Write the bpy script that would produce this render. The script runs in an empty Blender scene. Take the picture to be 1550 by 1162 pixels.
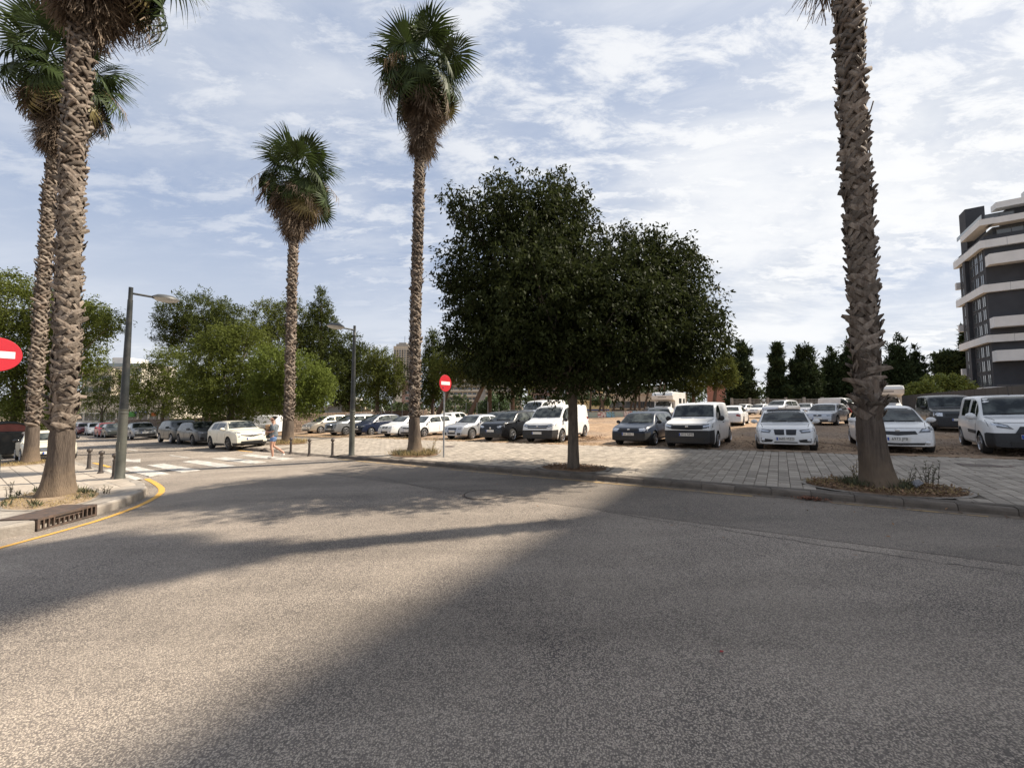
import bpy, math, random
import numpy as np
from mathutils import Vector, Matrix
from mathutils.bvhtree import BVHTree

random.seed(7)
rng = np.random.default_rng(7)
SC = bpy.context.scene
COL = SC.collection
R = math.radians

# ------------------------------------------------------------------ camera
F = 585.0                      # focal length in photograph pixels (1550 wide)
PITCH = R(3.43)
ZC = 1.80                      # eye height above the pavement at x = 0
cam_d = bpy.data.cameras.new('camera')
cam = bpy.data.objects.new('camera', cam_d)
COL.objects.link(cam)
cam.location = (0, 0, ZC)
cam.rotation_euler = (R(90) + PITCH, 0, 0)
cam_d.sensor_fit = 'HORIZONTAL'
cam_d.sensor_width = 36
cam_d.lens = F / 1550 * 36
cam_d.clip_start = 0.05
cam_d.clip_end = 6000
SC.camera = cam

# ------------------------------------------------------------------ light
SUN_EL = R(45)
SUN_AZ = math.atan2(0.981, 0.195)          # from +Y towards +X
world = bpy.data.worlds.new('World')
SC.world = world
world.use_nodes = True
SKY_STRENGTH = 0.067
SUN_STRENGTH = 5.0
EXPOSURE = 0.80


def build_world():
    nt = world.node_tree
    nt.nodes.clear()
    N = nt.nodes.new
    L = nt.links.new
    out = N('ShaderNodeOutputWorld')
    bg = N('ShaderNodeBackground')
    bg.inputs['Strength'].default_value = SKY_STRENGTH
    L(bg.outputs[0], out.inputs[0])
    sky = N('ShaderNodeTexSky')
    sky.sky_type = 'NISHITA'
    sky.sun_disc = False
    sky.sun_elevation = SUN_EL
    sky.sun_rotation = SUN_AZ
    sky.air_density = 1.0
    sky.dust_density = 1.5
    sky.ozone_density = 1.2
    tc = N('ShaderNodeTexCoord')
    sep = N('ShaderNodeSeparateXYZ')
    L(tc.outputs['Generated'], sep.inputs[0])

    def math_(op, a, b=None, clamp=False):
        n = N('ShaderNodeMath'); n.operation = op; n.use_clamp = clamp
        for i, v in enumerate((a, b)):
            if v is None: continue
            if isinstance(v, (int, float)): n.inputs[i].default_value = v
            else: L(v, n.inputs[i])
        return n.outputs[0]
    zz = math_('ADD', math_('MAXIMUM', sep.outputs[2], 0.0), 0.16)
    px = math_('DIVIDE', sep.outputs[0], zz)
    py = math_('DIVIDE', sep.outputs[1], zz)
    comb = N('ShaderNodeCombineXYZ')
    L(px, comb.inputs[0]); L(py, comb.inputs[1])

    def noise(scale, detail, rough, dist, rot, sx=1.0, sy=1.0, off=(0, 0, 0), lac=2.0):
        mp = N('ShaderNodeMapping')
        mp.inputs['Rotation'].default_value = (0, 0, R(rot))
        mp.inputs['Scale'].default_value = (sx, sy, 1)
        mp.inputs['Location'].default_value = off
        L(comb.outputs[0], mp.inputs[0])
        n = N('ShaderNodeTexNoise')
        n.inputs['Scale'].default_value = scale
        n.inputs['Detail'].default_value = detail
        n.inputs['Roughness'].default_value = rough
        n.inputs['Distortion'].default_value = dist
        n.inputs['Lacunarity'].default_value = lac
        L(mp.outputs[0], n.inputs[0])
        return n.outputs[0]

    def remap(v, a, b, c=0.0, d=1.0, smooth=True):
        m = N('ShaderNodeMapRange')
        m.interpolation_type = 'SMOOTHSTEP' if smooth else 'LINEAR'
        for i, x in enumerate((a, b, c, d)):
            m.inputs[1 + i].default_value = x
        L(v, m.inputs[0])
        return m.outputs[0]
    # broad veil of cirrus
    veil = remap(noise(0.55, 6, 0.55, 0.5, 28, 1.0, 0.55, (3.1, 1.7, 0)), 0.32, 0.66, 0.20, 0.95)
    # where the ripples sit: broad patches
    patch = remap(noise(0.50, 3, 0.5, 0.2, 10, 1, 0.8, (5.2, 8.4, 0)), 0.39, 0.58)
    rip = remap(noise(5.2, 10, 0.68, 0.25, -35, 0.8, 1.7, (0.4, 0.2, 0)), 0.40, 0.64)
    streak = remap(noise(1.25, 9, 0.62, 0.35, 22, 0.7, 1.4, (7.7, 2.2, 0)), 0.40, 0.68)
    rip2 = math_('MULTIPLY', rip, patch)
    # more cloud towards the sun's side (+X), blue gaps on the other
    side = remap(px, -1.6, 1.3, 0.42, 1.0)
    c1 = math_('MULTIPLY', math_('MAXIMUM', math_('MULTIPLY', rip2, 0.95), math_('MULTIPLY', streak, 0.75)), side)
    c2 = math_('MULTIPLY', veil, remap(px, -2.2, 1.2, 0.55, 1.0))
    cover = math_('ADD', c1, math_('MULTIPLY', c2, math_('SUBTRACT', 1.0, c1)), clamp=True)
    # horizon whitening
    hz = remap(sep.outputs[2], -0.05, 0.58, 1.0, 0.0)
    cover2 = math_('MAXIMUM', cover, hz)
    cover3 = math_('MULTIPLY', cover2, 0.97)
    shade = noise(1.2, 4, 0.5, 0.3, 40, 1, 1.4, (1, 9, 0))
    cc = N('ShaderNodeMix'); cc.data_type = 'RGBA'
    cc.inputs['A'].default_value = (5.9, 6.3, 7.0, 1)
    cc.inputs['B'].default_value = (8.7, 8.75, 8.8, 1)
    L(remap(math_('ADD', math_('MULTIPLY', c1, 1.0), math_('ADD', math_('MULTIPLY', shade, 0.35), math_('MULTIPLY', side, 0.22))), 0.05, 1.05), cc.inputs['Factor'])
    # the clear sky, its blue washed out by high haze
    base = N('ShaderNodeMix'); base.data_type = 'RGBA'
    base.inputs['Factor'].default_value = 0.70
    L(sky.outputs[0], base.inputs['A'])
    base.inputs['B'].default_value = (3.0, 3.95, 6.0, 1)
    mx = N('ShaderNodeMix'); mx.data_type = 'RGBA'
    L(cover3, mx.inputs['Factor'])
    L(base.outputs['Result'], mx.inputs['A'])
    L(cc.outputs['Result'], mx.inputs['B'])
    L(mx.outputs['Result'], bg.inputs['Color'])


build_world()
sun_d = bpy.data.lights.new('sun', 'SUN')
sun_d.energy = SUN_STRENGTH
sun_d.angle = R(0.95)
sun_d.color = (1.0, 0.90, 0.76)
sun = bpy.data.objects.new('sun', sun_d)
COL.objects.link(sun)
_sd = Vector((math.sin(SUN_AZ) * math.cos(SUN_EL), math.cos(SUN_AZ) * math.cos(SUN_EL), math.sin(SUN_EL)))
sun.rotation_euler = _sd.to_track_quat('Z', 'Y').to_euler()
sun.location = (40, 10, 60)
SC.view_settings.view_transform = 'Standard'
SC.view_settings.look = 'None'
SC.view_settings.exposure = EXPOSURE
SC.view_settings.gamma = 1.0
SC.view_settings.use_curve_mapping = False
SC.cycles.use_denoising = True
SC.cycles.max_bounces = 6
SC.cycles.diffuse_bounces = 3
SC.cycles.glossy_bounces = 3
SC.cycles.transmission_bounces = 3
SC.cycles.sample_clamp_indirect = 6

# ------------------------------------------------------------------ ground frame
KX, KY = 0.822, -0.569         # along the kerb, away from the crossing
NX, NY = 0.569, 0.822          # across the pavement, into the parking lot
UZ = Vector((0, 0, 1))


def H(x):
    """Ground height: one even cross slope that eases out at both ends."""
    if x > 14: return 0.434 + 0.62 * (1 - math.exp(-(x - 14) / 20))
    if x < -45: return -1.395 - 0.93 * (1 - math.exp(-(-45 - x) / 30))
    return 0.031 * x


Hv = np.vectorize(H)
PAV, LOT, ROAD = 0.04, -0.03, -0.09


def st(s, t, lift=0.0):
    x = s * KX + t * NX; y = s * KY + t * NY
    return Vector((x, y, H(x) + lift))


def to_st(p):
    return p[0] * KX + p[1] * KY, p[0] * NX + p[1] * NY


def ray(px, py):
    v = Vector(((px - 775) / F, 1.0, (581 - py) / F))
    c, s = math.cos(PITCH), math.sin(PITCH)
    return Vector((v.x, v.y * c - v.z * s, v.y * s + v.z * c))


def at(px, py, lift=0.0):
    v = ray(px, py); z = lift
    for _ in range(40):
        t = (z - ZC) / v.z
        z = H(v.x * t) + lift
    return Vector((v.x * t, v.y * t, z))


def at_d(px, py, d):
    v = ray(px, py); t = d / v.y
    return Vector((v.x * t, d, ZC + v.z * t))


def ground_d(px, d, lift=0.0):
    v = ray(px, 616)
    x = v.x * d / v.y
    return Vector((x, d, H(x) + lift))


def height_at(px, py, d):
    return at_d(px, py, d).z


# ------------------------------------------------------------------ materials
MATS = {}


def mat(name, base, rough=0.6, metal=0.0, var=0.0, scale=3.0, color2=None, bump=0.0, bscale=None, island=0.0,
        spec=0.5, coat=0.0, detail=5, rand=0.0, trans=0.0, nrough=0.6, lo=0.35, hi=0.65, stretch=None, dirt=None):
    if name in MATS: return MATS[name]
    m = bpy.data.materials.new(name); m.use_nodes = True
    nt = m.node_tree; N = nt.nodes.new; L = nt.links.new
    b = nt.nodes['Principled BSDF']
    b.inputs['Roughness'].default_value = rough
    b.inputs['Metallic'].default_value = metal
    b.inputs['Specular IOR Level'].default_value = spec
    if coat: b.inputs['Coat Weight'].default_value = coat; b.inputs['Coat Roughness'].default_value = 0.04
    col = None
    tc = N('ShaderNodeTexCoord')
    co = tc.outputs['Object']
    if stretch:
        mp = N('ShaderNodeMapping'); mp.inputs['Scale'].default_value = stretch
        L(co, mp.inputs[0]); co = mp.outputs[0]
    base = tuple(base) + (1,)
    if color2 is not None or var:
        n = N('ShaderNodeTexNoise'); n.inputs['Scale'].default_value = scale; n.inputs['Detail'].default_value = detail
        n.inputs['Roughness'].default_value = nrough
        L(co, n.inputs[0])
        mr = N('ShaderNodeMapRange'); mr.inputs[1].default_value = lo; mr.inputs[2].default_value = hi
        L(n.outputs[0], mr.inputs[0])
        mx = N('ShaderNodeMix'); mx.data_type = 'RGBA'
        L(mr.outputs[0], mx.inputs['Factor'])
        c2 = tuple(color2) + (1,) if color2 is not None else tuple(min(1, c * (1 + var)) for c in base[:3]) + (1,)
        c1 = base if color2 is not None else tuple(c * (1 - var) for c in base[:3]) + (1,)
        mx.inputs['A'].default_value = c1; mx.inputs['B'].default_value = c2
        col = mx.outputs['Result']
    if dirt is not None:                     # broad stains
        n = N('ShaderNodeTexNoise'); n.inputs['Scale'].default_value = dirt[1]; n.inputs['Detail'].default_value = 6
        n.inputs['Roughness'].default_value = 0.65
        L(tc.outputs['Object'], n.inputs[0])
        mr = N('ShaderNodeMapRange'); mr.inputs[1].default_value = 0.45; mr.inputs[2].default_value = 0.72; mr.inputs[4].default_value = dirt[2]
        L(n.outputs[0], mr.inputs[0])
        mx = N('ShaderNodeMix'); mx.data_type = 'RGBA'
        L(mr.outputs[0], mx.inputs['Factor'])
        if col is not None: L(col, mx.inputs['A'])
        else: mx.inputs['A'].default_value = base
        mx.inputs['B'].default_value = tuple(dirt[0]) + (1,)
        col = mx.outputs['Result']
    if island or rand:
        if island:
            g = N('ShaderNodeNewGeometry'); src = g.outputs['Random Per Island']; amt = island
        else:
            g = N('ShaderNodeObjectInfo'); src = g.outputs['Random']; amt = rand
        mr = N('ShaderNodeMapRange'); mr.inputs[3].default_value = 1 - amt; mr.inputs[4].default_value = 1 + amt
        L(src, mr.inputs[0])
        hsv = N('ShaderNodeHueSaturation')
        L(mr.outputs[0], hsv.inputs['Value'])
        if col is not None: L(col, hsv.inputs['Color'])
        else: hsv.inputs['Color'].default_value = base
        col = hsv.outputs[0]
    if col is not None: L(col, b.inputs['Base Color'])
    else: b.inputs['Base Color'].default_value = base
    if bump:
        n = N('ShaderNodeTexNoise'); n.inputs['Scale'].default_value = bscale or scale * 4; n.inputs['Detail'].default_value = 6
        L(co, n.inputs[0])
        bp = N('ShaderNodeBump'); bp.inputs['Strength'].default_value = bump; bp.inputs['Distance'].default_value = 0.02
        L(n.outputs[0], bp.inputs['Height']); L(bp.outputs[0], b.inputs['Normal'])
    if trans:                                # thin leaves let some light through
        tr = N('ShaderNodeBsdfTranslucent')
        if col is not None: L(col, tr.inputs[0])
        else: tr.inputs[0].default_value = base
        ms = N('ShaderNodeMixShader'); ms.inputs[0].default_value = trans
        out = nt.nodes['Material Output']
        L(b.outputs[0], ms.inputs[1]); L(tr.outputs[0], ms.inputs[2]); L(ms.outputs[0], out.inputs[0])
    MATS[name] = m
    return m


# ------------------------------------------------------------------ object helpers
def tag(o, label=None, cat=None, group=None, kind=None):
    if label: o['label'] = label
    if cat: o['category'] = cat
    if group: o['group'] = group
    if kind: o['kind'] = kind
    return o


def link(name, data, parent=None):
    o = bpy.data.objects.new(name, data)
    COL.objects.link(o)
    if parent is not None: o.parent = parent
    return o


def thing(name, label, cat, loc=(0, 0, 0), rz=0.0, group=None, tilt=False):
    o = link(name, None)
    o.empty_display_size = 0.3
    if tilt:                                 # stand on the sloping ground
        x = loc[0]; sl = (H(x + .5) - H(x - .5))
        n = Vector((-sl, 0, 1)).normalized()
        h = Vector((math.cos(rz), math.sin(rz), 0)); h = (h - n * h.dot(n)).normalized()
        l = n.cross(h)
        M = Matrix((h, l, n)).transposed().to_4x4(); M.translation = Vector(loc)
        o.matrix_world = M
    else:
        o.location = loc; o.rotation_euler = (0, 0, rz)
    return tag(o, label, cat, group)


def mesh_np(name, V, Fq, mats, smooth=False, sharp=None, midx=None):
    """Mesh from arrays; Fq an (n,k) array or a list of index tuples."""
    me = bpy.data.meshes.new(name)
    V = np.asarray(V, dtype=np.float32)
    if isinstance(Fq, np.ndarray):
        n, k = Fq.shape
        me.vertices.add(len(V)); me.vertices.foreach_set('co', V.ravel())
        me.loops.add(n * k); me.loops.foreach_set('vertex_index', Fq.astype(np.int32).ravel())
        me.polygons.add(n)
        me.polygons.foreach_set('loop_start', np.arange(0, n * k, k, dtype=np.int32))
        me.polygons.foreach_set('loop_total', np.full(n, k, dtype=np.int32))
        me.update(calc_edges=True)
    else:
        me.from_pydata([tuple(v) for v in V.tolist()], [], Fq)
    for m in (mats if isinstance(mats, (list, tuple)) else [mats]):
        me.materials.append(m)
    if midx is not None: me.polygons.foreach_set('material_index', np.asarray(midx, dtype=np.int32))
    if smooth:
        me.polygons.foreach_set('use_smooth', np.ones(len(me.polygons), dtype=bool))
        if sharp is not None: me.set_sharp_from_angle(angle=R(sharp))
    me.update()
    return me


class MB:
    """Collects shapes; build() links them as ONE mesh object."""
    def __init__(s): s.v = []; s.f = []; s.m = []; s.cur = 0

    def add(s, V, Fc):
        o = len(s.v)
        s.v.extend([tuple(p) for p in V])
        for f in Fc: s.f.append(tuple(o + i for i in f)); s.m.append(s.cur)
        return s

    def box(s, c, d, rz=0.0, M=None):
        hx, hy, hz = d[0] / 2, d[1] / 2, d[2] / 2
        P = [Vector((x, y, z)) for z in (-hz, hz) for y in (-hy, hy) for x in (-hx, hx)]
        if M is None: M = Matrix.Rotation(rz, 3, 'Z')
        c = Vector(c)
        return s.add([M @ p + c for p in P], [(0, 2, 3, 1), (4, 5, 7, 6), (0, 1, 5, 4), (2, 6, 7, 3), (0, 4, 6, 2), (1, 3, 7, 5)])

    def tube(s, pts, rad, n=8, cap=True, sx=1.0):
        pts = [Vector(p) for p in pts]
        if isinstance(rad, (int, float)): rad = [rad] * len(pts)
        V = []; Fc = []
        up = Vector((0, 0, 1)); prev = None
        for i, p in enumerate(pts):
            d = (pts[min(i + 1, len(pts) - 1)] - pts[max(i - 1, 0)]).normalized()
            a = prev if prev is not None else (Vector((1, 0, 0)) if abs(d.z) > .8 else up)
            x = (a - d * a.dot(d)).normalized(); prev = x
            y = d.cross(x)
            for k in range(n):
                t = 2 * math.pi * k / n
                V.append(p + x * (math.cos(t) * rad[i] * sx) + y * (math.sin(t) * rad[i]))
        for i in range(len(pts) - 1):
            for k in range(n):
                k2 = (k + 1) % n
                Fc.append((i * n + k, i * n + k2, (i + 1) * n + k2, (i + 1) * n + k))
        if cap:
            Fc.append(tuple(range(n - 1, -1, -1)))
            Fc.append(tuple((len(pts) - 1) * n + k for k in range(n)))
        return s.add(V, Fc)

    def lathe(s, prof, c=(0, 0, 0), n=16, M=None):
        V = []; Fc = []; c = Vector(c)
        for r, z in prof:
            for k in range(n):
                t = 2 * math.pi * k / n
                p = Vector((math.cos(t) * r, math.sin(t) * r, z))
                V.append((M @ p if M else p) + c)
        for i in range(len(prof) - 1):
            for k in range(n):
                k2 = (k + 1) % n
                Fc.append((i * n + k, i * n + k2, (i + 1) * n + k2, (i + 1) * n + k))
        Fc.append(tuple(range(n - 1, -1, -1)))
        Fc.append(tuple((len(prof) - 1) * n + k for k in range(n)))
        return s.add(V, Fc)

    def prism(s, poly, z0, z1):
        n = len(poly)
        V = [(p[0], p[1], z0) for p in poly] + [(p[0], p[1], z1) for p in poly]
        return s.add(V, [tuple(range(n - 1, -1, -1)), tuple(range(n, 2 * n))] + [(i, (i + 1) % n, n + (i + 1) % n, n + i) for i in range(n)])

    def mesh(s, name, m, smooth=False, sharp=40):
        return mesh_np(name, s.v, s.f, m, smooth, sharp, s.m if isinstance(m, (list, tuple)) and len(m) > 1 else None)

    def build(s, name, m, parent=None, smooth=False, sharp=40):
        return link(name, s.mesh(name, m, smooth, sharp), parent)


def bevel(o, w, seg=2):
    b = o.modifiers.new('bevel', 'BEVEL'); b.width = w; b.segments = seg; b.limit_method = 'ANGLE'
    return o


def place(name, data, parent, loc, rz=0.0, ry=0.0, sc=1.0):
    o = link(name, data, parent); o.location = loc; o.rotation_euler = (0, ry, rz)
    o.scale = (sc, sc, sc) if isinstance(sc, (int, float)) else sc
    return o


def sheet_mesh(name, poly_test, s_rng, t_rng, step, lift, m, bump=None):
    """A sheet over the (s,t) cells whose centre passes poly_test, following the ground."""
    ss = np.arange(s_rng[0], s_rng[1] + 1e-6, step[0]); tt = np.arange(t_rng[0], t_rng[1] + 1e-6, step[1])
    S, T = np.meshgrid(ss, tt, indexing='ij')
    X = S * KX + T * NX; Y = S * KY + T * NY
    Z = Hv(X) + lift
    if bump is not None: Z = Z + bump(X, Y, S, T)
    V = np.stack([X, Y, Z], -1).reshape(-1, 3)
    nT = len(tt)
    I, J = np.meshgrid(np.arange(len(ss) - 1), np.arange(nT - 1), indexing='ij')
    a = (I * nT + J).ravel()
    Fq = np.stack([a, a + nT, a + nT + 1, a + 1], -1)
    if poly_test is not None:
        cs = (S[:-1, :-1] + step[0] / 2).ravel(); ct = (T[:-1, :-1] + step[1] / 2).ravel()
        Fq = Fq[poly_test(cs, ct)]
    me = mesh_np(name, V, Fq, m, smooth=True)
    return me


def vnoise(X, Y, sc, seed):
    """Cheap smooth value noise for relief."""
    r = np.random.default_rng(seed); G = r.random((64, 64))
    x = X * sc; y = Y * sc
    xi = np.floor(x).astype(int); yi = np.floor(y).astype(int)
    fx = x - xi; fy = y - yi
    fx = fx * fx * (3 - 2 * fx); fy = fy * fy * (3 - 2 * fy)
    g = lambda a, b: G[a % 64, b % 64]
    return (g(xi, yi) * (1 - fx) + g(xi + 1, yi) * fx) * (1 - fy) + (g(xi, yi + 1) * (1 - fx) + g(xi + 1, yi + 1) * fx) * fy

# ================================================================== SETTING
KT = 9.20                      # kerb front line
LT = 16.0                      # pavement / parking lot edge

# ---- materials of the ground
def asphalt_mat(name, light, dark, tint, cell=62.0, thr=(0.30, 0.62)):
    if name in MATS: return MATS[name]
    m = bpy.data.materials.new(name); m.use_nodes = True; MATS[name] = m
    nt = m.node_tree; N = nt.nodes.new; L = nt.links.new
    b = nt.nodes['Principled BSDF']
    tc = N('ShaderNodeTexCoord')
    vo = N('ShaderNodeTexVoronoi'); vo.inputs['Scale'].default_value = cell; vo.inputs['Randomness'].default_value = 1
    L(tc.outputs['Object'], vo.inputs[0])
    sep = N('ShaderNodeSeparateColor'); L(vo.outputs['Color'], sep.inputs[0])
    n1 = N('ShaderNodeTexNoise'); n1.inputs['Scale'].default_value = 0.45; n1.inputs['Detail'].default_value = 7; n1.inputs['Roughness'].default_value = 0.62
    L(tc.outputs['Object'], n1.inputs[0])
    # pale stones in a dark binder, every seventh stone dark
    gap = N('ShaderNodeMapRange'); gap.interpolation_type = 'SMOOTHSTEP'; gap.inputs[1].default_value = thr[0]; gap.inputs[2].default_value = thr[1]
    L(vo.outputs['Distance'], gap.inputs[0])
    dk = N('ShaderNodeMath'); dk.operation = 'LESS_THAN'; L(sep.outputs[0], dk.inputs[0]); dk.inputs[1].default_value = 0.20
    mxx = N('ShaderNodeMath'); mxx.operation = 'MAXIMUM'; L(gap.outputs[0], mxx.inputs[0]); L(dk.outputs[0], mxx.inputs[1])
    wear = N('ShaderNodeMapRange'); wear.inputs[1].default_value = .35; wear.inputs[2].default_value = .65; wear.inputs[3].default_value = .55; wear.inputs[4].default_value = 1.0
    L(n1.outputs[0], wear.inputs[0])
    mr = N('ShaderNodeMath'); mr.operation = 'MULTIPLY'; L(mxx.outputs[0], mr.inputs[0]); L(wear.outputs[0], mr.inputs[1])
    mx = N('ShaderNodeMix'); mx.data_type = 'RGBA'
    L(mr.outputs[0], mx.inputs['Factor'])
    mx.inputs['A'].default_value = tuple(light) + (1,); mx.inputs['B'].default_value = tuple(dark) + (1,)
    # stone-to-stone colour
    mx2 = N('ShaderNodeMix'); mx2.data_type = 'RGBA'; mx2.blend_type = 'MULTIPLY'
    mrb = N('ShaderNodeMapRange'); mrb.inputs[3].default_value = 0.65; mrb.inputs[4].default_value = 1.3
    L(sep.outputs[1], mrb.inputs[0])
    cmb = N('ShaderNodeCombineColor')
    for i in range(3): L(mrb.outputs[0], cmb.inputs[i])
    mx2.inputs['Factor'].default_value = 0.8
    L(mx.outputs['Result'], mx2.inputs['A']); L(cmb.outputs[0], mx2.inputs['B'])
    # oily / worn patches
    n2 = N('ShaderNodeTexNoise'); n2.inputs['Scale'].default_value = 0.32; n2.inputs['Detail'].default_value = 7; n2.inputs['Roughness'].default_value = 0.6
    mp = N('ShaderNodeMapping'); mp.inputs['Rotation'].default_value = (0, 0, R(34.7)); mp.inputs['Scale'].default_value = (0.35, 1.6, 1)
    L(tc.outputs['Object'], mp.inputs[0]); L(mp.outputs[0], n2.inputs[0])
    mr2 = N('ShaderNodeMapRange'); mr2.inputs[1].default_value = 0.36; mr2.inputs[2].default_value = 0.66; mr2.inputs[3].default_value = 0.68; mr2.inputs[4].default_value = 1.24
    L(n2.outputs[0], mr2.inputs[0])
    hs = N('ShaderNodeHueSaturation'); L(mr2.outputs[0], hs.inputs['Value']); L(mx2.outputs['Result'], hs.inputs['Color'])
    L(hs.outputs[0], b.inputs['Base Color'])
    b.inputs['Roughness'].default_value = 0.72
    b.inputs['Specular IOR Level'].default_value = 0.35
    bp = N('ShaderNodeBump'); bp.inputs['Strength'].default_value = 0.75; bp.inputs['Distance'].default_value = 0.006
    inv = N('ShaderNodeMath'); inv.operation = 'MULTIPLY_ADD'
    L(vo.outputs['Distance'], inv.inputs[0]); inv.inputs[1].default_value = -1.0
    L(sep.outputs[0], inv.inputs[2])
    L(inv.outputs[0], bp.inputs['Height']); L(bp.outputs[0], b.inputs['Normal'])
    return m


M_ROAD = asphalt_mat('worn_asphalt', (0.420, 0.356, 0.288), (0.104, 0.088, 0.080), None, 98.0, (0.36, 0.68))
M_ROAD2 = asphalt_mat('newer_asphalt', (0.300, 0.255, 0.208), (0.090, 0.076, 0.068), None, 104.0, (0.36, 0.68))
def soil_mat():
    m = mat('dry_soil', (0.37, 0.245, 0.150), 0.95, color2=(0.47, 0.335, 0.22), scale=0.35, detail=9, nrough=0.68, dirt=((0.24, 0.155, 0.095), 0.9, 0.75), spec=0.2)
    nt = m.node_tree; N = nt.nodes.new; L = nt.links.new; b = nt.nodes['Principled BSDF']; src = b.inputs['Base Color'].links[0].from_socket
    tc = N('ShaderNodeTexCoord'); n = N('ShaderNodeTexNoise'); n.inputs['Scale'].default_value = 5; n.inputs['Detail'].default_value = 10; n.inputs['Roughness'].default_value = .78
    L(tc.outputs['Object'], n.inputs[0])
    mr = N('ShaderNodeMapRange'); mr.inputs[1].default_value = .38; mr.inputs[2].default_value = .64; mr.inputs[3].default_value = .52; mr.inputs[4].default_value = 1.22; L(n.outputs[0], mr.inputs[0])
    hs = N('ShaderNodeHueSaturation'); L(mr.outputs[0], hs.inputs['Value']); L(src, hs.inputs['Color'])
    # greyer rubble where cars have churned the ground near the pavement
    vo = N('ShaderNodeTexVoronoi'); vo.inputs['Scale'].default_value = 16; L(tc.outputs['Object'], vo.inputs[0])
    n2 = N('ShaderNodeTexNoise'); n2.inputs['Scale'].default_value = .22; n2.inputs['Detail'].default_value = 5; L(tc.outputs['Object'], n2.inputs[0])
    m2 = N('ShaderNodeMapRange'); m2.inputs[1].default_value = .42; m2.inputs[2].default_value = .58; m2.inputs[4].default_value = .62; L(n2.outputs[0], m2.inputs[0])
    gm = N('ShaderNodeMix'); gm.data_type = 'RGBA'; L(m2.outputs[0], gm.inputs['Factor']); L(hs.outputs[0], gm.inputs['A'])
    sp = N('ShaderNodeSeparateColor'); L(vo.outputs['Color'], sp.inputs[0])
    cr = N('ShaderNodeMix'); cr.data_type = 'RGBA'; L(sp.outputs[0], cr.inputs['Factor']); cr.inputs['A'].default_value = (.10, .075, .058, 1); cr.inputs['B'].default_value = (.36, .28, .215, 1)
    L(cr.outputs['Result'], gm.inputs['B']); L(gm.outputs['Result'], b.inputs['Base Color'])
    bp = N('ShaderNodeBump'); bp.inputs['Strength'].default_value = 1.0; bp.inputs['Distance'].default_value = .05; L(n.outputs[0], bp.inputs['Height']); L(bp.outputs[0], b.inputs['Normal'])
    return m


M_SOIL = soil_mat()
M_EARTH = mat('far_ground', (0.22, 0.17, 0.12), 0.95, color2=(0.30, 0.24, 0.17), scale=0.05, spec=0.2)
M_TILE = mat('paving_tile', (0.43, 0.375, 0.31), 0.85, color2=(0.33, 0.288, 0.24), scale=9, rand=0.22, bump=0.5, bscale=40, stretch=(1, 6, 1), spec=0.3,
             dirt=((0.24, 0.205, 0.17), 2.2, 0.5))
M_TILEJ = mat('paving_tile_joined', (0.385, 0.335, 0.275), 0.85, color2=(0.295, 0.257, 0.213), scale=9, island=0.22, bump=0.5, bscale=40, spec=0.3,
              dirt=((0.27, 0.23, 0.19), 0.7, 0.6))
M_GROUT = mat('paving_joint', (0.115, 0.095, 0.075), 0.95, var=0.35, scale=6)
M_KERB = mat('kerb_concrete', (0.165, 0.135, 0.108), 0.85, color2=(0.10, 0.082, 0.066), scale=4, rand=0.15, bump=0.5, bscale=30, dirt=((0.09, 0.075, 0.06), 1.7, 0.7))
M_KERBL = mat('kerb_concrete_pale', (0.34, 0.305, 0.26), 0.85, color2=(0.24, 0.21, 0.18), scale=4, rand=0.12, bump=0.5, bscale=30, dirt=((0.15, 0.125, 0.10), 1.2, 0.6))
M_WHITE = mat('road_paint_white', (0.66, 0.63, 0.57), 0.7, color2=(0.26, 0.235, 0.205), scale=4, detail=10, nrough=0.82, lo=0.41, hi=0.60, bump=0.4, bscale=60)
M_YELLOW = mat('road_paint_yellow', (0.66, 0.36, 0.06), 0.7, color2=(0.38, 0.25, 0.10), scale=6, detail=8, nrough=0.75, lo=0.48, hi=0.74)
M_YELLOWF = mat('road_paint_yellow_faded', (0.40, 0.27, 0.12), 0.75, color2=(0.20, 0.165, 0.13), scale=5, detail=8, nrough=0.75, lo=0.42, hi=0.62)
M_PITSOIL = mat('tree_pit_soil', (0.15, 0.095, 0.06), 0.95, color2=(0.24, 0.155, 0.095), scale=7, bump=0.9, bscale=40, spec=0.2)
M_IRON = mat('cast_iron', (0.075, 0.062, 0.055), 0.6, 0.3, color2=(0.15, 0.10, 0.075), scale=9, bump=0.4, bscale=50)
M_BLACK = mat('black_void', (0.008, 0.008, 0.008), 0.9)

# ---- base ground out to the horizon
def _ground():
    xs = np.concatenate([np.linspace(-2500, -160, 10), np.linspace(-130, 150, 57), np.linspace(200, 2500, 10)])
    ys = np.concatenate([np.linspace(-900, -60, 6), np.linspace(-40, 200, 30), np.linspace(260, 3500, 12)])
    X, Y = np.meshgrid(xs, ys, indexing='ij')
    Z = Hv(X) - 0.32 - np.maximum(0, Y - 100) * 0.000
    V = np.stack([X, Y, Z], -1).reshape(-1, 3); n = len(ys)
    I, J = np.meshgrid(np.arange(len(xs) - 1), np.arange(n - 1), indexing='ij'); a = (I * n + J).ravel()
    o = link('ground', mesh_np('ground', V, np.stack([a, a + n, a + n + 1, a + 1], -1), M_EARTH, True))
    tag(o, kind='structure')
_ground()

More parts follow.
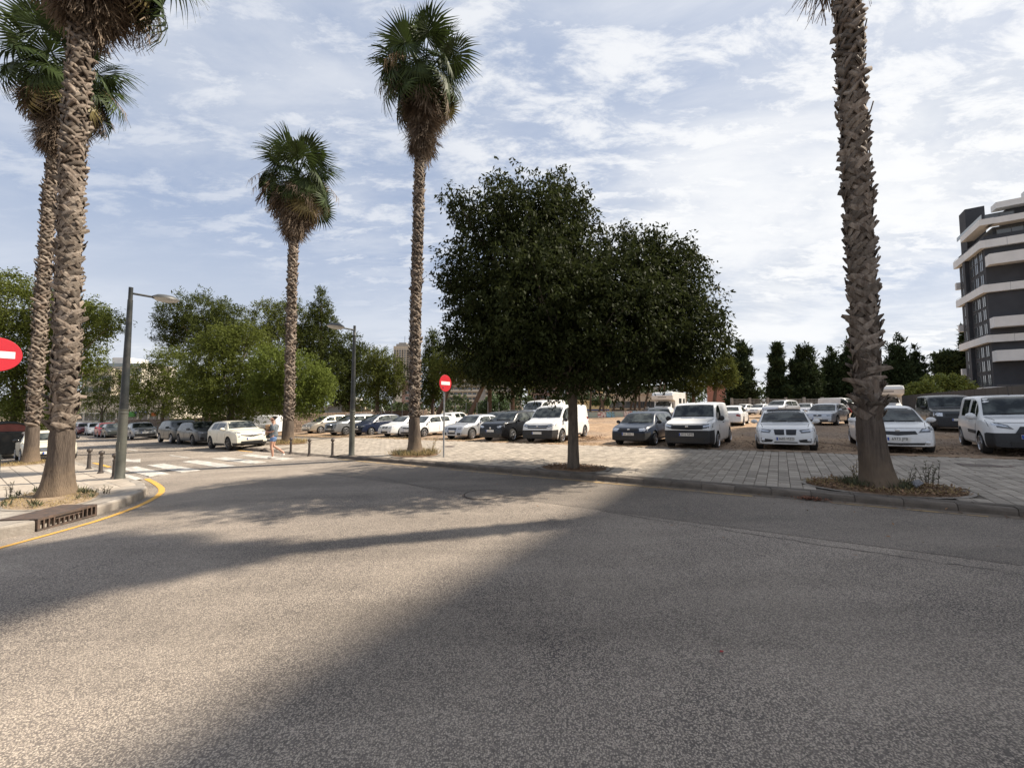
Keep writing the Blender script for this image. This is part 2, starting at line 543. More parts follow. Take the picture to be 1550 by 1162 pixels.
# ---- parking lot soil with ruts and stones
def lot_bump(X, Y, S, T):
    b = (vnoise(X, Y, 0.9, 1) - .5) * 0.07 + (vnoise(X, Y, 2.3, 2) - .5) * 0.05 + (vnoise(X, Y, 5.5, 3) - .5) * 0.035
    return b * np.clip((T - LT) / 1.2, 0.25, 1)
o = link('lot_ground', sheet_mesh('lot_ground', None, (-44, 34), (LT - 0.3, 47), (0.26, 0.26), LOT, M_SOIL, lot_bump))
tag(o, 'bare orange soil of the parking lot behind the pavement', kind='structure')
o = link('lot_ground_far', sheet_mesh('lot_ground_far', None, (-120, 60), (46.9, 130), (1.5, 1.5), LOT, M_SOIL, lambda X, Y, S, T: (vnoise(X, Y, .25, 4) - .5) * .15))
tag(o, 'sandy far end of the parking lot', kind='structure')

# soil spilled over the last row of tiles
_r = random.Random(4); b = MB(); V = []; n_ = 260
for i in range(n_):
    s = -40 + i * .22
    V += [st(s, LT + .35, PAV + .004), st(s, LT - .06 - abs(_r.gauss(0, .09)), PAV + .006)]
b.add(V, [(2 * i, 2 * i + 1, 2 * i + 3, 2 * i + 2) for i in range(n_ - 1)])
tag(b.build('soil_edge', M_SOIL), 'soil spilled over the edge of the tiled pavement', kind='structure')

CORNER = [(-10.85, -26), (-10.85, -8), (-10.85, -3), (-10.87, -.5), (-10.96, .5), (-11.13, 1.05), (-11.40, 1.45), (-11.72, 1.82), (-12.10, 2.2), (-12.55, 2.55), (-13.15, 2.85), (-13.92, 3.07), (-14.8, 3.16), (-16, 3.17)]
_cs = np.array([c[0] for c in CORNER]); _ct = np.array([c[1] for c in CORNER])
def dipv(s, t):
    """the road falls to the gutter round the left corner"""
    s = np.asarray(s, float); t = np.asarray(t, float)
    d = np.full(s.shape, 9.0)
    for i in range(len(CORNER) - 1):
        ax, ay = CORNER[i]; bx, by = CORNER[i + 1]; l2 = (bx - ax) ** 2 + (by - ay) ** 2
        u = np.clip(((s - ax) * (bx - ax) + (t - ay) * (by - ay)) / l2, 0, 1)
        d = np.minimum(d, np.hypot(s - ax - u * (bx - ax), t - ay - u * (by - ay)))
    inside = (t < 3.17) & (s < np.interp(t, _ct, _cs)); d = np.where(inside, 0, d)
    q = np.clip(1 - d / 2.2, 0, 1)
    return .085 * q * q * (3 - 2 * q) * np.clip((s + 19) / 4, 0, 1)
def dip(s, t): return float(dipv(s, t))

# ---- road
o = link('road', sheet_mesh('road', None, (-150, 26), (-30, 13.5), (0.5, 0.5), ROAD, M_ROAD, lambda X, Y, S, T: -dipv(S, T))); tag(o, 'worn beige grey asphalt road', kind='structure')
o = link('road_strip', sheet_mesh('road_strip', None, (-13, 27), (6.7, KT), (1.0, 0.5), ROAD + 0.004, M_ROAD2))
tag(o, 'strip of newer darker asphalt along the kerb', kind='structure')


# ---- right pavement
def pavz(s, t):
    """pavement height offset: it drops to the road at the crossing ramp"""
    r = 1.0
    if s < -15.3:
        u = min(1, max(0, (t - KT) / 1.6)) if s > -21.6 else 1
        w = min(1, max(0, (-15.3 - s) / 0.5)) * min(1, max(0, (s + 22.2) / 0.5))
        r = 1 - w * (1 - u)
    return (ROAD + 0.025) * (1 - r) + PAV * r
pavzv = np.vectorize(pavz)

PITS = []      # (s, t, rs, rt) ellipses where tiles are left out
for (px, py, rs, rt) in ((868, 708, 0.92, 0.62), (1332, 737, 1.12, 0.74), (627, 688, 1.05, 0.75), (437, 671, 1.3, 0.9)):
    p = at(px, py, PAV); s_, t_ = to_st(p); PITS.append((s_, t_, rs, rt))


def in_pit(s, t, grow=0.0):
    for (a, b, rs, rt) in PITS:
        if ((s - a) / (rs + grow)) ** 2 + ((t - b) / (rt + grow)) ** 2 < 1: return True
    return False


pav = link('pavement', sheet_mesh('pavement', lambda s, t: (s > -25.4) | (t > 11.2), (-60, 26), (KT + 0.02, LT), (0.4, 0.40), -0.02, M_GROUT, lambda X, Y, S, T: pavzv(S, T)))
tag(pav, 'pale tiled pavement between the road and the parking lot', kind='structure')
TS, TT = 0.205, 0.31
def tile_mesh():
    b = MB(); w, h = TS / 2 - .0045, TT / 2 - .0035; c = 0.006
    V = [(-w, -h, -.03), (w, -h, -.03), (w, h, -.03), (-w, h, -.03), (-w, -h, -c), (w, -h, -c), (w, h, -c), (-w, h, -c),
         (-w + c, -h + c, 0), (w - c, -h + c, 0), (w - c, h - c, 0), (-w + c, h - c, 0)]
    Fc = [(8, 9, 10, 11)] + [(i, (i + 1) % 4, 4 + (i + 1) % 4, 4 + i) for i in range(4)] + [(4 + i, 4 + (i + 1) % 4, 8 + (i + 1) % 4, 8 + i) for i in range(4)]
    b.add(V, Fc); return b
_tb = tile_mesh(); tile_me = _tb.mesh('paving_tile', M_TILE)
def tile_matrix(s, t, lift, wob=0.0):
    x = s * KX + t * NX
    sl = H(x + .5) - H(x - .5)
    a, c = random.uniform(-wob, wob), random.uniform(-wob, wob)
    if s < -15 and s > -23 and 9 < t < 11.4: c += (pavz(s, t + .1) - pavz(s, t - .1)) / .2; a += (pavz(s + .1, t) - pavz(s - .1, t)) / .2
    M = Matrix(((KX, NX, 0, 0), (KY, NY, 0, 0), (sl * KX + a, sl * NX + c, 1, 0), (0, 0, 0, 1)))
    M.translation = (x, s * KY + t * NY, H(x) + lift); return M
tiles = []
cols = int((26 + 25.2) / TS)
for i in range(cols):
    s = -25.2 + i * TS
    if s > 12.5: break
    off = (i % 2) * TT / 2
    n = int((LT - 9.52) / TT)
    for j in range(n + 1):
        t = 9.52 + TT / 2 + j * TT - off * (1 if j else 0)
        if t > LT - TT / 2 + 0.02 or in_pit(s, t, 0.14): continue
        if j == 0: t = 9.52 + TT / 2
        tiles.append((s, t))
def tile_rank(st_):
    p = st(*st_); return p.y * p.y + p.x * p.x * .35 + (1e6 if p.y < 1 or abs(p.x / p.y) > 1.33 else 0)
tiles.sort(key=tile_rank)
for (s, t) in tiles[:300]:
    o = link('paving_tile', tile_me, pav)
    o.matrix_world = tile_matrix(s, t, pavz(s, t) + random.uniform(-.003, .002), .008)
jb = MB()
for (s, t) in tiles[300:]:
    p = st(s, t)
    M = tile_matrix(s, t, pavz(s, t) + random.uniform(-.003, .002), .008)
    jb.add([M @ Vector(v) for v in _tb.v], _tb.f)
o = jb.build('paving_tiles', M_TILEJ, pav); o['kind'] = 'stuff'
# edging strip behind the kerb
eb = MB()
for k in range(int(40 / 0.5)):
    s = -25 + k * 0.5
    M = tile_matrix(s + .25, 9.44, pavz(s, 9.44))
    if s > 12: break
    eb.add([M @ Vector(v) for v in [(-.246, -.07, -.03), (.246, -.07, -.03), (.246, .07, -.03), (-.246, .07, -.03), (-.246, -.07, 0), (.246, -.07, 0), (.246, .07, 0), (-.246, .07, 0)]],
           [(4, 5, 6, 7), (0, 1, 5, 4), (2, 3, 7, 6), (1, 2, 6, 5), (3, 0, 4, 7)])
o = eb.build('edging_slabs', M_KERB, pav)

# ---- kerb stones
def kerb_mesh(L, m, w=0.165, h=0.20):
    b = MB(); prof = [(0, -h), (w, -h), (w, 0), (0.055, 0.0), (0.022, -0.014), (0.006, -0.045)]
    n = len(prof); l = L / 2 - .004
    V = [(-l, y, z) for y, z in prof] + [(l, y, z) for y, z in prof]
    b.add(V, [tuple(range(n)), tuple(range(2 * n - 1, n - 1, -1))] + [(i, n + i, n + (i + 1) % n, (i + 1) % n) for i in range(n)])
    return b.mesh('kerb_stone', m)
ks = kerb_mesh(0.62, M_KERB)
kerb = link('kerb', None); tag(kerb, 'dark concrete kerb along the right hand pavement', kind='structure')
k = 0
while True:
    s = -21.9 + k * 0.62; k += 1
    if s > 13: break
    z = pavz(s, KT) + random.uniform(-.006, .004)
    o = link('kerb_stone', ks, kerb); o.matrix_world = tile_matrix(s + .31, KT + random.uniform(-.006, .006), z, .004)
# kerb round the palm island beyond the crossing
isl = link('kerb', None); tag(isl, 'kerb rounding the palm corner beyond the crossing', kind='structure')
ksd = kerb_mesh(0.62, M_KERB)
pts = [(-22.3, KT), (-24.2, KT)] + [(-24.2 - 1.8 * math.sin(a), KT + 1.8 - 1.8 * math.cos(a)) for a in np.linspace(.3, R(90), 4)] + [(-26.0, 11.9)]
for i in range(len(pts) - 1):
    a, b = Vector(pts[i]), Vector(pts[i + 1]); n = max(1, round((b - a).length / .62))
    for q in range(n):
        c = a.lerp(b, (q + .5) / n); d = (a - b).normalized()
        M = tile_matrix(c.x, c.y, PAV); Rm = Matrix.Rotation(math.atan2(d.y, d.x), 4, 'Z')
        o = link('kerb_stone', ksd, isl); o.matrix_world = M @ Rm @ Matrix.Diagonal(((b - a).length / n / .62, 1, 1, 1))
# far kerb along the parking bay
fk = MB()
for i in range(60):
    s = -26.5 - i * 1.2
    fk.add([st(s + a, 11.25 + b, c) for c in (-.25, PAV) for (a, b) in ((-.6, 0), (.6, 0), (.6, .16), (-.6, .16))], [(4, 5, 6, 7), (0, 1, 5, 4), (1, 2, 6, 5), (3, 0, 4, 7)])
tag(fk.build('kerb', M_KERB), 'kerb behind the parked cars down the street', kind='structure')
o = link('pavement', sheet_mesh('pavement_far', None, (-150, -26), (11.4, 14.6), (2, .8), PAV - .01, M_KERBL))
tag(o, 'pavement under the street trees beyond the crossing', kind='structure')

# ---- left pavement with rounded corner
def left_outline(off=0.0):
    P = [Vector(c) for c in CORNER] + [Vector(c) for c in ((-17.5, 3.17), (-21.5, 3.17), (-26.4, 3.17), (-27.4, 2.6), (-27.8, 1.6), (-27.9, 0.95), (-60, 0.95), (-150, 0.95))]
    out = []
    for i, p in enumerate(P):
        d = (P[min(i + 1, len(P) - 1)] - P[max(i - 1, 0)]).normalized()
        out.append((p.x - d.y * off, p.y + d.x * off))
    return out
outl = left_outline(0.12)
lp = MB()
top = [st(s, t, PAV - .004) for s, t in outl]; bot = [st(s, t, PAV - .4) for s, t in outl]
tail = [st(-150, -26, PAV - .004)]
V = top + bot; n = len(outl)
Fc = [(i, n + i, n + i + 1, i + 1) for i in range(n - 1)]
lp.add(V, Fc)
lpav = lp.build('pavement', M_KERBL); tag(lpav, 'tiled pavement at the rounded street corner under the two palms', kind='structure')
def left_in(s, t):
    a = (t < 3.05) & (s < np.interp(t + .06, _ct, _cs) - .11)
    bay = (s < -27.6) & (t > 0.9)
    return a & ~bay
o = link('pavement_bed', sheet_mesh('pavement_bed', left_in, (-60, -10.4), (-20, 3.2), (0.12, 0.12), PAV - .012, M_GROUT), lpav)
o = link('pavement_back', sheet_mesh('pavement_back', lambda s, t: (t < .9), (-150, -59), (-26, 1.2), (1.5, .3), PAV - .012, M_KERBL), lpav)
# square tiles
SQ = 0.40
sq = MB(); w = SQ / 2 - .006; c = .006
sq.add([(-w, -w, -.03), (w, -w, -.03), (w, w, -.03), (-w, w, -.03), (-w, -w, -c), (w, -w, -c), (w, w, -c), (-w, w, -c), (-w + c, -w + c, 0), (w - c, -w + c, 0), (w - c, w - c, 0), (-w + c, w - c, 0)],
       [(8, 9, 10, 11)] + [(i, (i + 1) % 4, 4 + (i + 1) % 4, 4 + i) for i in range(4)] + [(4 + i, 4 + (i + 1) % 4, 8 + (i + 1) % 4, 8 + i) for i in range(4)])
M_SLAB = mat('square_slab', (0.42, 0.365, 0.30), 0.85, color2=(0.33, 0.285, 0.235), scale=5, rand=0.13, bump=0.4, bscale=30, spec=.3, dirt=((0.24, 0.20, 0.16), 1.5, 0.5))
sq_me = sq.mesh('paving_slab', M_SLAB)
pp1 = to_st(at(85, 752, PAV)); pp2 = to_st(at(45, 701, PAV))
LP = [(pp1[0] + .15, pp1[1] - .1, 1.55, 0.72), (pp2[0], pp2[1], 1.1, 0.95)]
cand = []
for i in range(90):
    for j in range(40):
        s = -46 + i * SQ; t = -12 + j * SQ
        c4 = np.array([s - .2, s + .2, s - .2, s + .2]); d4 = np.array([t - .2, t - .2, t + .2, t + .2])
        if not left_in(c4, d4).all(): continue
        if any(((s - a) / (ra + .12)) ** 2 + ((t - b) / (rb + .12)) ** 2 < 1 for a, b, ra, rb in LP): continue
        if -12.6 < s < -10.9 and 0.0 < t < 2.4: continue          # iron drain cover stands here
        p = st(s, t)
        if p.y < -4: continue
        cand.append((s, t))
cand.sort(key=lambda q: st(*q).length)
for (s, t) in cand[:300]:
    o = link('paving_slab', sq_me, lpav); o.matrix_world = tile_matrix(s, t, PAV + random.uniform(-.003, .003), .006)
lp2 = MB()
for (s, t) in cand[300:]:
    M = tile_matrix(s, t, PAV + random.uniform(-.003, .003), .006); lp2.add([M @ Vector(v) for v in sq.v], sq.f)
if cand[300:]:
    o = lp2.build('paving_slabs', M_SLAB, lpav); o['kind'] = 'stuff'
# corner infill and drain surround: one worn concrete apron flush with the slabs
ap = MB()
o = link('concrete_apron', sheet_mesh('concrete_apron', lambda s, t: left_in(s, t), (-17.0, -10.4), (-1.2, 3.2), (0.1, 0.1), PAV - .004, M_KERBL), lpav)
# left kerb stones
lk = link('kerb', None); tag(lk, 'pale worn kerb curving round the left street corner', kind='structure')
kl = kerb_mesh(0.8, M_KERBL, 0.2, .32)
drain_a, drain_b = Vector(to_st(at(67, 784, PAV))), Vector(to_st(at(139, 766, PAV)))
path = [Vector(p) for p in left_outline(0.0)][1:-1]
arc = [0.0]
for i in range(len(path) - 1): arc.append(arc[-1] + (path[i + 1] - path[i]).length)
def on_path(u):
    x = float(np.interp(u, arc, [p.x for p in path])); y = float(np.interp(u, arc, [p.y for p in path])); return Vector((x, y))
_us = np.linspace(0, 14, 1400); mid = (drain_a + drain_b) / 2
ud = float(_us[int(np.argmin([(on_path(u) - mid).length for u in _us]))])
spans = [(0, ud - .53)] + [(ud + .53, arc[-1])]
for u0, u1 in spans:
    n = max(1, round((u1 - u0) / .8)); L_ = (u1 - u0) / n
    for q in range(n):
        a, b = on_path(u0 + q * L_), on_path(u0 + (q + 1) * L_); c = (a + b) / 2; d = (b - a).normalized()
        if c.x < -45: continue
        M = tile_matrix(c.x, c.y, PAV + random.uniform(-.008, .004), .004)
        o = link('kerb_stone', kl, lk); o.matrix_world = M @ Matrix.Rotation(math.atan2(d.y, d.x), 4, 'Z') @ Matrix.Diagonal(((b - a).length / .8, 1, 1, 1))
drain_a, drain_b = on_path(ud - .51), on_path(ud + .51)

# ---- storm drain in the kerb
dd = (drain_b - drain_a).normalized(); dl = 1.02
dm = thing('storm_drain', 'rusty iron storm drain with a barred mouth set in the kerb', 'drain')
dm.matrix_world = tile_matrix((drain_a.x + drain_b.x) / 2, (drain_a.y + drain_b.y) / 2, 0) @ Matrix.Rotation(math.atan2(dd.y, dd.x), 4, 'Z')
b = MB(); b.box((0, .34, PAV + .006), (dl, .70, .03)); b.box((0, .01, PAV - .006), (dl, .05, .028)); b.box((0, .01, ROAD - .06), (dl, .05, .03))
b.box((-dl / 2 + .02, .01, -.065), (.04, .048, .17)); b.box((dl / 2 - .02, .01, -.065), (.04, .048, .17)); b.build('cover_plate', M_IRON, dm)
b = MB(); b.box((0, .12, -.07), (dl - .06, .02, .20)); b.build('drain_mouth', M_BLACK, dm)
bar = MB(); bar.box((0, .006, -.062), (.022, .035, .17)); bar_me = bar.mesh('grate_bar', M_IRON)
for i in range(1, 12):
    u = -dl / 2 + .02 + (dl - .04) * i / 12
    if abs(u) < .22:
        o = place('grate_bar', bar_me, dm, (u, 0, -.035)); o.scale = (1, 1, .68)
    else: place('grate_bar', bar_me, dm, (u, 0, 0))
b = MB(); b.box((0, .006, -.022), (.44, .034, .014)); b.build('cross_bar', M_IRON, dm)

# ---- manhole and pavement covers
def manhole(p, r, label, rect=None):
    x = p.x
    o = thing('manhole_cover', label, 'manhole cover'); s_, t_ = to_st(p)
    o.matrix_world = tile_matrix(s_, t_, p.z - H(x))
    b = MB()
    if rect: b.box((0, 0, .001), (rect[0], rect[1], .01)); b.build('cover', M_IRON, o); f = MB(); f.box((0, 0, -.004), (rect[0] + .06, rect[1] + .06, .01)); f.build('frame', M_KERB, o)
    else:
        b.lathe([(r * .90, 0.0), (r * .90, .004), (0.01, .004)], n=40); b.build('cover', M_ROAD2, o)
        f = MB(); f.lathe([(r, 0), (r, .0045), (r * .965, .0045), (r * .955, 0)], n=40); f.build('rim', M_IRON, o)
        f = MB(); f.lathe([(r * .94, 0), (r * .94, .003), (r * .90, .003), (r * .90, 0)], n=40); f.build('joint', M_BLACK, o)
manhole(at(733, 748, ROAD + .004), 0.47, 'round manhole cover in the asphalt in the tree shade')
manhole(at(1497, 704.5, PAV), 0, 'rectangular cover plate in the tiled pavement beside the right palm', (0.95, 0.42))
manhole(at(681, 675.5, PAV), 0, 'small cover plate in the sunlit pavement behind the no entry sign', (0.62, 0.4))

# ---- cracks and a sealed trench in the asphalt
M_CRACK = mat('crack_tar', (0.060, 0.052, 0.047), .8, var=.5, scale=20)
def crack(pts, w, label, seed):
    r = random.Random(seed); P = [Vector(p) for p in pts]; Q = []
    for i in range(len(P) - 1):
        n = max(2, int((P[i + 1] - P[i]).length / .12))
        for q in range(n): Q.append(P[i].lerp(P[i + 1], q / n) + Vector((r.gauss(0, .018), r.gauss(0, .018))))
    Q.append(P[-1]); V = []
    for i, p in enumerate(Q):
        d = (Q[min(i + 1, len(Q) - 1)] - Q[max(i - 1, 0)]).normalized(); ww = w * r.uniform(.25, 1.2) / 2; nn = Vector((-d.y, d.x)) * ww
        V += [st(p.x + nn.x, p.y + nn.y, ROAD + .0065), st(p.x - nn.x, p.y - nn.y, ROAD + .0065)]
    b = MB(); b.add(V, [(2 * i, 2 * i + 1, 2 * i + 3, 2 * i + 2) for i in range(len(Q) - 1)]); tag(b.build('road_crack', M_CRACK), label, kind='structure')
0 and crack([to_st(at(x, y, ROAD)) for x, y in ((1130, 1010), (1230, 1040), (1330, 1062), (1400, 1100), (1500, 1150))], .013, 'crack in the asphalt at the lower right', 1)
crack([to_st(at(x, y, ROAD)) for x, y in ((505, 711), (580, 724), (660, 741), (700, 749))], .020, 'crack running from the crossing to the manhole', 2)
crack([to_st(at(x, y, ROAD)) for x, y in ((905, 772), (1000, 788), (1120, 806), (1300, 832), (1560, 872))], .016, 'seam along the newer asphalt strip', 3)
crack([to_st(at(x, y, ROAD)) for x, y in ((250, 722), (330, 716), (420, 712), (500, 709))], .018, 'crack across the road before the zebra crossing', 4)

# ---- painted markings
def stripe(name, poly, m, label=None, lift=0.010, parent=None):
    """poly of (s,t) points, built as a thin sheet 6 mm over the asphalt"""
    b = MB(); n = len(poly)
    V = [st(s, t, ROAD + lift) for s, t in poly] + [st(s, t, ROAD - .01) for s, t in poly]
    b.add(V, [tuple(range(n))] + [(i, n + i, n + (i + 1) % n, (i + 1) % n) for i in range(n)])
    o = b.build(name, m, parent)
    if parent is None: tag(o, label, kind='structure')
    return o
cw = link('crosswalk', None); tag(cw, 'worn white zebra crossing over the side of the street', kind='structure')
for t in (4.02, 4.80 + .05, 5.95, 7.0, 8.1):
    w_ = 0.26
    stripe('stripe', [(-21.1, t - w_), (-17.0, t - w_), (-17.0, t + w_), (-21.1, t + w_)], M_WHITE, parent=cw)
stripe('stripe', [(-21.1, 3.3), (-16.6, 3.3), (-16.6, 3.52), (-21.1, 3.52)], M_WHITE, parent=cw)
a0 = 4.75
stripe('lane_arrow', [(-27.4, a0 - .1), (-24.9, a0 - .1), (-24.9, a0 - .42), (-22.9, a0), (-24.9, a0 + .42), (-24.9, a0 + .1), (-27.4, a0 + .1)], M_WHITE, 'white straight ahead arrow painted before the crossing')
for (s, t, l) in ((-32.6, 6.36, 1.0), (-24.0, 6.36, 1.3), (-38, 6.36, 1.2), (-45, 6.36, 1.2)):
    stripe('lane_dash', [(s - l, t - .06), (s + l, t - .06), (s + l, t + .06), (s - l, t + .06)], M_WHITE, 'white lane dash down the middle of the street')
for s in (-26.6, -32.0, -37.6, -43.2, -49):
    stripe('bay_line', [(s - .05, 8.0), (s + .05, 8.0), (s + .05, 9.1), (s - .05, 9.1)], M_WHITE, 'short white line marking a parking bay')
# yellow line round the left corner, from offset of the kerb outline
def ribbon(name, pts, w, m, label, lift=0.010):
    pts = [tuple(Vector(pts[i]).lerp(Vector(pts[i + 1]), q / 4)) for i in range(len(pts) - 1) for q in range(4)] + [tuple(pts[-1])]
    b = MB(); V = []; n = len(pts)
    for i, p in enumerate(pts):
        d = (Vector(pts[min(i + 1, n - 1)]) - Vector(pts[max(i - 1, 0)])).normalized(); q = Vector((-d.y, d.x)) * w / 2
        ww = w
        V += [st(p[0] + q.x, p[1] + q.y, ROAD + lift - dip(p[0] + q.x, p[1] + q.y)), st(p[0] - q.x, p[1] - q.y, ROAD + lift - dip(p[0] - q.x, p[1] - q.y))]
    b.add(V, [(2 * i, 2 * i + 1, 2 * i + 3, 2 * i + 2) for i in range(n - 1)])
    return tag(b.build(name, m), label, kind='structure')
ypx = [(-40, 838), (0, 824), (60, 807), (105, 794.5), (140, 784.5), (170, 775), (200, 764.5), (222, 755), (238, 746.5), (245, 740), (245, 735), (240, 730.5), (232, 726.5), (222, 723)]
ribbon('yellow_line', [to_st(at(x, y, ROAD)) for x, y in ypx], 0.13, M_YELLOW, 'yellow no parking line bending round the left corner')
ribbon('yellow_line', [to_st(at(x, y, ROAD)) for x, y in ((142, 700.5), (152, 703), (166, 707))], 0.13, M_YELLOW, 'short yellow line beside the bollards at the left corner')
ribbon('yellow_line', [(-14.8, KT - .22), (-12, KT - .22), (-9.6, KT - .22)], 0.12, M_YELLOWF, 'faded yellow line along the far stretch of kerb')
ribbon('yellow_line', [(0.7, KT - .16), (1.6, KT - .16), (2.55, KT - .16)], 0.06, M_YELLOWF, 'thin yellow line below the kerb beside the right palm')
ribbon('yellow_line', [(-8.5, KT - .25), (-4, KT - .2), (-0.5, KT - .2)], 0.12, M_YELLOWF, 'nearly worn off yellow line along the middle of the kerb')
ribbon('yellow_line', [(-22.4, KT - .3), (-24.5, KT - .25)], 0.12, M_YELLOW, 'yellow line by the palm corner beyond the crossing')
# sand gathered along the gutter
M_GSAND = mat('gutter_sand', (0.20, 0.155, 0.11), .95, color2=(0.135, 0.115, 0.095), scale=3, bump=.4, bscale=40)
gp = []
for i in range(60):
    s = -15 + i * .45
    gp.append((s, .05 + .10 * random.random()))
b = MB(); V = []
for s, w_ in gp: V += [st(s, KT + .01, ROAD + .016), st(s, KT - .05 - w_, ROAD + .0075)]
b.add(V, [(2 * i, 2 * i + 1, 2 * i + 3, 2 * i + 2) for i in range(len(gp) - 1)])
o = b.build('gutter_sand', M_GSAND); tag(o, 'sand and dust gathered in the gutter below the kerb', kind='stuff')

# ---- tree pits
def tree_pit(s, t, rs, rt, label, tmin=9.53):
    V = [st(s, t, PAV + .02)]; Fc = []; n = 36
    for ring, (f, z) in enumerate(((.55, .022), (.93, .008), (1.02, -.005))):
        for i in range(n):
            a = 2 * math.pi * i / n
            tt = max(tmin, t + rt * f * math.sin(a) * (1 + .05 * math.sin(5 * a)))
            V.append(st(s + rs * f * math.cos(a), tt, PAV + z + random.uniform(-.006, .006)))
    for i in range(n): Fc.append((0, 1 + i, 1 + (i + 1) % n))
    for r_ in range(2):
        for i in range(n):
            j = (i + 1) % n; Fc.append((1 + r_ * n + i, 1 + (r_ + 1) * n + i, 1 + (r_ + 1) * n + j, 1 + r_ * n + j))
    o = link('tree_pit', mesh_np('tree_pit', V, Fc, M_PITSOIL, True)); tag(o, label, kind='structure')
    b = MB(); V = []
    for i in range(n):
        a = 2 * math.pi * i / n
        for f, z in ((1.02, .006), (1.02 + .09 / rs, .004)):
            V.append(st(s + rs * f * math.cos(a), max(tmin - .01, t + rt * (1.02 + (f - 1.02) * rs / rt) * math.sin(a)), PAV + z))
    b.add(V, [(2 * i, 2 * i + 1, 2 * ((i + 1) % n) + 1, 2 * ((i + 1) % n)) for i in range(n)])
    b.build('pit_edging', M_KERBL, o)
LBL = ['round soil pit at the foot of the broad dark tree', 'soil pit full of litter at the foot of the right palm', 'weedy soil pit at the foot of the tall middle palm', 'soil pit at the foot of the palm beyond the crossing']
for (a, b_, c, d), l in zip(PITS, LBL): tree_pit(a, b_, c, d, l)
M_PITSTRAW = mat('tree_pit_straw', (0.25, 0.18, 0.12), 0.95, color2=(0.36, 0.27, 0.18), scale=7, bump=0.9, bscale=40, spec=0.2)
_m = M_PITSOIL; M_PITSOIL = M_PITSTRAW
tree_pit(*LP[0], 'straw coloured soil pit of the near left palm', tmin=-5)
tree_pit(*LP[1], 'soil pit of the second left palm', tmin=-5)
M_PITSOIL = _m

# ================================================================== VEHICLES
M_TYRE = mat('tyre_rubber', (0.022, 0.021, 0.02), 0.85, var=.3, scale=20)
M_RIM = mat('alloy_rim', (0.42, 0.42, 0.43), 0.32, 0.85, var=.2, scale=12)
M_RIMD = mat('dark_alloy_rim', (0.10, 0.10, 0.105), 0.35, 0.7, var=.2, scale=12)
M_PLAST = mat('black_bumper_plastic', (0.022, 0.022, 0.023), 0.6, var=.25, scale=25, bump=.1, bscale=300)
M_GLASS = mat('car_glass', (0.006, 0.009, 0.009), 0.02, color2=(0.085, 0.095, 0.088), scale=2.2, spec=0.45, lo=.42, hi=.62, detail=3)
M_GRILLE = mat('grille_black', (0.012, 0.012, 0.013), 0.4, var=.3, scale=30)
M_CHROME = mat('chrome', (0.62, 0.62, 0.63), 0.15, 1.0)
M_LAMPG = mat('headlight_housing', (0.10, 0.105, 0.11), 0.12, 0.3, spec=0.9, coat=1.0, var=.5, scale=18)
M_LENS = mat('headlight_lens', (0.55, 0.57, 0.60), 0.12, 0.5, spec=0.9, coat=1.0, var=.3, scale=30)
M_TAIL = mat('tail_light_red', (0.30, 0.012, 0.012), 0.15, spec=0.8, coat=1.0)
M_PLATE = mat('number_plate', (0.72, 0.71, 0.67), 0.45, var=.06, scale=20)
M_EU = mat('plate_blue_band', (0.02, 0.07, 0.36), 0.5)
M_INK = mat('plate_lettering', (0.015, 0.015, 0.018), 0.5)
M_WELL = mat('wheel_well_black', (0.010, 0.010, 0.010), 0.95)
PAINT = {}


def text_mesh(txt, size, m, shear=0.0):
    cu = bpy.data.curves.new('lettering', 'FONT'); cu.body = txt; cu.size = size; cu.align_x = 'CENTER'; cu.align_y = 'CENTER'; cu.extrude = .001; cu.shear = shear
    t = bpy.data.objects.new('lettering', cu); COL.objects.link(t); bpy.context.view_layer.update()
    me = bpy.data.meshes.new_from_object(t.evaluated_get(bpy.context.evaluated_depsgraph_get())); bpy.data.objects.remove(t)
    me.materials.clear(); me.materials.append(m); me.name = 'lettering'; return me


TEXTS = {k: text_mesh(k, .118, M_INK) for k in ('NA 3202 T', '3912 NMS', '3685 MZD', '6973 JFB')}
TEXT_SUP = text_mesh('SUP', .36, mat('red_spray', (.30, .04, .03), .7), .15)


def paint(name, c, metal=0.0, rough=0.28):
    if name not in PAINT:
        PAINT[name] = mat('paint_' + name, c, rough, metal, var=0.05, scale=2.0, spec=.45, coat=0.25, dirt=(tuple(x * .6 + .012 for x in c), 1.3, 0.35))
    return PAINT[name]


WHITE = lambda: paint('white', (0.74, 0.74, 0.73))
IVORY = lambda: paint('ivory', (0.68, 0.64, 0.53))
SILVER = lambda: paint('silver', (0.50, 0.51, 0.53), 0.55, .32)
GREY = lambda: paint('grey', (0.10, 0.102, 0.105), 0.15, .3)
MGREY = lambda: paint('mid_grey', (0.28, 0.29, 0.30), 0.5, .3)
DARK = lambda: paint('charcoal', (0.032, 0.034, 0.036), 0.1, .3)
BLACK = lambda: paint('black', (0.006, 0.006, 0.007), 0.0, .25)
NAVY = lambda: paint('navy', (0.010, 0.016, 0.040), 0.05, .28)
BLUEGREY = lambda: paint('blue_grey', (0.018, 0.026, 0.046), 0.05, .3)
BEIGE = lambda: paint('champagne', (0.40, 0.365, 0.31), 0.5, .32)
RED = lambda: paint('red', (0.30, 0.025, 0.03), 0.1, .28)
MAROON = lambda: paint('dark_red', (0.16, 0.02, 0.025), 0.1, .28)
GREEN = lambda: paint('dark_green', (0.030, 0.034, 0.032), 0.1, .3)

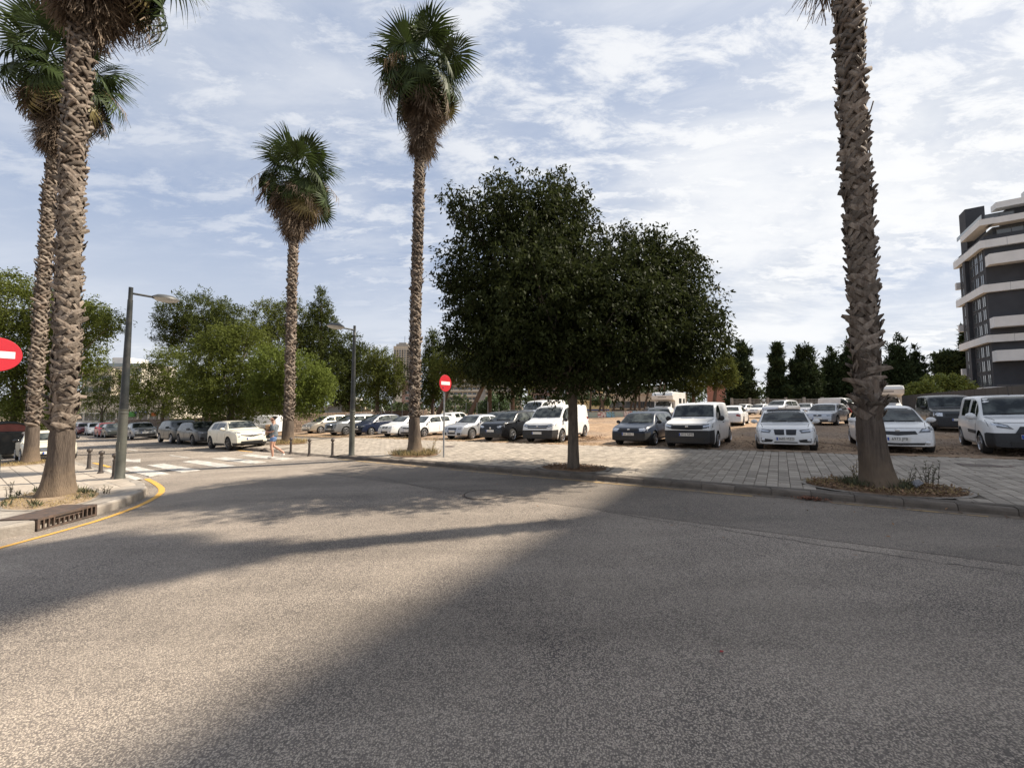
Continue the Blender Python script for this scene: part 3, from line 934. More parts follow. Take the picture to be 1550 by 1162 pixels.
PROF = {
 'hatch': [(0, .31), (.004, .46), (.015, .57), (.03, .67), (.055, .80), (.095, .915), (.16, .968), (.30, .995), (.42, 1.0), (.54, .985), (.605, .945), (.66, .86), (.755, .675), (.80, .64), (.88, .605), (.94, .565), (.972, .515), (.99, .44), (1, .34)],
 'sedan': [(0, .32), (.004, .50), (.012, .62), (.03, .675), (.10, .70), (.155, .725), (.24, .88), (.31, .965), (.40, 1), (.50, 1), (.57, .975), (.61, .94), (.72, .70), (.77, .655), (.88, .61), (.945, .56), (.975, .50), (.99, .43), (1, .34)],
 'suv': [(0, .33), (.004, .48), (.02, .60), (.045, .76), (.085, .905), (.15, .972), (.35, 1), (.5, .995), (.59, .965), (.635, .91), (.735, .72), (.785, .69), (.88, .665), (.945, .62), (.98, .55), (.995, .44), (1, .34)],
 'mpv': [(0, .31), (.004, .46), (.015, .60), (.035, .78), (.07, .92), (.14, .975), (.30, 1.0), (.45, .995), (.56, .96), (.64, .88), (.79, .645), (.85, .60), (.92, .55), (.965, .49), (.988, .42), (1, .33)],
 'van': [(0, .32), (.003, .62), (.010, .90), (.025, .968), (.08, .992), (.4, 1.0), (.58, .99), (.655, .958), (.70, .90), (.80, .655), (.84, .61), (.91, .575), (.955, .53), (.982, .46), (.995, .39), (1, .32)],
 'pbox': [(0, .32), (.003, .60), (.010, .88), (.025, .955), (.08, .988), (.35, 1.0), (.55, .992), (.625, .955), (.665, .905), (.745, .665), (.79, .635), (.88, .605), (.94, .565), (.975, .50), (.992, .42), (1, .33)],
 'mini': [(0, .32), (.006, .50), (.02, .66), (.05, .85), (.09, .945), (.16, .985), (.35, 1), (.5, .985), (.565, .94), (.62, .84), (.69, .68), (.74, .645), (.86, .62), (.935, .575), (.975, .50), (.993, .42), (1, .34)],
 'cabrio': [(0, .33), (.004, .52), (.012, .62), (.03, .67), (.10, .70), (.17, .72), (.24, .86), (.30, .95), (.38, 1), (.47, 1), (.53, .965), (.57, .92), (.675, .695), (.73, .655), (.86, .62), (.935, .575), (.97, .51), (.988, .43), (1, .34)],
}


def catmull(P, sub):
    P = [np.array(p, float) for p in P]; out = []
    for i in range(len(P) - 1):
        p0 = P[max(i - 1, 0)]; p1 = P[i]; p2 = P[i + 1]; p3 = P[min(i + 2, len(P) - 1)]
        for k in range(sub):
            t = k / sub
            out.append(.5 * (2 * p1 + (p2 - p0) * t + (2 * p0 - 5 * p1 + 4 * p2 - p3) * t * t + (3 * p1 - p0 - 3 * p2 + p3) * t ** 3))
    out.append(P[-1]); return np.array(out)


class Body:
    """Lofted car shell, x forward, y left, z up, origin on the ground at the middle."""
    def __init__(s, kind, L, W, H_, wheel_r, axf, axr, clear=.19, tumble=.73, belt=(.655, .63), nose=.17):
        s.kind, s.L, s.W, s.H, s.r = kind, L, W, H_, wheel_r
        s.xf, s.xr = L / 2 - axf, -L / 2 + axr
        pf = np.array(PROF[kind]); hw = W / 2
        fine = catmull(pf, 4)
        fx = (fine[:, 0] - .5) * L; fz = fine[:, 1] * H_
        o = np.argsort(fx); s.fx, s.fz = fx[o], fz[o]
        n = 76
        u = np.linspace(-1, 1, n)
        xs = np.sin(u * math.pi / 2 * .93) / math.sin(math.pi / 2 * .93) * L / 2
        xs = .45 * xs + .55 * u * L / 2
        s.xs = xs
        zt = np.interp(xs, s.fx, s.fz)
        b0, b1 = belt
        beltz = np.interp(xs, [-L / 2, L / 2 * .55], [b0 * H_, b1 * H_])
        a = np.clip((np.abs(xs) - L / 2 * .60) / (L / 2 * .40), 0, 1)
        front = xs > 0
        ww = hw * (1 - np.where(front, nose, nose * .75) * a ** 2.3)
        zb = clear + np.where(front, .06, .10) * np.clip((np.abs(xs) - L / 2 * .8) / (L / 2 * .2), 0, 1) ** 1.5 + .03
        be = np.minimum(beltz, zt - .05); be = np.maximum(be, zb + .06)
        g = np.clip((zt - beltz) / (H_ - beltz), 0, 1)
        s.zt, s.be, s.ww, s.zb, s.g, s.tumble = zt, be, ww, zb, g, tumble
        wr = ww * ((1 - g) * .90 + g * tumble); s.wr = wr
        rows = []
        for i in range(n):
            w, z0, b, t, gg, r_ = ww[i], zb[i], be[i], zt[i], g[i], wr[i]
            h = b - z0
            side = [(0, z0), (.72 * w, z0), (.93 * w, z0 + .012), (.985 * w, z0 + .30 * h * .5), (1.0 * w, z0 + .42 * h), (.995 * w, z0 + .70 * h), (.972 * w, b - .06 * h), (.945 * w, b + .004)]
            e = .075 * gg + .012
            zr = max(t - e, b + .012)
            m1 = (.945 * w * .66 + r_ * .34 + .012 * gg, b * .66 + zr * .34)
            m2 = (.945 * w * .33 + r_ * .67 + .012 * gg, b * .33 + zr * .67)
            side += [m1, m2, (r_ + .004, zr), (r_ * .93, t - e * .32), (r_ * .74, t - e * .06), (r_ * .4, t + .006 * gg), (0, t + .010 * gg)]
            c = catmull(side, 2)
            rows.append(np.concatenate([np.stack([np.full(len(c), xs[i]), c[:, 0], c[:, 1]], 1), np.stack([np.full(len(c) - 2, xs[i]), -c[-2:0:-1, 0], c[-2:0:-1, 1]], 1)]))
        V = np.array(rows); m = V.shape[1]
        V = V.reshape(-1, 3)
        # wheel arches: drop the faces inside and snap the rim of the hole to the circle
        Ra = wheel_r + .065
        Fc = []
        keep_v = np.zeros(len(V), bool)
        dead = []
        for i in range(n - 1):
            for k in range(m):
                k2 = (k + 1) % m
                f = (i * m + k, i * m + k2, (i + 1) * m + k2, (i + 1) * m + k)
                c = V[list(f)].mean(0)
                if abs(c[1]) > .60 * hw and any((c[0] - wx) ** 2 + (c[2] - wheel_r) ** 2 < Ra * Ra for wx in (s.xf, s.xr)): dead.append(f); continue
                Fc.append(f)
        used = set(j for f in Fc for j in f); cut = set(j for f in dead for j in f)
        for j in used & cut:
            for wx in (s.xf, s.xr):
                d = np.array([V[j, 0] - wx, V[j, 2] - wheel_r]); l = np.hypot(*d)
                if l < Ra * 1.5 and abs(V[j, 1]) > .70 * hw:
                    V[j, 0] = wx + d[0] / l * Ra; V[j, 2] = max(wheel_r + d[1] / l * Ra, clear)
        Fc.append(tuple(range(m - 1, -1, -1))); Fc.append(tuple((n - 1) * m + k for k in range(m)))
        s.V, s.F = V, Fc
        s.bvh = BVHTree.FromPolygons([Vector(v) for v in V], Fc)
        s.Ra = Ra

    def ztop(s, x): return float(np.interp(x, s.xs, s.zt))
    def bel(s, x): return float(np.interp(x, s.xs, s.be))
    def wr_(s, x): return float(np.interp(x, s.xs, s.wr))

    def hit(s, axis, a, b):
        """axis 'L','R': (x,z); 'F','B': (y,z); 'T': (x,y)"""
        if axis == 'L': o, d = Vector((a, 4, b)), Vector((0, -1, 0))
        elif axis == 'R': o, d = Vector((a, -4, b)), Vector((0, 1, 0))
        elif axis == 'F': o, d = Vector((6, a, b)), Vector((-1, 0, 0))
        elif axis == 'B': o, d = Vector((-6, a, b)), Vector((1, 0, 0))
        else: o, d = Vector((a, b, 6)), Vector((0, 0, -1))
        p, n, _, _ = s.bvh.ray_cast(o, d)
        if p is None:
            q = o + d * 4 if axis in 'LR' else o + d * (6 - s.L / 2)
            p, n, _, _ = s.bvh.find_nearest(q)
        if n.dot(d) > 0: n = -n
        return p, n

    def patch(s, axis, lo, hi, rows=4, sub=3, off=.005, skirt=.014, mb=None):
        """panel between two edge lines (same count), laid on the shell with a turned-in edge"""
        lo = np.array(lo, float); hi = np.array(hi, float)
        def dens(P):
            out = []
            for i in range(len(P) - 1):
                for k in range(sub): out.append(P[i] + (P[i + 1] - P[i]) * k / sub)
            out.append(P[-1]); return np.array(out)
        lo, hi = dens(lo), dens(hi); m = len(lo)
        V = []; Nn = []
        for r in range(rows + 1):
            for q in (lo + (hi - lo) * r / rows):
                p, n = s.hit(axis, q[0], q[1]); V.append(p + n * off); Nn.append(n)
        Fc = []
        for r in range(rows):
            for i in range(m - 1): Fc.append((r * m + i, r * m + i + 1, (r + 1) * m + i + 1, (r + 1) * m + i))
        ring = [i for i in range(m)] + [r * m + m - 1 for r in range(1, rows + 1)] + [rows * m + i for i in range(m - 2, -1, -1)] + [r * m for r in range(rows - 1, 0, -1)]
        base = len(V)
        for j in ring: V.append(V[j] - Nn[j] * skirt)
        for a in range(len(ring)):
            b = (a + 1) % len(ring); Fc.append((ring[a], base + a, base + b, ring[b]))
        f0 = Fc[0]; nf = (V[f0[1]] - V[f0[0]]).cross(V[f0[2]] - V[f0[0]])
        if nf.dot(Nn[0]) < 0: Fc = [tuple(reversed(f)) for f in Fc]
        mb = mb or MB(); mb.add(V, Fc); return mb


def rim_mesh(r, m, spokes=5, key=None):
    b = MB(); Rm = Matrix.Rotation(R(-90), 3, 'X')
    b.lathe([(r, -.02), (r, .055), (r * .93, .06), (r * .86, .03), (r * .84, .0), (.02, .0)], n=24, M=Rm)
    for k in range(spokes):
        a = 2 * math.pi * k / spokes
        M2 = Rm @ Matrix.Rotation(a, 3, 'Z')
        w0, w1 = r * .16, r * .24
        P = [Vector((r * .1, -w0, .055)), Vector((r * .9, -w1 * .55, .045)), Vector((r * .9, w1 * .55, .045)), Vector((r * .1, w0, .055)), Vector((r * .1, -w0, .0)), Vector((r * .9, -w1 * .55, .0)), Vector((r * .9, w1 * .55, .0)), Vector((r * .1, w0, .0))]
        b.add([M2 @ p for p in P], [(0, 1, 2, 3), (0, 4, 5, 1), (1, 5, 6, 2), (2, 6, 7, 3), (3, 7, 4, 0)])
    b.lathe([(r * .17, .0), (r * .17, .062), (r * .1, .066), (.005, .066)], n=12, M=Rm)
    return b.mesh('rim', m, True, 30)


def tyre_mesh(r, w):
    b = MB(); Rm = Matrix.Rotation(R(-90), 3, 'X')
    b.lathe([(r * .66, -w / 2 + .01), (r * .72, -w / 2), (r * .93, -w / 2), (r * .985, -w / 2 + .025), (r, -w / 4), (r, w / 4), (r * .985, w / 2 - .025), (r * .93, w / 2), (r * .72, w / 2), (r * .66, w / 2 - .01)], n=28, M=Rm)
    return b.mesh('wheel', M_TYRE, True, 50)


def car(name, label, cat, spec, color, front_px=None, heading=None, pos=None, group=None, lift=None, plate=None, detail=2):
    """spec: dict of sizes and front style. front_px: photograph pixel under the middle of the front bumper."""
    S = dict(kind='hatch', L=4.3, W=1.78, H=1.47, r=.315, axf=.88, axr=.78, clear=.18, tumble=.74, belt=(.665, .635), win=[(.165, .365), (.385, .63)],
             ws=(.60, .765), rear_ws=(.055, .10), head=None, grille=None, intake=None, bumper=None, rim='alloy', spokes=5, wing=False, roofmat=None, foglights=True, van=False, nose=.17, mirror_body=True, hood=(.78, .955))
    S.update(spec)
    B = Body(S['kind'], S['L'], S['W'], S['H'], S['r'], S['axf'], S['axr'], S['clear'], S['tumble'], S['belt'], S['nose'])
    L_, W_, H_ = S['L'], S['W'], S['H']; hw = W_ / 2
    rz = math.atan2(heading[1], heading[0])
    hv = Vector((math.cos(rz), math.sin(rz), 0))
    if pos is None:
        p = at(front_px[0], front_px[1], LOT if lift is None else lift) - hv * (L_ / 2 - S['axf'])
    else: p = Vector(pos) - hv * (L_ / 2)
    p.z = H(p.x) + (LOT if lift is None else lift) - .005
    root = thing(name, label, cat, p, rz, group, tilt=True)
    X = lambda f: (f - .5) * L_
    # shell
    if S['bumper']:
        z1 = S['bumper'][1] * H_; x1 = (.905 - .5) * L_
        cen = [np.mean([B.V[j] for j in f], 0) for f in B.F]
        isb = [(c[0] > x1 and c[2] < z1) for c in cen]
        va = set(j for f, q in zip(B.F, isb) if q for j in f); vb = set(j for f, q in zip(B.F, isb) if not q for j in f)
        for j in va & vb:
            if abs(B.V[j, 2] - z1) < .13 and B.V[j, 0] > x1 + .06: B.V[j, 2] = z1
        def sub_(sel):
            fs = [f for f, q in zip(B.F, isb) if q == sel]; ids = sorted(set(j for f in fs for j in f)); mp = {j: i for i, j in enumerate(ids)}
            return B.V[ids], [tuple(mp[j] for j in f) for f in fs]
        Vb, Fb = sub_(False); link('body', mesh_np('body', Vb, Fb, color, True, 38), root)
        Vb, Fb = sub_(True); link('bumper', mesh_np('bumper', Vb, Fb, M_PLAST, True, 38), root)
    else: link('body', mesh_np('body', B.V, B.F, color, True, 38), root)
    mb = MB(); mb.box((0, 0, S['clear'] + .10), (L_ * .80, W_ * .62, .16))
    for wx in (B.xf, B.xr):
        for sg in (1, -1):
            P = []; Q = []
            for k in range(13):
                a = math.pi * k / 12
                P.append((wx + math.cos(a) * B.Ra, sg * hw * .965, S['r'] + math.sin(a) * B.Ra)); Q.append((wx + math.cos(a) * B.Ra, sg * hw * .52, S['r'] + math.sin(a) * B.Ra))
            n = len(P); mb.add(P + Q, [(i, i + 1, n + i + 1, n + i) for i in range(n - 1)] + [tuple(n + i for i in range(n))])
    mb.build('wheel_arch', M_WELL, root)
    # wheels
    tm = tyre_mesh(S['r'], .205); rm = rim_mesh(S['r'] * .70, M_RIMD if S['rim'] == 'dark' else M_RIM, S['spokes'])
    for wx in (B.xf, B.xr):
        for sg in (1, -1):
            w = place('wheel', tm, root, (wx, sg * (hw - .115), S['r']), 0 if sg > 0 else math.pi)
            place('rim', rm, w, (0, .07, 0))
    # glass
    def xr_(f0, f1, n): return [X(f0 + (f1 - f0) * i / n) for i in range(n + 1)]
    g = B.patch('T', [(X(S['ws'][1]) - .03, y * (B.wr_(X(S['ws'][1])) * .93)) for y in (-1, -.5, 0, .5, 1)], [(X(S['ws'][0]) + .02, y * (B.wr_(X(S['ws'][0])) * .90)) for y in (-1, -.5, 0, .5, 1)], rows=6, sub=2)
    wsn = g.build('windshield', M_GLASS, root, True)
    if detail > 1:
        wp = MB()
        for y0, y1 in ((.12, .62), (-.42, .08)):
            pts = []
            for q in range(4):
                f = q / 3; pt, nn = B.hit('T', X(S['ws'][1]) - .05 - .03 * f, hw * (y0 + (y1 - y0) * f)); pts.append(pt + nn * .018)
            wp.tube(pts, .010, 5)
        wp.build('wiper', M_PLAST, wsn)
    if not S['van'] or S.get('rear_glass'):
        f0, f1 = S['rear_ws']
        if f1 < .15:
            z0, z1 = B.ztop(X(f0)) - .0, B.ztop(X(f1)) - .02
            z0 = max(z0, B.bel(X(.1)) + .03)
            B.patch('B', [(y * hw * .70, z0) for y in (-1, 0, 1)], [(y * hw * .60, z1) for y in (-1, 0, 1)], rows=4, sub=3).build('rear_window', M_GLASS, root, True)
        else:
            B.patch('T', [(X(f0), y * hw * .68) for y in (-1, 0, 1)], [(X(f1), y * hw * .60) for y in (-1, 0, 1)], rows=4, sub=3).build('rear_window', M_GLASS, root, True)
    for (f0, f1) in S['win']:
        xs = xr_(f0, f1, 8)
        xs = [x for x in xs if B.ztop(x) - .115 > B.bel(x) + .06]
        if len(xs) < 3: continue
        lo = [(x, B.bel(x) + .035) for x in xs]; hi = [(x, max(B.bel(x) + .05, min(B.ztop(x) - .115, H_ * .93))) for x in xs]
        for ax in 'LR': B.patch(ax, lo, hi, rows=3, sub=1, skirt=.01).build('side_window', M_GLASS, root, True)
    gap = MB()
    def grow(lo, hi, e=.014):
        A, C = np.array(lo, float), np.array(hi, float); c = (A.mean(0) + C.mean(0)) / 2
        ext = np.maximum(np.abs(np.concatenate([A, C]) - c).max(0), .05); k_ = 1 + e / ext
        return c + (A - c) * k_, c + (C - c) * k_
    # doors
    if detail > 1:
        dz0 = S['clear'] + .13
        for di, (f0, f1) in enumerate(S.get('doors', [(.36, .60), (.62 - .005, .735)] if False else [(.235, .44), (.45, .70)])):
            xs = xr_(f0, f1, 6)
            lo, hi = [], []
            for x in xs:
                z0 = dz0
                for wx in (B.xf, B.xr):
                    d = abs(x - wx)
                    if d < B.Ra + .05: z0 = max(z0, S['r'] + math.sqrt((B.Ra + .05) ** 2 - d * d) + .01)
                lo.append((x, z0)); hi.append((x, B.bel(x) - .012))
            for ax in 'LR':
                gl, gh = grow(lo, hi); B.patch(ax, gl, gh, rows=4, sub=1, off=.0025, mb=gap)
                d = B.patch(ax, lo, hi, rows=4, sub=1, off=.0075, skirt=.006).build('door', color, root, True, 50)
                hx = X(f0) + .16; pt, nn = B.hit(ax, hx, B.bel(hx) - .10)
                h = MB(); h.box(pt + nn * .022, (.17, .022, .028)); h.build('handle', M_PLAST if S.get('dark_handles') else color, d)
    # bonnet
    if detail > 1:
        f0, f1 = S['hood']
        lo, hi = [(X(f0), y * B.wr_(X(f0)) * .92) for y in (-1, -.5, 0, .5, 1)], [(X(f1), y * B.wr_(X(f1)) * .86) for y in (-1, -.5, 0, .5, 1)]
        gl, gh = grow(lo, hi); B.patch('T', gl, gh, rows=5, sub=2, off=.0025, mb=gap)
        B.patch('T', lo, hi, rows=5, sub=2, off=.0075, skirt=.006).build('bonnet', color, root, True, 50)
        gap.build('panel_gap', M_WELL, root, True)
    # mirrors
    mx = X(S['ws'][1]) - (.30 if not S['van'] else .22)
    for sg, ax in ((1, 'L'), (-1, 'R')):
        pt, nn = B.hit(ax, mx, B.bel(mx) + .03)
        m_ = MB(); sz = 1.25 if S['van'] else 1.0
        prof = [(0.0, -.0)]
        c = pt + Vector((.02, sg * .13, .05 * sz))
        V = []; nu, nv = 8, 5
        for i in range(nv + 1):
            th = math.pi * i / nv
            for k in range(nu):
                a = 2 * math.pi * k / nu
                V.append(c + Vector((math.cos(a) * math.sin(th) * .055 * sz + .02 * (math.cos(th) * sg), math.cos(th) * .115 * sg, math.sin(a) * math.sin(th) * .085 * sz)))
        m_.add(V, [(i * nu + k, i * nu + (k + 1) % nu, (i + 1) * nu + (k + 1) % nu, (i + 1) * nu + k) for i in range(nv) for k in range(nu)])
        m_.tube([pt - Vector((0, sg * .02, -.0)), pt + Vector((0, sg * .07, .02))], .025, 6)
        m_.build('wing_mirror', S.get('mirror', color), root, True, 60)
    # front lamps, grille, intakes
    hd = S['head'] or ([(.60, .455), (.86, .475)], [(.56, .50), (.88, .545)])
    for sg in (1, -1):
        lo = [(sg * y * hw, z * H_) for y, z in hd[0]]; hi = [(sg * y * hw, z * H_) for y, z in hd[1]]
        h = B.patch('F', lo, hi, rows=3, sub=3, off=.008).build('headlight', S.get('lampm', M_LAMPG), root, True)
        if detail > 0:
            sh = lambda P, Q, f, g_: [tuple(np.array(a) * (1 - f) + np.array(b) * f) for a, b in zip(P, Q)]
            l2, h2 = np.array(lo), np.array(hi)
            cL = (l2 + h2) / 2
            mid = cL.mean(0)
            l3 = mid + (l2 * .72 + h2 * .28 - mid) * .72; h3 = mid + (l2 * .28 + h2 * .72 - mid) * .72
            B.patch('F', l3, h3, rows=2, sub=3, off=.013).build('lens', M_LENS, h, True)
    for it in (S['grille'] or [('grille', M_GRILLE, [(-.42, .425), (0, .415), (.42, .425)], [(-.48, .475), (0, .475), (.48, .475)])]):
        nm, m_, lo, hi = it[:4]
        gr = B.patch('F', [(y * hw, z * H_) for y, z in lo], [(y * hw, z * H_) for y, z in hi], rows=3, sub=4, off=.010).build(nm, m_, root, True)
        if len(it) > 4 and detail > 0:                      # bright bars across the grille
            for q in range(it[4]):
                f = (q + 1) / (it[4] + 1)
                P = np.array(lo) + (np.array(hi) - np.array(lo)) * f; w_ = .010
                B.patch('F', [(y * hw * .96, z * H_ - w_) for y, z in P], [(y * hw * .96, z * H_ + w_) for y, z in P], rows=1, sub=4, off=.016).build('grille_bar', it[5], gr, True)
    for nm, m_, lo, hi in (S['intake'] if S['intake'] is not None else [('air_intake', M_GRILLE, [(-.62, .20), (0, .19), (.62, .20)], [(-.66, .275), (0, .27), (.66, .275)])]):
        B.patch('F', [(y * hw, z * H_) for y, z in lo], [(y * hw, z * H_) for y, z in hi], rows=3, sub=4, off=.012).build(nm, m_, root, True)
    if S.get('sill'):
        for ax in 'LR':
            B.patch(ax, [(X(.27), S['clear'] + .05), (X(.73), S['clear'] + .05)], [(X(.27), S['clear'] + .15), (X(.73), S['clear'] + .15)], rows=2, sub=8, off=.010).build('side_sill', M_PLAST, root, True)
    if S.get('moulding'):
        z = S['moulding']
        for ax in 'LR':
            B.patch(ax, [(X(.50), z * H_ - .05), (X(.71), z * H_ - .05)], [(X(.49), z * H_ + .05), (X(.72), z * H_ + .05)], rows=1, sub=6, off=.018).build('side_moulding', M_PLAST, root, True)
    # badge
    if S.get('badge') and detail > 1:
        pt, nn = B.hit('F', 0, S['badge'] * H_)
        b = MB(); b.lathe([(.055, -.01), (.055, .018), (.042, .022), (.005, .022)], n=14, M=Matrix.Rotation(R(90), 3, 'Y')); o = b.build('badge', M_CHROME, root, True, 40); o.location = pt
    # fog lamps
    if S.get('fog'):
        for sg in (1, -1):
            pt, nn = B.hit('F', sg * S['fog'][0] * hw, S['fog'][1] * H_)
            b = MB(); b.lathe([(.055, -.01), (.055, .012), (.04, .016), (.005, .018)], n=12, M=Matrix.Rotation(R(90), 3, 'Y') if True else None)
            o = b.build('fog_lamp', M_LENS, root, True); o.location = pt
    # tail lights
    if detail > 0:
        for sg in (1, -1):
            if S['van']: B.patch('B', [(sg * .86 * hw, .40 * H_), (sg * .93 * hw, .40 * H_)], [(sg * .84 * hw, .62 * H_), (sg * .91 * hw, .62 * H_)], rows=3, sub=2).build('tail_light', M_TAIL, root, True)
            else: B.patch('B', [(sg * .58 * hw, .50 * H_), (sg * .86 * hw, .48 * H_)], [(sg * .56 * hw, .58 * H_), (sg * .84 * hw, .60 * H_)], rows=3, sub=2).build('tail_light', M_TAIL, root, True)
    # soft top, roof rails
    if S['roofmat']:
        f0, f1 = .20, .535
        xs = xr_(f0, f1, 8)
        B.patch('T', [(x, -B.wr_(x) * 1.0) for x in xs], [(x, B.wr_(x) * 1.0) for x in xs], rows=8, sub=1, off=.012, skirt=.03).build('soft_top', S['roofmat'], root, True)
    if S.get('rails'):
        for sg in (1, -1):
            b = MB(); pts = []
            for f in (.20, .24, .40, .55, .59):
                x = X(f); pts.append((x, sg * B.wr_(x) * .90, B.ztop(x) + (.005 if f in (.20, .59) else .045)))
            b.tube(pts, .018, 6); b.build('roof_rail', S['rails'], root, True)
    if S.get('antenna') and detail > 1:
        x = X(S['antenna']); z = B.ztop(x)
        b = MB(); b.tube([(x, 0, z - .02), (x - .10, 0, z + .30)], .006, 5); b.lathe([(.03, z - .01), (.012, z + .04)], (x, 0, 0), 8); b.build('antenna', M_PLAST, root)
    # number plate
    if plate is not None:
        zp = S.get('plate_z', .33) * H_
        pt, nn = B.hit('F', 0, zp)
        b = MB(); b.box((0, 0, 0), (.014, .52, .115))
        pl = b.build('number_plate', M_PLATE, root); pl.location = pt + Vector((.022, 0, 0))
        b = MB(); b.box((.0085, -.236, 0), (.004, .042, .105)); b.build('blue_band', M_EU, pl)
        if plate:
            t = link('lettering', TEXTS[plate], pl); t.location = (.0095, .02, 0); t.rotation_euler = (R(90), 0, R(90)); t.scale = (.86, 1, 1)
    return root, B

# ------------------------------------------------------------------ the parked cars
LOTH = (-NX, -NY)              # facing the street
STH = (KX, KY)                 # facing along the street towards the crossing
G_ROW = 'cars parked nose out along the lot edge'
G_ST = 'cars parked along the street beyond the crossing'
G_FAR = 'cars parked deep in the lot'


def turn(h, deg):
    a = math.atan2(h[1], h[0]) + R(deg); return (math.cos(a), math.sin(a))


BMWG = lambda z0, z1: [('grille', M_GRILLE, [(-.33, z0), (-.17, z0 - .004), (-.03, z0)], [(-.36, z1), (-.17, z1 + .004), (-.03, z1)]), ('grille', M_GRILLE, [(.03, z0), (.17, z0 - .004), (.33, z0)], [(.03, z1), (.17, z1 + .004), (.36, z1)])]
HATCH = dict(kind='hatch')
car('parked_car', 'champagne people carrier with sloping bonnet, farthest left in the lot edge row', 'car',
    dict(kind='mpv', L=4.26, W=1.80, H=1.62, r=.31, ws=(.60, .80), hood=(.82, .96), head=([(.58, .42), (.88, .445)], [(.52, .445), (.90, .52)]), win=[(.10, .24), (.255, .44), (.455, .66)], grille=[('grille', M_GRILLE, [(-.30, .40), (0, .395), (.30, .40)], [(-.42, .44), (0, .43), (.42, .44)])], badge=.45),
    BEIGE(), (477, 655.5), turn(LOTH, 2), group=G_ROW, plate='')
car('parked_suv', 'grey beige crossover with dark grille and black bonnet front, half behind the slim lamp post', 'car',
    dict(kind='suv', L=4.36, W=1.84, H=1.64, r=.34, ws=(.60, .775), head=([(.58, .52), (.90, .55)], [(.52, .55), (.90, .60)]), grille=[('grille', M_GRILLE, [(-.50, .36), (0, .35), (.50, .36)], [(-.50, .50), (0, .50), (.50, .50)])], rails=M_CHROME, fog=(.75, .30), badge=.52),
    MGREY(), (514, 658), turn(LOTH, 1), group=G_ROW, plate='')
car('parked_car', 'dark navy tall hatchback with dusty windows, right of the slim lamp post', 'car',
    dict(kind='mpv', L=3.8, W=1.76, H=1.60, r=.30, axf=.72, axr=.66, ws=(.56, .77), hood=(.80, .96), head=([(.60, .405), (.90, .43)], [(.50, .44), (.88, .505)]), win=[(.12, .31), (.325, .61)], badge=.43),
    NAVY(), (552, 658.5), turn(LOTH, 0), group=G_ROW, plate='')
car('parked_car', 'white hatchback with twin kidney grilles, left of the tall middle palm', 'car',
    dict(kind='hatch', L=4.24, W=1.75, H=1.43, r=.315, ws=(.575, .73), hood=(.745, .955), head=([(.50, .455), (.88, .475)], [(.46, .50), (.88, .535)]), grille=BMWG(.445, .51), intake=[('air_intake', M_GRILLE, [(-.40, .20), (.40, .20)], [(-.42, .29), (.42, .29)])], fog=(.68, .27)),
    WHITE(), (597, 660), turn(LOTH, 0), group=G_ROW, plate='')
car('parked_car', 'white hatchback half hidden by the tall middle palm trunk', 'car',
    dict(kind='hatch', L=4.06, W=1.69, H=1.45, r=.31, badge=.47), WHITE(), (630, 661), turn(LOTH, 0), group=G_ROW, plate='')
car('parked_car', 'silver saloon with a tall dark grille behind the no entry sign post', 'car',
    dict(kind='sedan', L=4.70, W=1.83, H=1.43, r=.33, axf=.84, axr=1.05, win=[(.245, .40), (.415, .64)], doors=[(.27, .455), (.465, .70)], ws=(.60, .735), hood=(.75, .955), rear_ws=(.165, .28), head=([(.52, .44), (.90, .465)], [(.44, .50), (.90, .535)]), spokes=10,
         grille=[('grille', M_GRILLE, [(-.30, .25), (0, .245), (.30, .25)], [(-.38, .50), (0, .50), (.38, .50)], 2, M_CHROME)], intake=[('air_intake', M_GRILLE, [(-.85, .22), (-.50, .21)], [(-.85, .30), (-.48, .30)]), ('air_intake', M_GRILLE, [(.50, .21), (.85, .22)], [(.48, .30), (.85, .30)])], plate_z=.36),
    SILVER(), (698, 664), turn(LOTH, 0), group=G_ROW, plate='')
car('parked_suv', 'glossy black crossover beside the white van, papers behind its windscreen', 'car',
    dict(kind='suv', L=4.33, W=1.78, H=1.61, r=.335, ws=(.59, .75), hood=(.765, .955), head=([(.56, .475), (.90, .50)], [(.46, .52), (.88, .575)]), lampm=M_LENS, grille=[('grille', M_GRILLE, [(-.42, .44), (0, .43), (.42, .44)], [(-.48, .51), (0, .51), (.48, .51)])], badge=.475, rails=M_PLAST, plate_z=.38),
    BLACK(), (757, 667), turn(LOTH, 0), group=G_ROW, plate='')
car('delivery_van', 'white medium delivery van with black bumper, left of the broad tree trunk', 'van',
    dict(kind='van', van=True, L=4.95, W=1.92, H=1.87, r=.335, axf=.92, axr=.95, tumble=.85, belt=(.555, .555), win=[(.535, .76)], doors=[(.50, .745)], ws=(.665, .80), hood=(.825, .955), head=([(.58, .43), (.92, .46)], [(.50, .485), (.92, .53)]), mirror=M_PLAST, nose=.15,
         grille=[('grille', M_GRILLE, [(-.54, .405), (0, .40), (.54, .405)], [(-.58, .485), (0, .48), (.58, .485)], 1, M_CHROME)], bumper=(.13, .36), intake=[('air_intake', M_GRILLE, [(-.6, .17), (.6, .17)], [(-.6, .24), (.6, .24)])], badge=.445, sill=True, antenna=.62, plate_z=.285),
    WHITE(), (826, 669), turn(LOTH, 3), group=G_ROW, plate='')
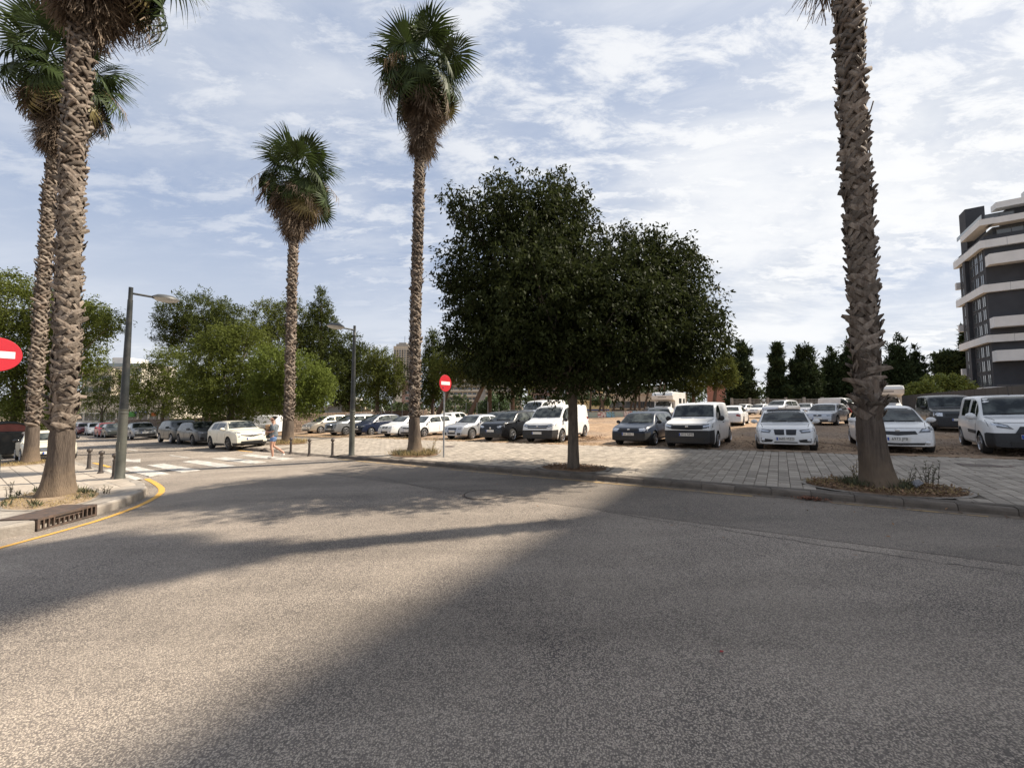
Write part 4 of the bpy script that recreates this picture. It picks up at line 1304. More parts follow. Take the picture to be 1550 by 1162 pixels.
car('parked_car', 'old dark blue hatchback with rounded headlights, right of the broad tree trunk', 'car',
    dict(kind='hatch', L=4.15, W=1.73, H=1.44, r=.305, head=([(.56, .455), (.90, .46)], [(.50, .535), (.88, .545)]), lampm=M_LENS, grille=[('grille', M_GRILLE, [(-.48, .46), (0, .455), (.48, .46)], [(-.46, .53), (0, .53), (.46, .53)])], bumper=(.15, .41), intake=[('air_intake', M_GRILLE, [(-.7, .18), (.7, .18)], [(-.7, .25), (.7, .25)])], badge=.50, mirror=M_PLAST, plate_z=.375, win=[(.15, .34), (.36, .62)]),
    BLUEGREY(), (963, 673), turn(LOTH, -4), group=G_ROW, plate='NA 3202 T')
car('delivery_van', 'small white panel van with a wide black grille, number plate ending NMS', 'van',
    dict(kind='pbox', van=True, L=4.40, W=1.85, H=1.78, r=.325, axf=.90, axr=.75, tumble=.83, belt=(.60, .595), win=[(.52, .715)], doors=[(.47, .70)], ws=(.63, .745), hood=(.76, .95), head=([(.60, .455), (.93, .48)], [(.56, .535), (.93, .565)]), mirror=M_PLAST,
         grille=[('grille', M_GRILLE, [(-.60, .445), (0, .435), (.60, .445)], [(-.60, .53), (0, .53), (.60, .53)])], bumper=(.13, .42), intake=[('air_intake', M_GRILLE, [(-.62, .17), (.62, .17)], [(-.70, .27), (.70, .27)])], badge=.495, antenna=.58, dark_handles=True, plate_z=.335, nose=.15),
    WHITE(), (1049, 677.5), turn(LOTH, -3), group=G_ROW, plate='3912 NMS')
car('convertible_car', 'low white convertible with a black soft top and twin dark grilles, plate ending MZD', 'car',
    dict(kind='cabrio', L=4.43, W=1.80, H=1.40, r=.325, axf=.80, axr=.95, win=[(.25, .36), (.375, .60)], doors=[(.36, .66)], ws=(.545, .69), hood=(.71, .955), rear_ws=(.185, .27), head=([(.50, .46), (.92, .485)], [(.44, .525), (.90, .575)]), grille=BMWG(.415, .535), roofmat=mat('soft_top_black', (0.012, 0.012, 0.013), .9), rim='alloy',
         intake=[('air_intake', M_GRILLE, [(-.88, .235), (-.44, .245)], [(-.92, .345), (-.40, .30)]), ('air_intake', M_GRILLE, [(.44, .245), (.88, .235)], [(.40, .30), (.92, .345)]), ('air_intake', M_GRILLE, [(-.38, .225), (.38, .225)], [(-.36, .25), (.36, .25)])], fog=(.72, .295), plate_z=.325),
    WHITE(), (1190, 680), turn(LOTH, 0), group=G_ROW, plate='3685 MZD')
car('parked_car', 'white hatchback partly hidden by the right palm trunk, plate ending JFB', 'car',
    dict(kind='hatch', L=4.31, W=1.78, H=1.47, r=.32, ws=(.60, .78), hood=(.79, .955), head=([(.50, .455), (.92, .475)], [(.62, .54), (.93, .595)]), grille=[('grille', M_GRILLE, [(-.48, .43), (0, .40), (.48, .43)], [(-.44, .49), (0, .48), (.44, .49)])],
         intake=[('air_intake', M_GRILLE, [(-.62, .215), (0, .20), (.62, .215)], [(-.64, .255), (0, .245), (.64, .255)])], fog=(.70, .255), badge=.505, plate_z=.33),
    WHITE(), (1354, 683), turn(LOTH, -2), group=G_ROW, plate='6973 JFB')
car('delivery_van', 'white small van with a dark six sided grille, cut off by the right edge', 'van',
    dict(kind='pbox', van=True, L=4.16, W=1.76, H=1.73, r=.315, axf=.84, axr=.78, tumble=.80, belt=(.60, .585), win=[(.22, .43), (.50, .70)], doors=[(.46, .70)], ws=(.60, .755), hood=(.77, .95), head=([(.42, .45), (.90, .485)], [(.52, .51), (.92, .585)]),
         grille=[('grille', M_GRILLE, [(-.40, .385), (0, .38), (.40, .385)], [(-.28, .49), (0, .49), (.28, .49)], 3, M_PLAST)], bumper=(.13, .385), intake=[('air_intake', M_GRILLE, [(-.5, .17), (.5, .17)], [(-.52, .25), (.52, .25)])], antenna=.52, moulding=.36, plate_z=.33),
    WHITE(), (1556, 688), turn(LOTH, -6), group=G_ROW, plate='')
# second line in the lot
car('passenger_van', 'dark grey passenger van with square headlights behind the white van at the right edge', 'van',
    dict(kind='pbox', van=True, rear_glass=True, rear_ws=(.02, .04), L=4.28, W=1.80, H=1.81, r=.32, tumble=.84, belt=(.62, .60), win=[(.06, .25), (.27, .44), (.46, .71)], doors=[(.25, .45), (.46, .70)], ws=(.63, .745), hood=(.76, .95), head=([(.62, .42), (.92, .43)], [(.60, .51), (.90, .52)]), lampm=M_LENS, bumper=(.14, .39), grille=[('grille', M_GRILLE, [(-.52, .42), (.52, .42)], [(-.52, .50), (.52, .50)], 2, M_PLAST)], intake=[], mirror=M_PLAST),
    DARK(), (1446, 652), turn(LOTH, -2), group=G_FAR, plate='')
car('parked_car', 'silver hatchback with a small oval grille parked alone in mid lot, front wheels turned', 'car',
    dict(kind='hatch', L=4.32, W=1.77, H=1.46, r=.33, head=([(.60, .43), (.92, .46)], [(.52, .47), (.92, .545)]), grille=[('grille', M_GRILLE, [(-.24, .43), (0, .425), (.24, .43)], [(-.26, .49), (0, .495), (.26, .49)])], badge=.46, plate_z=.32, fog=(.72, .25)),
    SILVER(), (1244, 643), turn((-.62, -.78), -14), group=G_FAR, plate='')
car('parked_car', 'dark hatchback with its tailgate towards the street, between the blue hatchback and white van', 'car',
    dict(kind='hatch', L=4.2, W=1.77, H=1.50, r=.31, rails=M_CHROME), DARK(), pos=ground_d(1012, 25.5) + Vector((.3, 4.2, 0)), heading=(.18, .98), group=G_FAR)
car('parked_car', 'white saloon facing away, half behind the small white panel van', 'car',
    dict(kind='sedan', L=4.5, W=1.78, H=1.44, r=.32, win=[(.245, .40), (.415, .64)], ws=(.60, .735), hood=(.75, .955), rear_ws=(.165, .28)), WHITE(), pos=ground_d(1104, 27.5) + Vector((2.6, 3.6, 0)), heading=(.60, .80), group=G_FAR)
car('parked_car', 'tiny white saloon far off, left of the two by the slatted fence', 'car', dict(kind='sedan', L=4.5, H=1.44, win=[(.245, .40), (.415, .64)], ws=(.60, .735), hood=(.75, .955), rear_ws=(.165, .28)), WHITE(), (1118, 627.2), turn(LOTH, -25), group=G_FAR, detail=1)
car('parked_car', 'tiny white saloon far off, right of the two by the slatted fence', 'car', dict(kind='sedan', L=4.4, H=1.42, win=[(.245, .40), (.415, .64)], ws=(.60, .735), hood=(.75, .955), rear_ws=(.165, .28)), WHITE(), (1143, 628), turn(LOTH, -28), group=G_FAR, detail=1)
car('parked_suv', 'silver off roader far off above the convertible, its roof and dark windscreen showing', 'car', dict(kind='suv', L=4.6, W=1.86, H=1.82, r=.36, ws=(.60, .74)), SILVER(), (1172, 632), turn(LOTH, -26), group=G_FAR, detail=1)
car('parked_car', 'grey car far off, just left of the lone silver hatchback', 'car', dict(kind='hatch'), SILVER(), (1217, 628.5), turn(LOTH, -10), group=G_FAR, detail=1)
car('parked_car', 'black car far off, just right of the lone silver hatchback', 'car', dict(kind='hatch'), DARK(), (1268, 626), turn(LOTH, -5), group=G_FAR, detail=1)
car('parked_car', 'low red sports car far off beside the right palm trunk', 'car', dict(kind='cabrio', L=4.2, H=1.25, win=[(.25, .36), (.375, .60)], ws=(.545, .69), hood=(.71, .955), rear_ws=(.185, .27)), RED(), (1281, 627), turn(LOTH, -90), group=G_FAR, detail=1)
car('delivery_van', 'white van far off behind the red sports car', 'van', dict(kind='van', van=True, L=5.2, W=1.95, H=2.3, tumble=.86, belt=(.50, .50), win=[(.60, .76)], ws=(.665, .80), hood=(.825, .955)), WHITE(), (1293, 625), turn(LOTH, 60), group=G_FAR, detail=1)
car('delivery_van', 'white high roofed van behind the glossy black crossover', 'van',
    dict(kind='van', van=True, L=5.4, W=2.0, H=2.35, r=.34, tumble=.86, belt=(.52, .52), win=[(.57, .76)], ws=(.665, .80), hood=(.825, .955), doors=[(.50, .745)], mirror=M_PLAST), WHITE(), pos=ground_d(792, 31), heading=turn(LOTH, -4), group=G_FAR)
car('parked_car', 'white estate with tinted tailgate, behind the silver saloon', 'car', dict(kind='hatch', L=4.4, H=1.52), WHITE(), pos=ground_d(684, 36) + Vector((.9, 4, 0)), heading=(.35, .93), group=G_FAR, detail=1)
car('parked_car', 'dark grey hatchback, only its roof above the silver saloon', 'car', dict(kind='hatch', L=4.2, H=1.50), GREY(), pos=ground_d(731, 31), heading=turn(LOTH, 0), group=G_FAR, detail=1)

# along the street
SRD = -0.05
car('parked_suv', 'ivory white rounded crossover with round lamps, first in the street row by the crossing', 'car',
    dict(kind='suv', L=4.13, W=1.77, H=1.57, r=.345, axf=.84, axr=.76, ws=(.58, .735), hood=(.75, .955), clear=.2, tumble=.70, belt=(.70, .665), win=[(.19, .36), (.375, .60)], head=([(.58, .565), (.84, .58)], [(.66, .615), (.86, .63)]), grille=[('grille', M_GRILLE, [(-.62, .50), (0, .43), (.62, .50)], [(-.62, .53), (0, .50), (.62, .53)])], badge=.48, fog=(.70, .465), bumper=(.13, .25), intake=[('air_intake', M_GRILLE, [(-.55, .17), (.55, .17)], [(-.62, .30), (.62, .30)])], rim='dark', plate_z=.375, sill=True),
    IVORY(), (372, 678.5), STH, group=G_ST, lift=SRD, plate='')
car('parked_suv', 'dull grey crossover parked second from the crossing', 'car',
    dict(kind='suv', L=4.45, W=1.84, H=1.53, r=.345, ws=(.59, .745), rim='dark', clear=.2, head=([(.60, .50), (.90, .53)], [(.52, .53), (.90, .58)]), grille=[('grille', M_GRILLE, [(-.35, .40), (0, .39), (.35, .40)], [(-.42, .50), (0, .50), (.42, .50)])], intake=[('air_intake', M_GRILLE, [(-.86, .24), (-.6, .20)], [(-.86, .36), (-.58, .33)]), ('air_intake', M_GRILLE, [(.6, .20), (.86, .24)], [(.58, .33), (.86, .36)]), ('air_intake', M_GRILLE, [(-.5, .17), (.5, .17)], [(-.5, .25), (.5, .25)])]),
    GREY(), pos=st(-31.2, 10.05), heading=STH, group=G_ST, lift=SRD, plate='')
car('parked_suv', 'dark boxy off roader parked third from the crossing', 'car',
    dict(kind='suv', L=4.45, W=1.85, H=1.68, r=.35, ws=(.60, .75), clear=.21), GREEN(), pos=st(-35.6, 10.05), heading=STH, group=G_ST, lift=SRD, plate='')
car('parked_suv', 'silver grey crossover with wide dark grille, right of the big lamp post', 'car',
    dict(kind='suv', L=4.27, W=1.76, H=1.51, r=.335, ws=(.59, .755), head=([(.58, .51), (.90, .53)], [(.50, .54), (.90, .57)]), grille=[('grille', M_GRILLE, [(-.50, .50), (0, .49), (.50, .50)], [(-.50, .56), (0, .56), (.50, .56)]), ], intake=[('air_intake', M_GRILLE, [(-.78, .22), (0, .20), (.78, .22)], [(-.80, .34), (0, .31), (.80, .34)])], badge=.53, plate_z=.40),
    MGREY(), (217, 664), turn(STH, -4), group=G_ST, lift=SRD, plate='')
car('parked_car', 'dark green hatchback half hidden by the big lamp post', 'car', dict(kind='hatch'), GREEN(), (177, 661.5), turn(STH, -3), group=G_ST, lift=SRD, detail=1)
car('parked_car', 'bright red hatchback just left of the big lamp post', 'car', dict(kind='hatch', H=1.5), RED(), (165, 660.5), turn(STH, -3), group=G_ST, lift=SRD, plate='', detail=1)
car('parked_car', 'white small hatchback between two red cars down the street', 'car', dict(kind='hatch', L=3.9, H=1.5), WHITE(), (147.5, 658), turn(STH, -3), group=G_ST, lift=SRD, detail=1)
car('parked_car', 'dark red hatchback next to the near palm trunk down the street', 'car', dict(kind='hatch', H=1.5), MAROON(), (131, 657.2), turn(STH, -3), group=G_ST, lift=SRD, detail=1)
car('parked_car', 'pale silver car farthest down the street beside the palm trunk', 'car', dict(kind='hatch', H=1.5), SILVER(), (117, 656), turn(STH, -3), group=G_ST, lift=SRD, detail=1)
car('parked_car', 'cream small car with round headlights and black mirrors behind the two left palms', 'car',
    dict(kind='mini', L=3.85, W=1.73, H=1.42, r=.315, axf=.76, axr=.66, ws=(.575, .70), hood=(.715, .945), tumble=.78, belt=(.66, .655), win=[(.14, .34), (.36, .585)], rear_ws=(.03, .06), head=([(.58, .485), (.72, .465), (.88, .50)], [(.58, .58), (.72, .60), (.86, .59)]), grille=[('grille', M_GRILLE, [(-.40, .36), (0, .35), (.40, .36)], [(-.42, .47), (0, .48), (.42, .47)], 2, M_CHROME)], fog=(.66, .28), mirror=BLACK(), plate_z=.30),
    IVORY(), (74, 697), STH, lift=SRD, plate='')
kv, kb = car('delivery_van', 'white small van with a roof rack parked side on behind the walking woman', 'van',
    dict(kind='pbox', van=True, L=4.21, W=1.82, H=1.80, r=.31, tumble=.83, belt=(.60, .595), win=[(.52, .715)], doors=[(.47, .70)], ws=(.63, .745), hood=(.76, .95), mirror=M_PLAST, moulding=.33), WHITE(), pos=ground_d(349, 34.5), heading=turn((-1, 0), 8))
b = MB()
for sg in (1, -1): b.tube([(-1.9, sg * .62, 1.86), (.55, sg * .62, 1.86)], .02, 6)
for x in (-1.7, -.9, 0, .5): b.tube([(x, -.66, 1.85), (x, .66, 1.85)], .018, 6); b.tube([(x, .62, 1.86), (x, .62, 1.74)], .015, 6); b.tube([(x, -.62, 1.86), (x, -.62, 1.74)], .015, 6)
b.build('roof_rack', M_PLAST, kv)
car('parked_car', 'white car showing only its roof between the ivory crossover and the racked van', 'car', dict(kind='hatch', L=4.1), WHITE(), pos=ground_d(340, 37.5), heading=turn((-1, 0), 6), detail=1)

# motorhomes
M_GELCOAT = mat('motorhome_white', (0.72, 0.72, 0.70), .4, var=.05, scale=1.5, coat=.3, dirt=((.42, .40, .36), .8, .35))
def motorhome(p, rz, label, stripe=False):
    o = thing('motorhome', label, 'motorhome', p, rz)
    b = MB()
    prof = [(-3.2, .5), (-3.2, 2.95), (1.3, 2.95), (2.35, 2.86), (2.6, 2.55), (2.45, 2.12), (1.55, 1.95), (1.5, .5)]
    n = len(prof); V = [(x, y, z) for y in (-1.12, 1.12) for x, z in prof]
    b.add(V, [tuple(range(n)), tuple(range(2 * n - 1, n - 1, -1))] + [(i, n + i, n + (i + 1) % n, (i + 1) % n) for i in range(n)])
    bevel(b.build('living_box', M_GELCOAT, o), .06, 3)
    B = Body('van', 4.0, 1.95, 2.05, .34, .85, .9, .25, .84, (.56, .56), .15)
    c = link('cab', mesh_np('cab', B.V, B.F, M_GELCOAT, True, 38), o); c.location = (1.15, 0, 0)
    X = lambda f: (f - .5) * 4.0
    B.patch('T', [(X(.80) - .03, y * .80) for y in (-1, 0, 1)], [(X(.67), y * .78) for y in (-1, 0, 1)], rows=5, sub=3).build('windshield', M_GLASS, c, True)
    for ax in 'LR':
        B.patch(ax, [(X(.57), 1.2), (X(.76), 1.2)], [(X(.57), 1.75), (X(.68), 1.75)], rows=3, sub=3).build('side_window', M_GLASS, c, True)
    for sg in (1, -1): B.patch('F', [(sg * .55, .85), (sg * .85, .9)], [(sg * .5, .98), (sg * .86, 1.05)], rows=2, sub=2).build('headlight', M_LENS, c, True)
    B.patch('F', [(-.9, .4), (0, .38), (.9, .4)], [(-.9, .72), (0, .70), (.9, .72)], rows=2, sub=4).build('bumper', M_PLAST, c, True)
    tm = tyre_mesh(.34, .22)
    for x in (2.3, -1.7):
        for sg in (1, -1): place('wheel', tm, o, (x, sg * .9, .34))
    w = MB()
    for sg in (1, -1): w.box((-.6, sg * 1.125, 2.0), (1.1, .02, .55)); w.box((-2.3, sg * 1.125, 2.0), (.8, .02, .55))
    w.build('side_window', M_GLASS, o)
    w = MB(); w.box((2.5, 0, 2.45), (.12, .9, .28), M=Matrix.Rotation(R(8), 3, 'Y')); w.build('over_cab_window', mat('grey_vent', (.30, .30, .30), .5, var=.3, scale=30), o)
    w = MB(); w.box((-.5, 0, 3.02), (.7, .6, .16)); w.box((-2.2, .2, 3.0), (.5, .5, .12)); bevel(w.build('roof_vent', M_GELCOAT, o), .03)
    if stripe: w = MB(); w.box((-1.5, -1.125, 1.35), (3.2, .012, .14)); w.build('red_stripe', RED(), o)
    return o
p = ground_d(1012, 44, LOT); motorhome(p, math.atan2(-.80, -.60), 'white motorhome with a cab bunk, behind the blue hatchback and white panel van', True)
p = ground_d(1334, 36, LOT); motorhome(p, math.atan2(-.80, -.55), 'white motorhome partly hidden behind the right palm trunk')

# ================================================================== PALMS
M_FROND = mat('palm_frond_green', (0.042, 0.062, 0.018), 0.55, island=.35, var=.3, scale=1.5, spec=.18, trans=.22)
M_FRONDY = mat('palm_frond_yellowing', (0.17, 0.14, 0.055), 0.5, island=.3, var=.3, scale=1.5, trans=.2)
M_DEAD = mat('dead_palm_frond', (0.125, 0.090, 0.063), 0.8, island=.45, color2=(0.20, 0.155, 0.115), scale=2.0, trans=.12, spec=.2)
M_BOOT = mat('palm_leaf_base', (0.105, 0.078, 0.060), 0.85, color2=(0.235, 0.197, 0.162), scale=4, rand=.50, bump=.5, bscale=60, stretch=(3, 3, .6), spec=.2)
M_BOOTJ = mat('palm_leaf_base_joined', (0.105, 0.078, 0.060), 0.85, color2=(0.215, 0.180, 0.147), scale=4, island=.5, bump=.5, bscale=60, spec=.2)
def trunk_mat():
    """fissured fibre, its foot stained the colour of the soil"""
    m = mat('palm_trunk_fibre', (0.052, 0.040, 0.033), 0.9, color2=(0.145, 0.115, 0.092), scale=2.4, bump=1.0, bscale=7, stretch=(9, 9, 0.8), detail=8, nrough=.7, spec=.2, lo=.3, hi=.7)
    nt = m.node_tree; N = nt.nodes.new; L = nt.links.new; b = nt.nodes['Principled BSDF']
    src = b.inputs['Base Color'].links[0].from_socket
    tc = N('ShaderNodeTexCoord'); sp = N('ShaderNodeSeparateXYZ'); L(tc.outputs['Object'], sp.inputs[0])
    n = N('ShaderNodeTexNoise'); n.inputs['Scale'].default_value = 5; n.inputs['Detail'].default_value = 6; L(tc.outputs['Object'], n.inputs[0])
    ma = N('ShaderNodeMath'); ma.operation = 'MULTIPLY_ADD'; L(n.outputs[0], ma.inputs[0]); ma.inputs[1].default_value = -.9; L(sp.outputs[2], ma.inputs[2])
    mr = N('ShaderNodeMapRange'); mr.inputs[1].default_value = -.30; mr.inputs[2].default_value = .35; mr.inputs[3].default_value = .75; mr.inputs[4].default_value = 0; L(ma.outputs[0], mr.inputs[0])
    mx = N('ShaderNodeMix'); mx.data_type = 'RGBA'; mx.blend_type = 'MIX'; L(mr.outputs[0], mx.inputs['Factor']); L(src, mx.inputs['A']); mx.inputs['B'].default_value = (.19, .14, .095, 1)
    L(mx.outputs['Result'], b.inputs['Base Color']); return m


M_TRUNK = trunk_mat()
M_STALK = mat('palm_fruit_stalk', (0.30, 0.21, 0.12), .8, island=.3)


def frond_mesh(seed, dead=False, bend=0.0):
    r = np.random.default_rng(seed)
    nseg = 30 if dead else 40
    span = R(40) if dead else R(148)
    blade = 1.30 if dead else 1.05
    pet = 0.60 if dead else r.uniform(.85, 1.25)
    V = []; Fc = []; mi = []
    # petiole: flat tapering bar, arched
    px = np.linspace(0, pet, 4)
    for i, x in enumerate(px):
        w = .035 - .018 * x / pet; z = -.10 * (x / pet) ** 2
        V += [(x, -w, z), (x, w, z), (x, 0, z - .018)]
    for i in range(3):
        a = i * 3; Fc += [(a, a + 1, a + 4, a + 3), (a + 1, a + 2, a + 5, a + 4), (a + 2, a, a + 3, a + 5)]
    z0 = -.10
    rho = [.03, .30, .56, .80, 1.0] if not dead else [.03, .32, .66, 1.0]
    for k in range(nseg):
        u = (k + .5) / nseg * 2 - 1
        ang = u * span
        Ls = blade * (1 - .28 * abs(u) ** 2) * r.uniform(.92, 1.04)
        half = span / nseg
        tipd = r.uniform(.25, .85) if not dead else r.uniform(-.1, .1)
        base = len(V)
        kick = r.normal(0, .03) if not dead else r.normal(0, .16)
        pleat = .012 if k % 2 else -.012
        for j, q in enumerate(rho):
            a2 = ang + kick * max(0, q - .5) * (1 if not dead else 1.6)
            rad = q * Ls
            w = rad * math.tan(half) * 1.04 if q <= .56 else (.56 * Ls * math.tan(half)) * (1 - (q - .56) / .46)
            if dead: w = max(.004, min(w, .022) * (1 - .55 * q))
            cx = math.cos(a2); sx = math.sin(a2)
            z = z0 - abs(sx) * rad * (.34 if not dead else .25) - tipd * max(0, q - .5) ** 2 * Ls * 2.2 + pleat * (1 if q > .1 else 0)
            if dead: z += r.normal(0, .02) * q * 2
            x = pet + cx * rad; y = sx * rad
            if q > .75 and not dead: x -= .10 * tipd * q
            V += [(x + sx * w, y - cx * w, z - .006), (x - sx * w, y + cx * w, z + .006)]
        for j in range(len(rho) - 1):
            Fc.append((base + 2 * j, base + 2 * j + 1, base + 2 * j + 3, base + 2 * j + 2))
    if bend:                                 # the blade hangs from the end of the stalk
        c, s_ = math.cos(bend), math.sin(bend)
        for i in range(12, len(V)):
            x, y, z = V[i]; x -= pet; z -= z0
            V[i] = (pet + x * c + z * s_, y, z0 - x * s_ + z * c)
    return V, Fc


FROND = [mesh_np('frond', *frond_mesh(100 + i), M_FROND) for i in range(5)]
FROND_B = [mesh_np('frond', *frond_mesh(120 + i, False, .75 + .16 * i), M_FROND) for i in range(5)]
DEAD_B = [mesh_np('dead_frond', *frond_mesh(180 + i, True, 1.15 + .12 * i), M_DEAD) for i in range(3)]
FROND_Y = [mesh_np('frond', *frond_mesh(140 + i, False, .9), M_FRONDY) for i in range(2)]
DEAD = [mesh_np('dead_frond', *frond_mesh(160 + i, True), M_DEAD) for i in range(5)]


def boot_mesh(seed, sgn, shag=False):
    """one dead leaf base: a split woody strip crossing the trunk on the slant, its tip lifting off"""
    r = np.random.default_rng(seed)
    w = r.uniform(.040, .058); l = r.uniform(.24, .33); o = r.uniform(.022, .050); th = R(r.uniform(38, 58)) * sgn; t = .014
    if shag: w *= .9; l *= 1.3; o *= 1.25; th = R(r.uniform(5, 52)) * sgn
    R0 = .20
    rows = [(0, -.004, w * 1.1), (.3, o * .30, w * 1.05), (.65, o * .72, w * .95), (1.0, o * 1.15, w * r.uniform(.35, .75))]
    V = []
    for f, y, ww in rows:
        cx, cz = math.sin(th) * l * f, math.cos(th) * l * f * (1 - (.25 * f if shag else 0))
        for a, dy in ((-ww, 0), (0, .010), (ww, 0), (0, -t)):
            x = cx + a * math.cos(th); z = cz - a * math.sin(th)
            V.append((x, y + dy - x * x / (2 * R0) * (1 if abs(x) < R0 else 1), z))
    Fc = []
    for i in range(3):
        a = 4 * i; b = a + 4
        Fc += [(a, b, b + 1, a + 1), (a + 1, b + 1, b + 2, a + 2), (a + 2, b + 2, b + 3, a + 3), (a + 3, b + 3, b, a)]
    Fc.append((12, 15, 14, 13))
    return V, Fc


BOOTS = {sg: [mesh_np('leaf_base', *boot_mesh(200 + i + 50 * sg, sg), M_BOOT) for i in range(5)] for sg in (-1, 1)}
SHAG = {sg: [mesh_np('leaf_base', *boot_mesh(230 + i + 50 * sg, sg, True), M_BOOT) for i in range(4)] for sg in (-1, 1)}
BOOT_RAW = {sg: [boot_mesh(200 + i + 50 * sg, sg) for i in range(5)] for sg in (-1, 1)}


def palm(label, pts, d, r_top, r_base, bare, skirt, n_green, seed, near=False, scale=1.0, apex=None, group='fan palms along the pavement', dead_n=70, droop=-35, boot_r=1.0, skirt_r=.42):
    """pts: photograph points up the middle of the trunk (base first), all at depth d."""
    rr = random.Random(seed)
    base = at(pts[0][0], pts[0][1], PAV)
    P = [base] + [at_d(x, y, base.y) for x, y in pts[1:]]
    A = at_d(apex[0], apex[1], base.y); P.append(A)
    root = thing('fan_palm', label, 'palm tree', base, 0, group)
    Q = [p - base for p in P]
    zs = np.array([q.z for q in Q]); xs = np.array([q.x for q in Q]); ys = np.array([q.y for q in Q])
    top = zs[-1]

    def axis(z): return Vector((np.interp(z, zs, xs), np.interp(z, zs, ys), z))

    def rad(z):
        fl = math.exp(-z / .34) * (r_base - r_top * 1.05)
        return r_top * (1.05 - .10 * z / top) + fl
    # trunk
    n = 40 if near else 20
    V = []; Fc = []; mi = []
    zz = list(np.concatenate([np.linspace(-.1, .6, 8), np.linspace(.8, bare, 6), np.linspace(bare + .3, top, 16)]))
    for z in zz:
        c = axis(max(z, 0)); c.z = z
        for k in range(n):
            a = 2 * math.pi * k / n
            q = rad(max(z, 0)) * (1 + (.035 * math.sin(a * 7 + z * 2) + rr.uniform(-.025, .025)) * (1 if z < bare else .3)) * (1.0 if z < bare else .90)
            V.append((c.x + math.cos(a) * q, c.y + math.sin(a) * q, z))
    for i in range(len(zz) - 1):
        for k in range(n):
            k2 = (k + 1) % n; Fc.append((i * n + k, i * n + k2, (i + 1) * n + k2, (i + 1) * n + k))
    trunk = link('trunk', mesh_np('trunk', V, Fc, M_TRUNK, True), root)
    # leaf bases: crossing diagonal rows
    z = bare; row = 0; items = []
    step = .085 * scale if near else .11 * scale
    while z < top - skirt * .55:
        shaggy = z < bare + 1.0 and near
        cnt = max(6, int(round(2 * math.pi * r_top / (.15 * scale))))
        for k in range(cnt):
            a = 2 * math.pi * (k + (row % 2) * .5) / cnt + rr.uniform(-.12, .12)
            items.append((a, z + rr.uniform(-.05, .05), (row % 2) * 2 - 1, shaggy))
        z += step * (1.1 if shaggy else 1); row += 1

    def boot_matrix(a, z, sgn, shaggy):
        c = axis(z); q = rad(z) * .93 * boot_r
        out = Vector((math.cos(a), math.sin(a), 0)); tan = Vector((-math.sin(a), math.cos(a), 0))
        M = Matrix((tan, out, Vector((0, 0, 1)))).transposed().to_4x4()
        M.translation = c + out * q
        tw = rr.gauss(0, 7)
        lean = rr.gauss(1.5, 3)
        if shaggy: tw += rr.gauss(0, 18); lean += rr.choice([-2, 0, 0, 2, 4, 7])
        if rr.random() < .03: lean += 18
        return M @ Matrix.Rotation(R(tw), 4, 'Y') @ Matrix.Rotation(R(-lean), 4, 'X') @ Matrix.Scale(scale * rr.uniform(.85, 1.2), 4)
    if near:
        camd = (Vector((0, 0, ZC)) - base); ca = math.atan2(camd.y, camd.x)
        vis = [i for i in items if math.cos(i[0] - ca) > -.25]
        oth = [i for i in items if math.cos(i[0] - ca) <= -.25]
        vis.sort(key=lambda i: i[1] + (2.0 if math.cos(i[0] - ca) < .15 else 0))
        for i in vis[:300]:
            o = link('leaf_base', (SHAG if i[3] and rr.random() < .6 else BOOTS)[i[2]][rr.randrange(4)], trunk)
            o.matrix_local = boot_matrix(*i)
        rest = vis[300:] + oth
    else: rest = items
    if rest:
        Vs = []; Fs = []; off = 0
        for i in rest:
            V0, F0 = BOOT_RAW[i[2]][rr.randrange(5)]
            M = np.array(boot_matrix(*i)); W = np.array(V0) @ M[:3, :3].T + M[:3, 3]
            Vs.append(W); Fs.append(np.array(F0) + off); off += len(V0)
        o = link('leaf_bases', mesh_np('leaf_bases', np.concatenate(Vs), np.concatenate(Fs), M_BOOTJ), trunk)
        o['kind'] = 'stuff'
    # crown
    ap = axis(top)
    for i in range(n_green):
        f = (i + .5) / n_green
        az = i * 2.39996 + rr.uniform(-.25, .25)
        el = 76 - (76 - droop) * f ** .85 + rr.uniform(-10, 10)
        m = FROND[rr.randrange(5)] if f < .40 else FROND_B[rr.randrange(5)]
        if f > .7 and rr.random() < .22: m = FROND_Y[rr.randrange(2)]
        o = link('frond', m, root)
        pos = ap + Vector((math.cos(az), math.sin(az), 0)) * .12 + Vector((0, 0, .15 - .7 * f))
        o.matrix_local = Matrix.Translation(pos) @ Matrix.Rotation(az, 4, 'Z') @ Matrix.Rotation(-R(el), 4, 'Y') @ Matrix.Rotation(rr.uniform(-.5, .5), 4, 'X') @ Matrix.Scale(scale * rr.uniform(.95, 1.22), 4)
    for i in range(dead_n):
        f = (i + .5) / dead_n
        az = i * 2.39996 + rr.uniform(-.3, .3)
        zc = top - .2 - f * max(.3, skirt - 1.5)
        c = axis(zc)
        q = rad(zc) * .8 + skirt_r * .45 * (1 - f)
        el = rr.uniform(-58, -78) if f < .2 else rr.uniform(-76, -89)
        o = link('dead_frond', DEAD[rr.randrange(5)], root)
        o.matrix_local = Matrix.Translation(c + Vector((math.cos(az), math.sin(az), 0)) * q) @ Matrix.Rotation(az, 4, 'Z') @ Matrix.Rotation(-R(el), 4, 'Y') @ Matrix.Rotation(rr.uniform(-.7, .7), 4, 'X') @ Matrix.Scale(scale * rr.uniform(.85, 1.15), 4)
